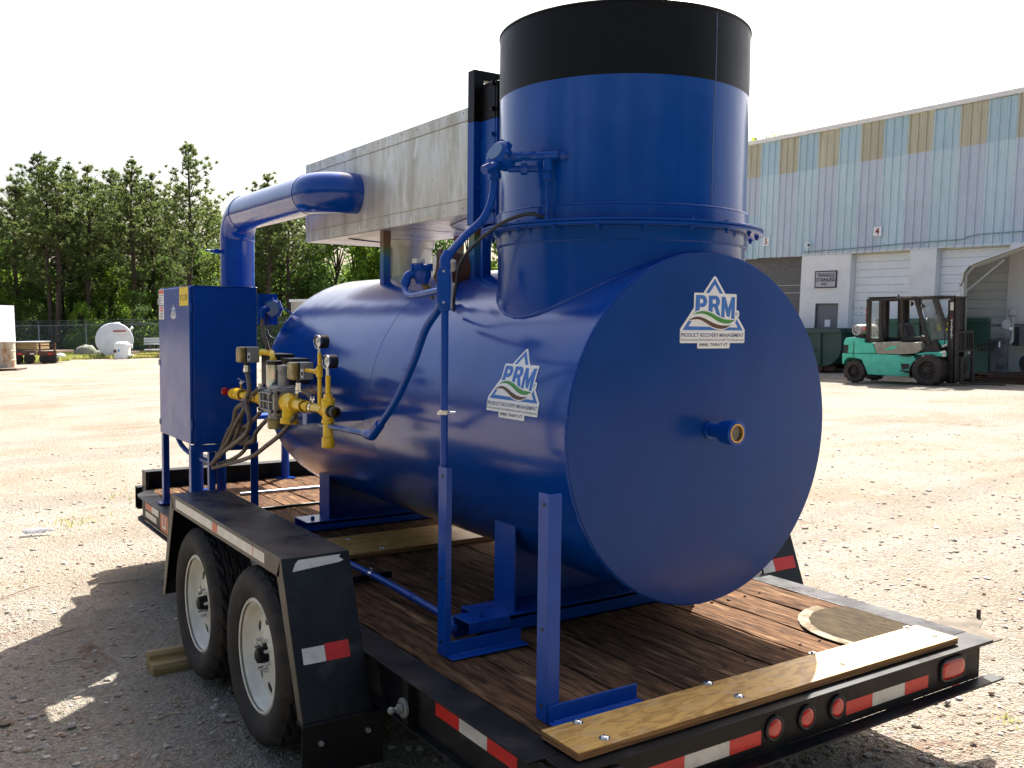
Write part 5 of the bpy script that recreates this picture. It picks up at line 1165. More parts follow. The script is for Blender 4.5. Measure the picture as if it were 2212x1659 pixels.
# ---- carport
WMT = mat('white ribbed sheet', (.66, .66, .64), .45, c2=(.58, .575, .55), ns=3, vary=.04)
TUBE = mat('galvanised tube', (.42, .41, .39), .5, .4)
CP = yt('metal_carport', 23.7, 12.92, 'open white metal shelter at the right edge with machinery inside', 'carport', yaw=math.atan2(-.85, .53))
for k in range(13): L_('siding_panel', MB().box(-.02, 8, 3.3, 3.33, .05 + .262 * k, .05 + .262 * (k + 1) - .028).box(-.02, 8, 3.285, 3.30, .05 + .262 * k, .05 + .262 * k + .05), WMT, CP, bevel=.003)
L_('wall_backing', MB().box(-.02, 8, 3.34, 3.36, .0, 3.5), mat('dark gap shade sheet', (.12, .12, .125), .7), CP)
def roofz(x): return 3.12 + .36 * x
for k in range(12):
    m = MB(); y0_, y1_ = -.15 + .31 * k, -.15 + .31 * (k + 1) - .006; pts = [(-.13, 2.70), (-.08, 3.0), (.04, 3.16), (.30, 3.27), (8, 3.27 + .36 * 7.7)]
    for i in range(4):
        (xa, za), (xb, zb2) = pts[i], pts[i + 1]; m.prism([(xa, y0_, za), (xb, y0_, zb2), (xb, y0_, zb2 + .02), (xa - .015, y0_, za + .01)], (0, 0, 0), (0, y1_ - y0_, 0))
    L_('roof_panel', m, WMT, CP)
for y in (0.0, 1.55, 3.2):
    m = MB(); m.box(-.06, .0, y, y + .06, 0, 2.95); m.obox((.06, y + .03, 3.03), (.09, 0, .11), (0, .03, 0), (-.025, 0, .02)); m.obox((4.0, y + .03, 3.2 + .36 * 3.75), (3.9, 0, 3.9 * .36), (0, .03, 0), (-.01, 0, .03)); L_('frame_bow', m, TUBE, CP)
    if y < 3: L_('knee_brace', MB().obox((.46, y + .03, 2.90), (.46, 0, .42), (0, .02, 0), (-.015, 0, .015)), TUBE, CP)
for x in (1.06, 2.32, 3.6): L_('wall_post', MB().box(x - .03, x + .03, 3.22, 3.28, 0, 3.5), TUBE, CP)
L_('wall_girt', MB().box(0, 8, 3.22, 3.28, 2.98, 3.04), TUBE, CP)
for k in range(10): L_('side_panel', MB().box(-.10, -.07, -.1 + .34 * k, -.1 + .34 * k + .335, .9, 2.72), WMT, CP)
L_('door_edge', MB().obox((-.14, -.1, 2.3), (.03, 0, -.3), (0, .02, 0), (.02, 0, .01)), WMT, CP)
# ---- compressor
GST = mat('dark grey machine paint', (.06, .06, .066), .5, c2=(.10, .10, .105), ns=4)
LGT = mat('pale machine part', (.42, .42, .42), .5)
CM = yt('filter_vessel', 24.96, 12.65, 'dark upright vessel with white filter stack on a pallet inside the shelter', 'machine')
L_('vessel', MB().lathe((0, 0, 0), (0, 0, 1), [(.16, 0), (.16, .24), (.24, .24), (.26, .22), (1.02, .22), (1.04, .25), (1.09, .25), (1.11, .2), (1.16, 0)], 28), GST, CM)
L_('hand_hole', MB().lathe((-.05, -.22, .44), (-.2, -1, 0), [(-.03, .12), (.03, .12), (.032, .10), (.034, 0)], 24), GST, CM)
L_('wheel_cover', MB().lathe((.08, -.15, 1.52), (0, -1, 0), [(0, .14), (.04, .13), (.045, .05), (.05, 0)], 22), LGT, CM)
L_('air_pipe', MB().tube([(.34, 0, 1.80), (.34, 0, 1.2), (.30, -.05, 1.05), (.2, -.08, .98)], .05, 12), LGT, CM)
L_('air_filter', MB().lathe((.34, 0, 0), (0, 0, 1), [(1.74, .0), (1.74, .09), (1.78, .13), (1.95, .13), (1.96, 0)], 20), LGT, CM)
L_('manifold', MB().cyl((-.35, 0, 1.5), (.9, 0, 1.5), .035).box(.5, 1.3, -.1, .3, .9, 1.45).cyl((.62, -.1, .4), (1.3, -.1, .4), .22), GST, CM)
for x in (-.62, -.52, -.42, -.30): L_('valve_cluster', MB().cyl((x, -.05, .78), (x, -.05, 1.0), .04, 10).box(x - .05, x + .05, -.1, 0, .84, .92), BLKPL, CM)
L_('tag', MB().box(-.16, -.12, -.245, -.235, .88, 1.04), WHITE, CM)
L_('gauge', MB().lathe((.21, -.16, 1.40), (0, -1, 0), [(0, .05), (.02, .05), (.021, 0)], 16), WHITE, CM)
PAL = yt('wooden_pallet', 24.80, 12.25, 'dark pallet under the upright vessel in the shelter', 'pallet')
for k in range(6): L_('slat', MB().box(-.75 + .30 * k, -.75 + .30 * k + .24, -.3, .75, .12, .145), RUST, PAL)
for y in (-.3, .2, .68): L_('stringer', MB().box(-.75, 1.05, y, y + .06, .0, .12), RUST, PAL)
for i, (xa, ya, xb, yb, lb) in enumerate(((22.75, 12.75, 22.3, 9.2, 'nearest long rusty steel beam lying by the shelter entrance'), (23.1, 12.9, 23.3, 9.4, 'second rusty steel beam lying behind the nearest one'), (23.5, 13.0, 24.3, 10.2, 'rusty steel beam lying closest to the shelter'))):
    m = MB(); a = Vector((xa, ya, G(xa, ya) + .05)); b_ = Vector((xb, yb, G(xb, yb) + .05)); d_ = (b_ - a) / 2; n_ = Vector((d_.y, -d_.x, 0)).normalized()
    for dz, hw, hh in ((.045, .05, .006), (0, .006, .045), (-.045, .05, .006)): m.obox((a + b_) / 2 + Vector((0, 0, dz)), d_, n_ * hw, Vector((0, 0, hh)))
    solo('steel_beam', m, RUST, lb, 'beam', a, 'steel beams on the ground by the shelter')

# ================================================================== FORKLIFT
FG = mat('turquoise forklift paint', (.055, .50, .34), .45, c2=(.09, .58, .43), ns=4, nd=6, c3=(.035, .27, .18), ns3=7, lo3=.6, hi3=.75, rr=.1)
FGP = mat('sunlit turquoise top', (.25, .52, .44), .5, c2=(.14, .45, .36), ns=6)  # paler tone paints sunlight onto the counterweight top
FBK = mat('worn black steel', (.016, .014, .013), .6, c2=(.035, .024, .02), ns=8)
FBE = mat('beige engine cover', (.36, .33, .26), .55, c2=(.28, .25, .19), ns=6)
FTY = mat('dusty forklift tyre', (.035, .028, .024), .85, c2=(.06, .045, .035), ns=8)
yawF = math.atan2(-.99, .142)
FL = yt('forklift', 20.66, 14.31, 'turquoise forklift with black cab and mast parked before the garage door', 'forklift', yaw=yawF)
# local: x forward, y = to the far side, z up.  near wheels at y = 0
Wt = 1.25
def cx2(xc, base=1330): return (xc - 320) * .00262 * (1 - .00005 * (xc - 320)) - (.17 if xc > 1320 else 0) - .03
def ztop(yc, base=1332): return (base - yc) * .00241
def fpoly(pts): return [(cx2(x), 0, ztop(y)) for x, y in pts]
def slab(pts, y0_, y1_, nm, mm, par=None, **k):
    m = MB(); m.prism(fpoly(pts), (0, y0_, 0), (0, y1_ - y0_, 0)); return L_(nm, m, mm, par or FL, **k)
body = [(183, 1120), (180, 1010), (200, 1000), (300, 1002), (565, 1005), (840, 1012), (965, 1018), (1000, 1060), (965, 1110), (940, 1180), (930, 1245), (470, 1238), (440, 1160), (400, 1070), (300, 1050), (240, 1050), (205, 1090), (200, 1125)]
slab(body, .02, Wt - .02, 'chassis', FG, bevel=.012)
slab([(196, 998), (196, 880), (205, 850), (235, 826), (300, 818), (430, 838), (430, 880), (520, 882), (562, 1000)], .02, Wt - .02, 'counterweight', FG, bevel=.02)
slab([(212, 826), (300, 816), (430, 836), (430, 842), (300, 824), (215, 836)], .04, Wt - .04, 'counterweight_top', FGP)
slab([(200, 905), (252, 905), (245, 1000), (198, 1000)], .012, .022, 'radiator_grille', BLKPL)
slab([(305, 1045), (312, 880), (318, 860), (322, 860), (316, 880), (310, 1045)], .008, .021, 'panel_seam', BLKPL)
slab([(530, 882), (600, 874), (1045, 872), (1060, 950), (1000, 990), (860, 1002), (565, 1002)], .03, Wt - .03, 'engine_cover', FBE, bevel=.012)
slab([(650, 960), (700, 925), (740, 912), (770, 918), (812, 905), (770, 938), (740, 955), (720, 945), (690, 962)], .024, .031, 'cover_stripe', FG)
slab([(835, 1105), (930, 1105), (925, 1160), (850, 1170)], .012, .022, 'step_recess', FBK); slab([(830, 1175), (930, 1185), (915, 1205), (905, 1205)], -.06, .02, 'step', FBK)
slab([(840, 1012), (960, 1018), (930, 1030), (835, 1024)], -.02, .02, 'floor_edge', BLKPL)
# front wheel arch
m = MB(); o = []
for k in range(15):
    a = math.radians(200 - 125 * k / 14); o.append((cx2(1160) + .50 * cos(a), ztop(1195) + .43 * sin(a)))
for k in range(14):
    (xa, za), (xb, zb2) = o[k], o[k + 1]; m.prism([(xa, 0, za), (xb, 0, zb2), (xb * .96 + cx2(1160) * .04, 0, zb2 * .96 + ztop(1195) * .04), (xa * .96 + cx2(1160) * .04, 0, za * .96 + ztop(1195) * .04)], (0, -.14, 0), (0, .34, 0))
L_('wheel_arch', m, FBK, FL)
slab([(1000, 1000), (1100, 978), (1360, 970), (1370, 1015), (1300, 1020), (1080, 1010)], -.02, .3, 'front_wing', FG, bevel=.01)
slab([(1050, 985), (1140, 850), (1180, 840), (1250, 960), (1250, 985)], .1, Wt - .1, 'dash_tower', FBK, bevel=.01)
slab([(1065, 855), (1290, 850), (1290, 895), (1075, 925)], .3, Wt - .1, 'front_cowl', FG, bevel=.01)
# cab frame
def bar(p0, p1, w_, y0_, y1_, nm='cab_pillar', mm=None):
    a = Vector((cx2(p0[0]), 0, ztop(p0[1]))); b_ = Vector((cx2(p1[0]), 0, ztop(p1[1]))); d_ = (b_ - a); n_ = Vector((-d_.z, 0, d_.x)).normalized() * w_ * .5
    m = MB(); m.prism([a + n_, b_ + n_, b_ - n_, a - n_], (0, y0_, 0), (0, y1_ - y0_, 0)); return L_(nm, m, mm or FBK, FL, bevel=.004)
for y0_, y1_ in ((.06, .12), (Wt - .12, Wt - .06)):
    bar((460, 385), (455, 870), .10, y0_, y1_); bar((595, 390), (595, 885), .085, y0_, y1_); bar((825, 390), (835, 800), .06, y0_, y1_); bar((970, 375), (1130, 900), .095, y0_, y1_)
    bar((440, 850), (620, 855), .12, y0_, y1_, 'lower_rail'); bar((440, 400), (1215, 385), .07, y0_, y1_, 'roof_rail'); bar((600, 880), (632, 920), .05, y0_, y1_, 'lower_rail')
    bar((1190, 370), (1310, 720), .08, y0_, y1_, 'mast_side_pillar')
for x in (470, 600, 700): m = MB(); a = cx2(x); m.box(a - .04, a + .04, .12, Wt - .12, ztop(400), ztop(370)); L_('roof_bar', m, FBK, FL)
for x in (760, 820, 880, 940, 1000, 1060, 1120, 1180): a = cx2(x); L_('roof_bar', MB().box(a - .018, a + .018, .12, Wt - .12, ztop(392), ztop(368)), FBK, FL)
L_('roof_sheet', MB().box(cx2(445), cx2(760), .05, Wt - .05, ztop(372), ztop(366)), FBK, FL)
L_('beacon', MB().cyl((cx2(708), .5, ztop(366)), (cx2(708), .5, ztop(342)), .02), BLKPL, FL)
m = MB(); a, b_ = cx2(445), cx2(465); m.box(a - .03, b_, .1, .25, .95, ztop(400)); m.box(a - .03, b_, Wt - .25, Wt - .1, .95, ztop(400)); m.box(a - .03, b_, .25, Wt - .25, .95, 1.15); L_('rear_panel', m, FBK, FL)
for x0_, x1_, y_ in ((655, 720, Wt - .2), (640, 700, Wt - .35)): L_('inner_pillar', MB().box(cx2(x0_), cx2(x1_), y_, y_ + .04, ztop(840), ztop(400)), FBK, FL)
GL = mat('cab glass', (.75, .8, .78), .05, trans=.92)
L_('side_window', MB().box(cx2(485), cx2(572), .08, .086, ztop(825), ztop(430)), GL, FL)
L_('windscreen', MB().prism([(cx2(1015), 0, ztop(400)), (cx2(1140), 0, ztop(840)), (cx2(1143), 0, ztop(840)), (cx2(1018), 0, ztop(400))], (0, .14, 0), (0, Wt - .28, 0)), GL, FL)
# seat, wheel, levers
slab([(712, 690), (730, 662), (770, 664), (800, 700), (835, 800), (845, 830), (760, 835), (725, 800)], .45, .9, 'seat_back', BLKPL, bevel=.03)
slab([(760, 820), (850, 812), (985, 820), (990, 850), (900, 868), (760, 872)], .42, .92, 'seat', BLKPL, bevel=.03); slab([(852, 815), (985, 818), (985, 825), (852, 830)], .44, .9, 'seat_cover', TAPEW)
m = MB(); c_ = Vector((cx2(1040), .65, ztop(680))); u = Vector((.5, 0, -.87)); pts = [c_ + (u * cos(2 * PI * k / 20) + Vector((0, 1, 0)) * sin(2 * PI * k / 20)) * .19 for k in range(20)]; m.tube(pts, .016, 6, 0, closed=True); m.cyl(c_, c_ + Vector((.25, 0, -.45)), .02, 8); m.tube([pts[0], c_, pts[10]], .012, 6, 0); L_('steering_wheel', m, BLKPL, FL)
slab([(985, 830), (1020, 800), (1070, 815), (1060, 870), (1010, 895)], .25, .4, 'control_box', BLKPL, bevel=.01)
for x, y, r_ in ((935, 450, .07), (1055, 478, .055)):
    m = MB(); c_ = Vector((cx2(x), .02, ztop(y))); m.lathe(c_ + Vector((.03, 0, 0)), (-.8, -.6, 0), [(-.05, .03), (0, r_), (.02, r_), (.018, 0)], 18); L_('work_lamp', m, FBK, FL)
    L_('lamp_lens', MB().lathe(c_ + Vector((.01, -.02, 0)), (-.8, -.6, 0), [(.012, r_ * .8), (.016, 0)], 18), GLASSY, FL)
for y in (480, 545, 600, 690): L_('tail_lamp', MB().box(cx2(424), cx2(437), .10, .20, ztop(y + 50), ztop(y)), RED, FL, bevel=.006)
L_('tail_lamp', MB().box(cx2(424), cx2(437), Wt - .2, Wt - .1, ztop(740), ztop(650)), RED, FL, bevel=.006)
# gas bottle across the counterweight
m = MB(); m.lathe((cx2(330), .12, ztop(735)), (.25, 1, 0), [(0, .0), (.02, .10), (.05, .135), (.10, .15), (.62, .15), (.68, .12), (.72, 0)], 24); L_('gas_bottle', m, mat('dull aluminium bottle', (.5, .49, .45), .4, .5), FL)
m = MB(); m.lathe((cx2(330), .12, ztop(735)), (.25, 1, 0), [(-.05, .125), (-.05, .145), (.04, .148), (.04, .13), (-.05, .125)], 24); m.cyl((cx2(330), .14, ztop(735)), (cx2(330), .05, ztop(735)), .03); L_('bottle_collar', m, LGT, FL)
L_('bottle_cradle', MB().box(cx2(300), cx2(400), .15, .8, ztop(820), ztop(795)), FBK, FL)
# wheels
def fwheel(x, y, r_, wd, nm, yc=None):
    c_ = (cx2(x), y, r_)
    m = MB(); n = 40; prof_ = [(0, r_ * .58), (.01, r_ * .62), (.0, r_ * .8), (.015, r_ * .93), (.05, r_), (wd - .05, r_), (wd - .015, r_ * .93), (wd, r_ * .8), (wd - .02, r_ * .58)]
    m.lathe(c_, (0, 1, 0), prof_, n); w__ = L_(nm, m, FTY, FL)
    m = MB()
    for k in range(26):
        a = 2 * PI * k / 26; u = Vector((cos(a), 0, sin(a))); c2 = Vector(c_) + u * (r_ + .0) + Vector((0, wd * .25 if k % 2 else wd * .75, 0)); m.obox(c2, u * .012, Vector((0, wd * .24, 0)), Vector((-sin(a), 0, cos(a))) * .028)
    L_('tread_lug', m, FTY, w__)['kind'] = 'stuff'
    L_('rim', MB().lathe(c_, (0, 1, 0), [(.01, r_ * .6), (.06, r_ * .54), (.09, r_ * .45), (.085, r_ * .3), (.04, r_ * .25), (.03, r_ * .12), (.0, r_ * .1), (.0, 0)], 24), FBK, w__)
    m = MB()
    for k in range(6): a = 2 * PI * k / 6; m.cyl((c_[0] + r_ * .36 * cos(a), y + .05, c_[2] + r_ * .36 * sin(a)), (c_[0] + r_ * .36 * cos(a), y + .09, c_[2] + r_ * .36 * sin(a)), .014, 6)
    L_('wheel_nuts', m, RUST, w__)
fwheel(320, -.01, .305, .2, 'rear_wheel'); fwheel(320, Wt - .19, .305, .2, 'rear_wheel'); fwheel(1155, -.19, .40, .26, 'front_wheel'); fwheel(1155, .09, .40, .2, 'front_wheel'); fwheel(1155, Wt - .06, .40, .26, 'front_wheel')
# mast
for y0_ in (.22, Wt - .66):
    L_('mast_channel', MB().box(cx2(1395), cx2(1440), y0_, y0_ + .14, .08, ztop(385)), FBK, FL, bevel=.006); L_('mast_channel', MB().box(cx2(1445), cx2(1480), y0_ + .03, y0_ + .12, .08, ztop(395)), FBK, FL, bevel=.006)
L_('mast_crosshead', MB().box(cx2(1340), cx2(1485), .2, Wt - .5, ztop(400), ztop(383)), FBK, FL); L_('mast_crosshead', MB().box(cx2(1395), cx2(1445), .36, Wt - .66, ztop(560), ztop(535)), FBK, FL); L_('mast_crosshead', MB().box(cx2(1395), cx2(1445), .36, Wt - .66, .35, .45), FBK, FL)
L_('lift_cylinder', MB().cyl((cx2(1375), .32, .2), (cx2(1375), .32, ztop(420)), .04), FBK, FL); L_('lift_cylinder', MB().cyl((cx2(1375), Wt - .6, .2), (cx2(1375), Wt - .6, ztop(420)), .04), FBK, FL)
L_('mast_guard', MB().box(cx2(1448), cx2(1470), .36, Wt - .6, ztop(740), ztop(390)), mat('dark mesh screen', (.03, .022, .02), .8), FL)
for x in (1330, 1300): L_('hydraulic_hose', MB().tube([(cx2(x), .3, ztop(890)), (cx2(x) + .02, .28, ztop(700)), (cx2(1370), .28, ztop(560)), (cx2(1385), .28, ztop(430))], .014, 6), BLKPL, FL)
L_('tilt_cylinder', MB().cyl((cx2(1260), .15, ztop(915)), (cx2(1385), .15, ztop(895)), .03), LGT, FL)
L_('data_plate', MB().box(cx2(1400), cx2(1436), .212, .219, ztop(530), ztop(445)), TAPEW, FL)
m = MB()
xs_ = cx2(1417)
for k, ch in enumerate('MITSUBISHI'):
    vs, fs = text_polys(ch, .042, fit=.045 if ch != 'I' else .012, bold=.03); m.add([(a_ + xs_, .2165, b_ + ztop(635 + 20.5 * k)) for a_, b_ in vs], fs)
L_('lettering', m, WHITE, FL, smooth=False)
m = MB()
for a in (90, 210, 330):
    a = math.radians(a); c0 = Vector((xs_, .2165, ztop(604))); u = Vector((cos(a), 0, sin(a))); v = Vector((-sin(a), 0, cos(a))); m.add([tuple(c0), tuple(c0 + u * .018 + v * .010), tuple(c0 + u * .036), tuple(c0 + u * .018 - v * .010)], [(0, 1, 2, 3)])
L_('emblem', m, PRED, FL, smooth=False)
# carriage, load backrest and forks
cxr = cx2(1500)
m = MB(); m.box(cxr, cxr + .06, .02, .98, .18, .30); m.box(cxr, cxr + .06, .02, .98, .62, .74); L_('carriage', m, FBK, FL)
m = MB(); m.box(cxr, cxr + .05, .0, .05, .3, ztop(755)); m.box(cxr, cxr + .05, .93, .98, .3, ztop(755)); m.box(cxr, cxr + .05, .05, .93, ztop(775), ztop(750)); m.box(cxr, cxr + .05, .05, .93, ztop(970), ztop(950)); L_('backrest_frame', m, FBK, FL)
for k in range(7): y = .12 + .115 * k; L_('backrest_bar', MB().box(cxr + .01, cxr + .035, y, y + .022, ztop(955), ztop(770)), FBK, FL)
for y in (.12, .80): L_('fork', MB().box(cxr + .06, cxr + .11, y, y + .12, .05, .72).box(cxr + .11, cxr + 1.15, y, y + .12, .05, .09), FBK, FL)
L_('paper_tag', MB().box(cx2(1365), cx2(1405), -.03, -.022, ztop(1020), ztop(955)), TAPEW, FL); L_('paper_tag', MB().box(cxr - .004, cxr - .001, .75, .95, ztop(1005), ztop(955)), TAPEW, FL)
# ================================================================== FAR LEFT OF THE YARD
WTK = mat('white gloss tank', (.62, .64, .68), .4, c2=(.55, .57, .62), ns=2)
WPL = mat('white plastic', (.80, .80, .78), .4)
RTY = mat('rust streaked cream paint', (.50, .44, .34), .7, c2=(.35, .17, .06), ns=2.2, nd=8, lo=.5, hi=.66, stretch=(1.5, 1.5, .5))
PALE = mat('pale grey sheet', (.50, .52, .54), .5, c2=(.44, .45, .47), ns=1.5)
DKW = mat('dark timber', (.13, .085, .055), .8)
TK = yt('round_storage_tank', 9.75, 56.6, 'big pale grey round tank lying by the far fence with an orange lettered band', 'tank')
c_ = (-.0, .6, 1.02); L_('shell', MB().lathe((0, 0, 1.02), (-.46, 1, 0), [(0, 0), (.0, .97), (.01, 1.0), (.05, 1.02), (1.7, 1.02), (1.72, 0)], 48), WTK, TK)
L_('orange_band', MB().box(-.66, .68, -.03, -.012, 1.50, 1.60), mat('orange red band', (.42, .13, .05), .5), TK); L_('band_dark_line', MB().box(-.66, .68, -.04, -.031, 1.53, 1.56), PBLACK, TK)
L_('lower_band', MB().box(-.86, .9, -.03, -.012, .66, .76), mat('brown band', (.20, .10, .07), .5), TK); L_('top_fitting', MB().cyl((.0, .5, 2.0), (0, .5, 2.08), .14), WPL, TK); L_('side_fitting', MB().cyl((.82, .2, 1.62), (.98, .2, 1.76), .07), WPL, TK)
for s_ in (-1, 1): L_('support_block', MB().box(s_ * .7 - .15, s_ * .7 + .15, .1, 1.5, -.05, .35), DKW, TK)
SK = yt('small_tank', 9.75, 54.6, 'small white plastic tank with two side pipes standing before the big round tank', 'tank')
L_('body', MB().lathe((0, 0, 0), (0, 0, 1), [(0, 0), (0, .42), (.78, .44), (.86, .40), (.95, .26), (.98, 0)], 32), WPL, SK)
L_('side_pipe', MB().cyl((.3, -.1, .74), (.62, -.1, .74), .05).cyl((.3, -.1, .66), (.62, -.1, .63), .035), WPL, SK); L_('side_pipe', MB().cyl((.3, -.1, .16), (.66, -.1, .18), .05).cyl((.3, -.1, .10), (.5, -.1, .09), .05), WPL, SK)
L_('port', MB().cyl((-.26, -.33, .44), (-.28, -.38, .44), .1, 20), RUST, SK); L_('label', MB().box(-.09, .0, -.445, -.435, .40, .54), PBLUE, SK)
DR = yt('rusty_drum', 3.02, 45.3, 'tall rust streaked cream drum at the left edge of the yard', 'drum')
L_('body', MB().lathe((-.05, 0, 0), (0, 0, 1), [(0, 0), (0, .40), (.02, .42), (.38, .41), (.40, .425), (.42, .41), (.80, .41), (.82, .425), (.84, .41), (1.20, .41), (1.24, .38), (1.26, .1), (1.26, 0)], 32), RTY, DR)
L_('lid_ring', MB().lathe((-.05, 0, 0), (0, 0, 1), [(1.19, .42), (1.19, .44), (1.23, .44), (1.23, .38)], 32), WPL, DR)
DB = yt('drum_pallet', 3.0, 44.6, 'flat dark board lying under the rusty drum', 'board'); L_('board', MB().box(-.9, .62, -.5, .4, .0, .07), DKW, DB)
CT = yt('white_container', 2.55, 50.0, 'white box container at the left edge behind the rusty drum', 'container')
L_('box', MB().box(-3, .22, 0, 2.5, .25, 2.95), mat('white container paint', (.60, .63, .68), .5, c2=(.54, .57, .62), ns=1), CT)
for x in (-1.6, -.55, -.08): L_('ribs', MB().box(x - .05, x + .05, -.05, 0, .3, 3.2), PALE, CT)
L_('ribs', MB().box(.16, .24, -.05, .05, .2, 2.95), PALE, CT); L_('feet', MB().box(-2.5, .2, .2, .4, -.05, .25), DKW, CT)
# flatbed trailers stored in the distance
def far_trailer(x, y, w_, lab, cargo):
    t = yt('stored_trailer', x, y, lab, 'trailer', 'trailers stored at the far fence')
    L_('deck', MB().box(0, w_, 0, 1.9, .55, .64), DKW, t); L_('side_rail', MB().box(0, w_, -.04, 0, .42, .60), RUST, t)
    for k in range(int(w_ / .32)):
        if k % 2: L_('tape', MB().box(.2 + k * .32, .2 + k * .32 + .22, -.05, -.041, .46, .54), TAPER if k % 4 == 1 else TAPEW, t)
    for xx in (w_ * .3, w_ * .72): L_('wheel', MB().cyl((xx, .0, .25), (xx, .22, .25), .25, 16), RUBBER, t)
    if cargo: L_('cargo_box', MB().box(.1, w_ - .1, .3, 1.6, .72, 1.08), LUMBER, t); L_('cargo_slab', MB().box(.0, w_ * .95, .1, 1.7, 1.08, 1.12), PALE, t)
    else:
        for xx in (.1, w_ - .1): L_('stake', MB().box(xx - .04, xx + .04, -.02, .04, .6, 1.05), RUST, t)
        L_('top_rail', MB().box(.0, w_, -.02, .02, .88, .93), RUST, t)
far_trailer(3.72, 51.9, 1.45, 'stored flatbed trailer stacked with a long timber box by the rusty drum', True)
far_trailer(4.98, 50.9, .95, 'short empty rusty trailer right of the timber loaded one', False)
BN = yt('metal_bench', 12.45, 61.5, 'grey slatted metal bench frame by the fence left of the cabinet', 'bench')
for k in range(3): L_('back_slat', MB().box(0, 3.0, 0, .04, .62 + .16 * k, .62 + .16 * k + .13), PALE, BN)
L_('seat_board', MB().box(.3, 3.0, -.8, 0, .28, .34), WPL, BN); L_('leg_frame', MB().box(.3, .4, -.1, .0, 0, .62).box(2.6, 2.7, -.1, 0, 0, .62).box(.2, 1.2, -1.0, -.2, .0, .22), RUST, BN)
def blob(nm, x, y, r_, lab, mm, sz=(1, .8, .6), grp=None, seed=0):
    rnd = random.Random(seed); m = MB(); m.sphere((0, 0, 0), r_, 12, sz); m.v = [(a * rnd.uniform(.85, 1.1), b_ * rnd.uniform(.85, 1.1), c_ * rnd.uniform(.85, 1.1)) for a, b_, c_ in m.v]
    o = obj(nm, m, mm); o.location = (x, y, G(x, y) + r_ * sz[2] * .6); tag(o, lab, 'boulder' if nm == 'boulder' else 'debris', grp); return o
BGR = mat('grey boulder', (.20, .19, .17), .9, c2=(.14, .15, .10), ns=3)
blob('boulder', 8.75, 60.0, .62, 'large grey boulder at the fence left of the round tank', BGR, (1.1, .8, .75), None, 1); blob('boulder', 9.55, 59.4, .45, 'smaller boulder between the large boulder and the round tank', BGR, (1.2, .8, .6), None, 2)
blob('plastic_tub', 6.95, 57.5, .3, 'overturned white tub in the grass left of the boulders', WPL, (1.1, .8, .7), None, 3)
PS = yt('pipe_bundle', 7.3, 57.0, 'pale pipes lying in the grass before the boulders', 'pipes')
for k in range(3): L_('pipe', MB().cyl((0, .2 * k, .06), (1.9 - .3 * k, .3 * k - .1, .06), .05, 8), PALE, PS)
SB2 = yt('timber_frame', 10.55, 54.5, 'low pale timber frame right of the small white tank', 'frame'); L_('beam', MB().box(0, 1.2, 0, .08, .18, .24).box(.0, .9, -.5, -.42, .02, .08).box(1.15, 1.25, -.1, .2, 0, .28), LUMBER, SB2)

# ---- chain link fence
FP = [(2.62, 74.42), (4.9, 72.9), (7.59, 71.11), (10.33, 69.28), (12.99, 67.51), (15.6, 65.8), (18.2, 64.04), (21.96, 61.54), (25.72, 59.03), (30.2, 56.0), (34.85, 52.95), (39.5, 49.9)]
FE = thing('chain_link_fence', (FP[2][0], FP[2][1], G(*FP[2])), 'long galvanised chain link fence with outward arms in front of the pines', 'fence')
FH = 1.95
FST = mat('dull galvanised wire', (.26, .30, .31), .5, .3)
for i, (x, y) in enumerate(FP):
    m = MB(); g = G(x, y); m.cyl((x, y, g - .1), (x, y, g + FH), .045, 8); m.cyl((x, y, g + FH), (x - .12, y - .18, g + FH + .36), .025, 6); obj('post', m, FST, FE)
for i in range(len(FP) - 1):
    (xa, ya), (xb, yb) = FP[i], FP[i + 1]; A_ = Vector((xa, ya, G(xa, ya) + FH)); B_ = Vector((xb, yb, G(xb, yb) + FH))
    obj('top_rail', MB().cyl(A_, B_, .028, 6), FST, FE)
    m = MB()
    for k in range(3): o_ = Vector((-.04, -.06, .12)) * (k + .8); m.cyl(A_ + o_, B_ + o_, .008, 3)
    obj('barbed_wire', m, FST, FE)
    m = MB(); L0 = (B_ - A_).length; n = int(L0 / .11); dx = (B_ - A_) / n
    for k in range(n):
        a = A_ + dx * k
        for s_ in (1, -1):
            # a strand climbing by one cell per step, drawn as short straight wires
            for q in range(0, 17, 1):
                p0 = a + Vector((0, 0, -FH + .11 * q + .03)) if s_ > 0 else a + Vector((0, 0, -FH + .11 * (q + 1) + .03)); p1 = a + dx + Vector((0, 0, -FH + .11 * (q + 1) + .03)) if s_ > 0 else a + dx + Vector((0, 0, -FH + .11 * q + .03))
                w_ = Vector((0, 0, .0035)); m.add([tuple(p0 - w_), tuple(p1 - w_), tuple(p1 + w_), tuple(p0 + w_)], [(0, 1, 2, 3)])
    o = obj('wire_mesh', m, FST, FE, smooth=False); o['kind'] = 'stuff'

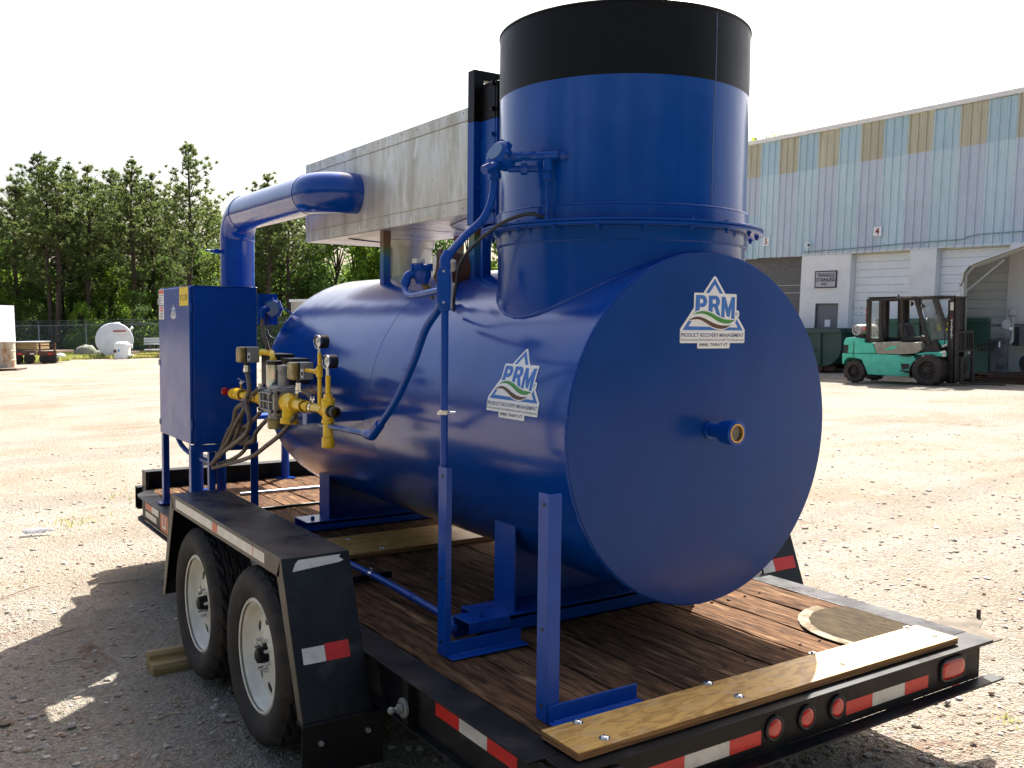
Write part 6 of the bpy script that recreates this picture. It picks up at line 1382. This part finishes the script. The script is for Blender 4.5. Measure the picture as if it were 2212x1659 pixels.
# ---- trees
BARK = mat('pine bark', (.075, .05, .035), .9, c2=(.04, .028, .02), ns=6, bs=10, bstr=.5)
def leafmat(nm, c, c2, tr):
    M = bpy.data.materials.new(nm); M.use_nodes = True; N = M.node_tree.nodes; L = M.node_tree.links; N.clear()
    o = N.new('ShaderNodeOutputMaterial'); ms = N.new('ShaderNodeMixShader'); ms.inputs[0].default_value = tr
    d = N.new('ShaderNodeBsdfPrincipled'); d.inputs['Roughness'].default_value = .6; d.inputs['Specular IOR Level'].default_value = .25; t = N.new('ShaderNodeBsdfTranslucent')
    g = N.new('ShaderNodeNewGeometry'); mxx = N.new('ShaderNodeMix'); mxx.data_type = 'RGBA'; mxx.inputs[6].default_value = hexc(*c); mxx.inputs[7].default_value = hexc(*c2)
    L.new(g.outputs['Random Per Island'], mxx.inputs[0]); hs = N.new('ShaderNodeHueSaturation'); oi = N.new('ShaderNodeObjectInfo'); q = N.new('ShaderNodeMapRange'); q.inputs[3].default_value = .75; q.inputs[4].default_value = 1.25
    L.new(oi.outputs['Random'], q.inputs[0]); L.new(q.outputs[0], hs.inputs['Value']); L.new(mxx.outputs[2], hs.inputs['Color'])
    L.new(hs.outputs[0], d.inputs['Base Color']); h2 = N.new('ShaderNodeHueSaturation'); h2.inputs['Value'].default_value = 1.7; h2.inputs['Hue'].default_value = .485; L.new(hs.outputs[0], h2.inputs['Color']); L.new(h2.outputs[0], t.inputs['Color'])
    L.new(d.outputs[0], ms.inputs[1]); L.new(t.outputs[0], ms.inputs[2]); L.new(ms.outputs[0], o.inputs[0]); return M
NEED = leafmat('pine needles', (.05, .085, .028), (.13, .165, .045), .40)
LEAF = leafmat('broad leaves', (.06, .13, .018), (.17, .27, .03), .55)
LEAFD = leafmat('dark broad leaves', (.035, .08, .02), (.09, .16, .03), .45)
def pine_data(seed):
    R_ = random.Random(seed); H = 13.0; tm = MB(); pts = []; lx = R_.uniform(-.3, .3); ly = R_.uniform(-.3, .3)
    n = 12
    def tp(t): return Vector((lx * t * t + .08 * sin(t * 7 + seed), ly * t * t + .08 * cos(t * 6 + seed), H * t))
    tm.tube([tp(k / n) for k in range(n + 1)], [.19 * (1 - k / n) ** .8 + .02 for k in range(n + 1)], 9, 0)
    bm_ = MB(); V = []; F = []
    z = .30 + R_.uniform(-.04, .06)
    start = z
    while z < .985:
        q = (z - start) / (1 - start); nb = R_.randint(3, 5); a0 = R_.uniform(0, 6.28)
        Lm = 3.5 * (1 - q) ** .72 * (.55 + .45 * min(1, q * 4)) + .25
        for k in range(nb):
            if q < .25 and R_.random() < .35: continue
            a = a0 + 6.28 * k / nb + R_.uniform(-.4, .4); Lb = Lm * R_.uniform(.55, 1.15); up = .15 + .65 * q + R_.uniform(-.12, .15)
            p0 = tp(z); d = Vector((cos(a), sin(a), up)).normalized(); P = [p0 + d * Lb * t + Vector((0, 0, .22 * Lb * t * t)) for t in (0, .35, .7, 1)]
            bm_.tube(P, [.035, .026, .016, .008], 4, 0, caps=False)
            nt_ = max(3, int(Lb * 5.0))
            for j in range(nt_):
                t = .25 + .75 * (j + R_.random()) / nt_ if q < .8 else R_.random()
                c = P[0].lerp(P[3], t) + Vector((R_.gauss(0, .16), R_.gauss(0, .16), R_.gauss(0, .10) + .05)) * (.6 + Lb * .25)
                ax = (d * .6 + Vector((0, 0, .8)) + Vector((R_.gauss(0, .3), R_.gauss(0, .3), 0))).normalized()
                for _ in range(20):
                    e = (ax * .75 + Vector((R_.gauss(0, .7), R_.gauss(0, .7), R_.gauss(0, .6)))).normalized(); s_ = e.cross(Vector((R_.gauss(0, 1), R_.gauss(0, 1), R_.gauss(0, 1)))).normalized() * .040
                    b0 = c + e * .02; ln = R_.uniform(.18, .34); i0 = len(V); V += [tuple(b0 - s_), tuple(b0 + s_), tuple(b0 + e * ln)]; F.append((i0, i0 + 1, i0 + 2))
        z += R_.uniform(.034, .058)
    def mk(nm, v, f, mm, smooth):
        me = bpy.data.meshes.new(nm); me.from_pydata(v, [], f); me.materials.append(mm)
        if smooth: me.shade_smooth()
        return me
    return mk('trunk', tm.v, tm.f, BARK, True), mk('branches', bm_.v, bm_.f, BARK, True), mk('crown', V, F, NEED, False)
def broad_data(seed, mm):
    R_ = random.Random(seed); H = 8.0; tm = MB(); V = []; F = []; lx, ly = R_.uniform(-.6, .6), R_.uniform(-.6, .6)
    tp = lambda t: Vector((lx * t + .15 * sin(t * 5 + seed), ly * t, H * .8 * t))
    tm.tube([tp(k / 8) for k in range(9)], [.13 * (1 - k / 8) + .03 for k in range(9)], 8, 0)
    for k in range(30):
        z = R_.uniform(.04, 1); a = R_.uniform(0, 6.28); rr = 2.3 * math.sqrt(max(.08, 1 - (2 * z - .95) ** 2)) * R_.uniform(.4, 1.1); c = Vector((lx * z + rr * cos(a), ly * z + rr * sin(a), H * (.02 + .94 * z)))
        tm.tube([tp(max(.03, z * .75)), (tp(max(.05, z * .75)) + c) / 2 + Vector((0, 0, .2)), c], [.04, .025, .01], 4, 1, caps=False)
        cr = R_.uniform(.55, 1.15)
        for _ in range(230):
            d = Vector((R_.gauss(0, 1), R_.gauss(0, 1), R_.gauss(0, .75))); d *= cr * R_.random() ** .4 / max(d.length, .01); p = c + d
            n = Vector((R_.gauss(0, 1), R_.gauss(0, 1), R_.gauss(0, 1) + .6)).normalized(); u = n.orthogonal().normalized(); v = n.cross(u); s_ = R_.uniform(.06, .13); i0 = len(V)
            V += [tuple(p - u * s_), tuple(p + v * s_ * .7), tuple(p + u * s_), tuple(p - v * s_ * .7)]; F.append((i0, i0 + 1, i0 + 2, i0 + 3))
    me = bpy.data.meshes.new('crown'); me.from_pydata(V, [], F); me.materials.append(mm)
    t_ = bpy.data.meshes.new('trunk'); t_.from_pydata(tm.v, [], tm.f); t_.materials.append(BARK); t_.shade_smooth(); return t_, None, me
PD = [pine_data(s_) for s_ in (3, 7, 12, 21, 34)]
BD = [broad_data(5, LEAF), broad_data(9, LEAFD), broad_data(14, LEAF), broad_data(23, LEAFD)]
PINES = [(6.8, 76.4, 13.0), (8.7, 77.6, 14.5), (9.1, 72.5, 13.6), (10.8, 78.6, 14.2), (11.3, 73.5, 13.4), (13.4, 80.5, 13.6), (13.2, 75.8, 13.5), (15.2, 81.7, 13.7), (14.0, 71.7, 13.9), (15.7, 72.9, 13.1), (18.6, 80.6, 13.3), (17.1, 68.4, 14.6), (20.8, 76.8, 12.2), (23.3, 82.3, 11.9), (6.6, 82.6, 11.6), (8.5, 85.0, 13.5), (8.3, 70.6, 12.6), (12.9, 86.9, 14.1), (17.4, 83.9, 14.0), (20.4, 84.3, 13.8), (21.1, 62.1, 12.2), (22.4, 68.5, 11.7), (23.5, 65.3, 12.1), (26.8, 70.4, 12.2), (24.4, 76.8, 11.6)]
BROAD = [(4.4, 61.2, 7.5), (5.4, 65.3, 7.3), (4.9, 68.1, 9.0), (7.2, 71.4, 7.2), (7.5, 67.5, 6.3), (9.6, 73.4, 8.1), (9.6, 65.0, 5.9), (11.1, 68.8, 7.2), (11.7, 64.8, 6.3), (13.4, 67.3, 7.8), (13.2, 62.5, 6.2), (15.4, 67.1, 7.2), (15.5, 63.4, 6.3), (17.0, 64.8, 7.4), (18.4, 66.3, 7.9), (17.1, 52.7, 8.7), (18.6, 54.1, 8.3), (18.5, 50.6, 9.1), (21.5, 54.6, 9.4), (21.9, 51.9, 8.6), (24.8, 54.8, 9.6), (24.5, 50.2, 8.8), (26.6, 51.2, 9.3), (25.9, 46.9, 8.5), (29.1, 49.6, 9.3), (28.7, 46.2, 8.6), (31.8, 47.8, 8.1), (67.5, 60.1, 19.5), (21.7, 66.5, 8.0), (3.5, 64.2, 9.2), (2.9, 69.4, 10.3)]
def behind_fence(x, y, need=1.5):
    # move a tree away along the view until it stands behind the fence line
    fy = 74.42 + (x - 2.62) * (52.95 - 74.42) / (34.85 - 2.62)
    while y < fy + need: x *= 1.01; x += .017; y = y * 1.012 + .02; fy = 74.42 + (x - 2.62) * (52.95 - 74.42) / (34.85 - 2.62)
    return x, y
PL = {0: 'pine left of the group with a rounded top', 1: 'tall pine over the stored trailers', 2: 'broad crowned pine right of the tall left pine', 11: 'tallest open crowned pine standing alone left of the blue pipe', 8: 'narrow dark pine with a pointed top beside the open one', 20: 'pine whose top shows above the bend of the blue pipe', 9: 'slim pine between the pointed one and the lone one'}
def tree(kind, d, x, y, h, h0, lab, grp, cat='tree'):
    t = thing(kind, (x, y, G(x, y) - .1), lab, cat, grp)
    t.rotation_euler = (0, 0, random.uniform(0, 6.28)); s_ = h / h0; w_ = s_ * random.uniform(.92, 1.12); t.scale = (w_, w_, s_)
    for nm, me in zip(('trunk', 'branches', 'crown'), d):
        if me: o = bpy.data.objects.new(nm, me); COL.objects.link(o); o.parent = t
    return t
ORD = ['leftmost', 'second', 'third', 'fourth', 'fifth', 'sixth', 'seventh', 'eighth', 'ninth', 'tenth', 'eleventh', 'twelfth', 'thirteenth', 'fourteenth', 'fifteenth', 'sixteenth', 'seventeenth', 'eighteenth', 'nineteenth', 'twentieth', '21st', '22nd', '23rd', '24th', '25th', '26th', '27th', '28th', '29th', '30th', '31st']
def rank(lst, i):
    k = sorted(range(len(lst)), key=lambda q: lst[q][0] / lst[q][1]).index(i); return ORD[k] + (' from the left' if k else '')
for i, (x, y, h) in enumerate(PINES):
    x2, y2 = behind_fence(x, y, 2); h2 = h * (y2 / y); lab = PL.get(i, 'dark green pine beyond the fence, %s of the pines' % rank(PINES, i))
    tree('pine_tree', PD[i % 5], x2, y2, h2, 13.0, lab, 'pines beyond the fence')
for i, (x, y, h) in enumerate(BROAD):
    if i == 27: tree('broadleaf_tree', BD[0], x, y, h - 1.0, 8.0, 'small leafy tree top showing over the warehouse roof', None); continue
    x2, y2 = behind_fence(x, y, 7 if y < 60 or i % 3 else 2.5); h2 = h * (y2 / y) * (1 if i % 3 else .6)
    tree('broadleaf_tree', BD[i % 4], x2, y2, h2 * random.uniform(.85, 1.0), 8.0, 'leafy tree below the pines beyond the fence, %s' % rank(BROAD, i), 'leafy trees beyond the fence')
# dense woodland behind and the undergrowth along the fence, too many leaves to count
def leafmass(nm, mm, n, fn, smin, smax, seed):
    R_ = np.random.default_rng(seed); P = np.array([fn(R_) for _ in range(n)]); nn_ = R_.normal(size=(n, 3)) + [0, 0, .5]; nn_ /= np.linalg.norm(nn_, axis=1)[:, None]
    u = np.cross(nn_, R_.normal(size=(n, 3))); u /= np.linalg.norm(u, axis=1)[:, None]; v = np.cross(nn_, u); s_ = R_.uniform(smin, smax, (n, 1))
    V = np.stack([P - u * s_, P + v * s_ * .7, P + u * s_, P - v * s_ * .7], 1).reshape(-1, 3); F = np.arange(4 * n).reshape(-1, 4)
    me = bpy.data.meshes.new(nm); me.from_pydata(V.tolist(), [], F.tolist()); me.materials.append(mm); o = bpy.data.objects.new(nm, me); COL.objects.link(o); o['kind'] = 'stuff'; return o
fdir = Vector((34.85 - 2.62, 52.95 - 74.42, 0)).normalized(); fn_ = Vector((-fdir.y, fdir.x, 0))
clx = np.random.default_rng(5); CL = [(clx.uniform(-14, 52), clx.uniform(.8, 6), clx.uniform(.1, 2.0), clx.uniform(.5, 1.3)) for _ in range(240)]
def under(R_):
    c = CL[R_.integers(len(CL))]; d = R_.normal(size=3) * c[3] * .55; s_ = c[0] + d[0]; t = max(.4, c[1] + d[1]); x = 2.62 + fdir.x * s_ + fn_.x * t; y = 74.42 + fdir.y * s_ + fn_.y * t
    return (x, y, G(x, y) + abs(c[2] + d[2] * .9))
leafmass('undergrowth', LEAF, 70000, under, .05, .11, 6)
CL2 = [(clx.uniform(-25, 75), clx.uniform(16, 34), clx.uniform(.3, 6.8), clx.uniform(1.3, 2.6)) for _ in range(420)]
def wood(R_):
    c = CL2[R_.integers(len(CL2))]; d = R_.normal(size=3) * c[3] * .5; s_ = c[0] + d[0]; t = c[1] + d[1]; x = 2.62 + fdir.x * s_ + fn_.x * t; y = 74.42 + fdir.y * s_ + fn_.y * t
    return (x, y, G(x, y) + abs(c[2] + d[2] * .9))
leafmass('distant_wood', LEAFD, 150000, wood, .12, .26, 8)
# grass verge along the fence
def blades(nm, n, fn, h, seed, mm):
    R_ = random.Random(seed); V = []; F = []
    for _ in range(n):
        x, y = fn(R_); z = G(x, y); a = R_.uniform(0, 6.28); hh = h * R_.uniform(.4, 1.3); w_ = .018 * hh / .2 + .004; dx, dy = cos(a) * w_, sin(a) * w_; lx, ly = R_.gauss(0, .3) * hh, R_.gauss(0, .3) * hh; i0 = len(V)
        V += [(x - dx, y - dy, z), (x + dx, y + dy, z), (x + lx, y + ly, z + hh)]; F.append((i0, i0 + 1, i0 + 2))
    me = bpy.data.meshes.new(nm); me.from_pydata(V, [], F); me.materials.append(mm); o = bpy.data.objects.new(nm, me); COL.objects.link(o); o['kind'] = 'stuff'
GRS = leafmat('verge grass', (.12, .17, .03), (.28, .27, .08), .4)
def verge(R_):
    x = R_.uniform(2, 26); base = 51.5 - (x - 4) * .35; base = 55.2 - (x - 9) * .62 if x > 7 else 53.2 + sin(x) * .6; t = R_.random() ** 1.5
    return x, base + t * 11 + .4 * sin(x * 3)
blades('verge_grass', 42000, verge, .20, 3, GRS)
def tuft(cx_, cy_, r_): return lambda R_: (cx_ + R_.gauss(0, r_), cy_ + R_.gauss(0, r_))
blades('yard_weeds', 60, tuft(-.2, 7.4, .14), .035, 4, GRS); blades('yard_weeds', 60, tuft(.55, 8.6, .25), .035, 5, GRS); blades('yard_weeds', 50, tuft(2.55, .62, .05), .025, 6, GRS); blades('yard_weeds', 25, tuft(2.5, .1, .03), .02, 7, GRS); blades('yard_weeds', 70, tuft(-1.0, 7.7, .09), .035, 8, GRS)

# ---- pale sheds seen past the tank
SH = yt('pale_shed', 14.4, 35.3, 'pale corrugated shed wall seen between cabinet and blue tank', 'shed', yaw=math.atan2(-.62, .78))
for k in range(20): L_('wall_sheet', MB().box(-1.9 + .3 * k, -1.9 + .3 * k + .285, 0, .03, 0, 2.75).box(-1.9 + .3 * k, -1.9 + .3 * k + .06, -.03, .0, 0, 2.75), PALE if k % 3 else TUBE, SH)
L_('roof_edge', MB().box(-1.95, 4.2, -.1, 2.5, 2.75, 2.86), TRIM, SH); L_('junk_on_roof', MB().box(1.6, 2.3, .2, .5, 2.86, 2.98).box(2.5, 2.6, .2, .3, 2.86, 3.2).obox((3.3, .3, 3.0), (.7, 0, .12), (0, .04, 0), (0, 0, .03)), RUST, SH)
SH2 = yt('white_roofed_shed', 18.4, 32.8, 'white shed gable peeping over the tank behind the conduit', 'shed')
L_('wall', MB().box(-1.6, 1.9, 0, 3, 0, 3.3), PALE, SH2); L_('roof', MB().prism([(-1.8, -.1, 3.35), (.75, -.1, 3.62), (1.15, -.1, 3.72), (1.9, -.1, 3.42), (1.9, -.1, 3.30), (-1.8, -.1, 3.22)], (0, 0, 0), (0, 3.2, 0)), TRIM, SH2)

# ================================================================== SMALL THINGS NEAR THE TRAILER
CK = thing('wheel_chock', (-.5, 3.0, G(-.5, 3)), 'stepped treated timber chock against the front left wheel', 'chock')
g = G(-.5, 3); m = MB(); m.prism([(-.545, 2.93, g - .01), (-.545, 3.09, g - .01), (-.545, 3.09, g + .085), (-.545, 3.075, g + .098), (-.545, 3.035, g + .098), (-.545, 3.018, g + .085), (-.545, 3.018, g + .055), (-.545, 2.95, g + .055), (-.545, 2.93, g + .035)], (0, 0, 0), (.36, 0, 0)); obj('block', m, LUMBER, CK, bevel=.007)
PET = mat('clear crushed plastic', (.85, .87, .9), .08, trans=.75, bs=30, bstr=.8, bd=.01)
BO = thing('plastic_bottle', (-.55, 7.05, G(-.55, 7.05)), 'crushed clear plastic bottle lying on the gravel left of the trailer', 'bottle')
g = G(-.55, 7.05) + .035; m = MB(); m.lathe((-.68, 7.10, g), (1, -.25, 0), [(0, 0), (.002, .028), (.02, .036), (.05, .030), (.07, .035), (.10, .028), (.13, .036), (.16, .032), (.19, .02), (.21, .012), (.225, .012)], 12)
rnd = random.Random(4); m.v = [(a, b_ + rnd.uniform(-.005, .005), g + (c_ - g) * .75 + rnd.uniform(-.004, .004)) for a, b_, c_ in m.v]; obj('bottle', m, PET, BO)
obj('cap', MB().cyl((-.465, 7.045, g), (-.445, 7.04, g), .014, 12), WPL, BO)
def litter(nm, pts, r_, mm, lab, cat, fl=None):
    m = MB().tube([(x, y, G(x, y) + r_ + .004) for x, y in pts], r_, 5, 1); solo(nm, m, mm, lab, cat, (pts[0][0], pts[0][1], G(*pts[0])))
STK = mat('dry twig', (.16, .11, .07), .9); STKP = mat('pale straw', (.5, .42, .28), .8)
litter('twig', [(-1.05, 5.0), (-.93, 5.12), (-.80, 5.2)], .004, STK, 'dark bent twig on the lit gravel left of the trailer', 'twig')
litter('twig', [(-.9, 3.95), (-.8, 4.0), (-.72, 4.02)], .003, STKP, 'pale straw at the edge of the shadow', 'twig')
litter('twig', [(-.95, 3.45), (-.86, 3.47), (-.80, 3.44)], .004, STKP, 'pale straw in the shadow beside the chock', 'twig')
litter('twig', [(-.45, 5.0), (-.28, 4.98), (-.12, 4.96)], .004, STKP, 'long pale straw on the ground behind the front wheel', 'twig')
litter('twig', [(-.66, 2.35), (-.60, 2.38), (-.55, 2.36)], .004, STKP, 'short pale stick beside the rear wheel', 'twig')
litter('twig', [(2.9, 2.6), (3.0, 2.45), (3.15, 2.3)], .004, STKP, 'pale straw on the sunlit gravel right of the trailer', 'twig')
m = MB(); x, y = 2.62, .42; g = G(x, y); m.prism([(x - .03, y, g + .01), (x + .03, y - .02, g + .01), (x + .004, y, g + .06)], (0, 0, 0), (.002, .006, 0)); solo('red_shard', m, TAPER, 'small red plastic shard on the gravel behind the right tail light', 'shard', (x, y, g))
for i, (x, y, r_) in enumerate(((2.45, .36, .018), (2.72, .30, .016), (2.86, 1.2, .02), (-1.25, 2.72, .03), (-1.0, 2.5, .022))):
    m = MB(); m.sphere((0, 0, 0), r_, 8, (1.1, .9, .7)); rnd = random.Random(i); m.v = [(a * rnd.uniform(.8, 1.2), b_ * rnd.uniform(.8, 1.2), c_ * rnd.uniform(.8, 1.2)) for a, b_, c_ in m.v]
    o = obj('stone', m, STM[i % 2]); o.location = (x, y, G(x, y) + r_ * .4); tag(o, ('round brown stone below the right end of the rear beam', 'grey stone beside the red shard', 'brown stone on the sunlit gravel behind the trailer', 'pale stone at the left frame edge', 'pale stone in the shadow near the left frame edge')[i], 'stone')

# ================================================================== WOODS BEHIND THE VIEWPOINT
# the yard is ringed by trees; the ones behind the camera only show as reflections in the glossy tank
def ring(R_):
    c = CL3[R_.integers(len(CL3))]; d = R_.normal(size=3) * c[3] * .5; a = c[0]; r_ = c[1] + d[0]; x = r_ * cos(a) - 1.7 + d[1]; y = r_ * sin(a) - 2; return (x, y, G(x, y) + abs(c[2] + d[2]))
CL3 = [(clx.uniform(math.radians(150), math.radians(325)), clx.uniform(24, 30), clx.uniform(.5, 9) * (1 if k % 3 else .7), clx.uniform(1.8, 3.0)) for k in range(420)]
leafmass('woods_behind_viewpoint', LEAFD, 90000, ring, .25, .5, 12)
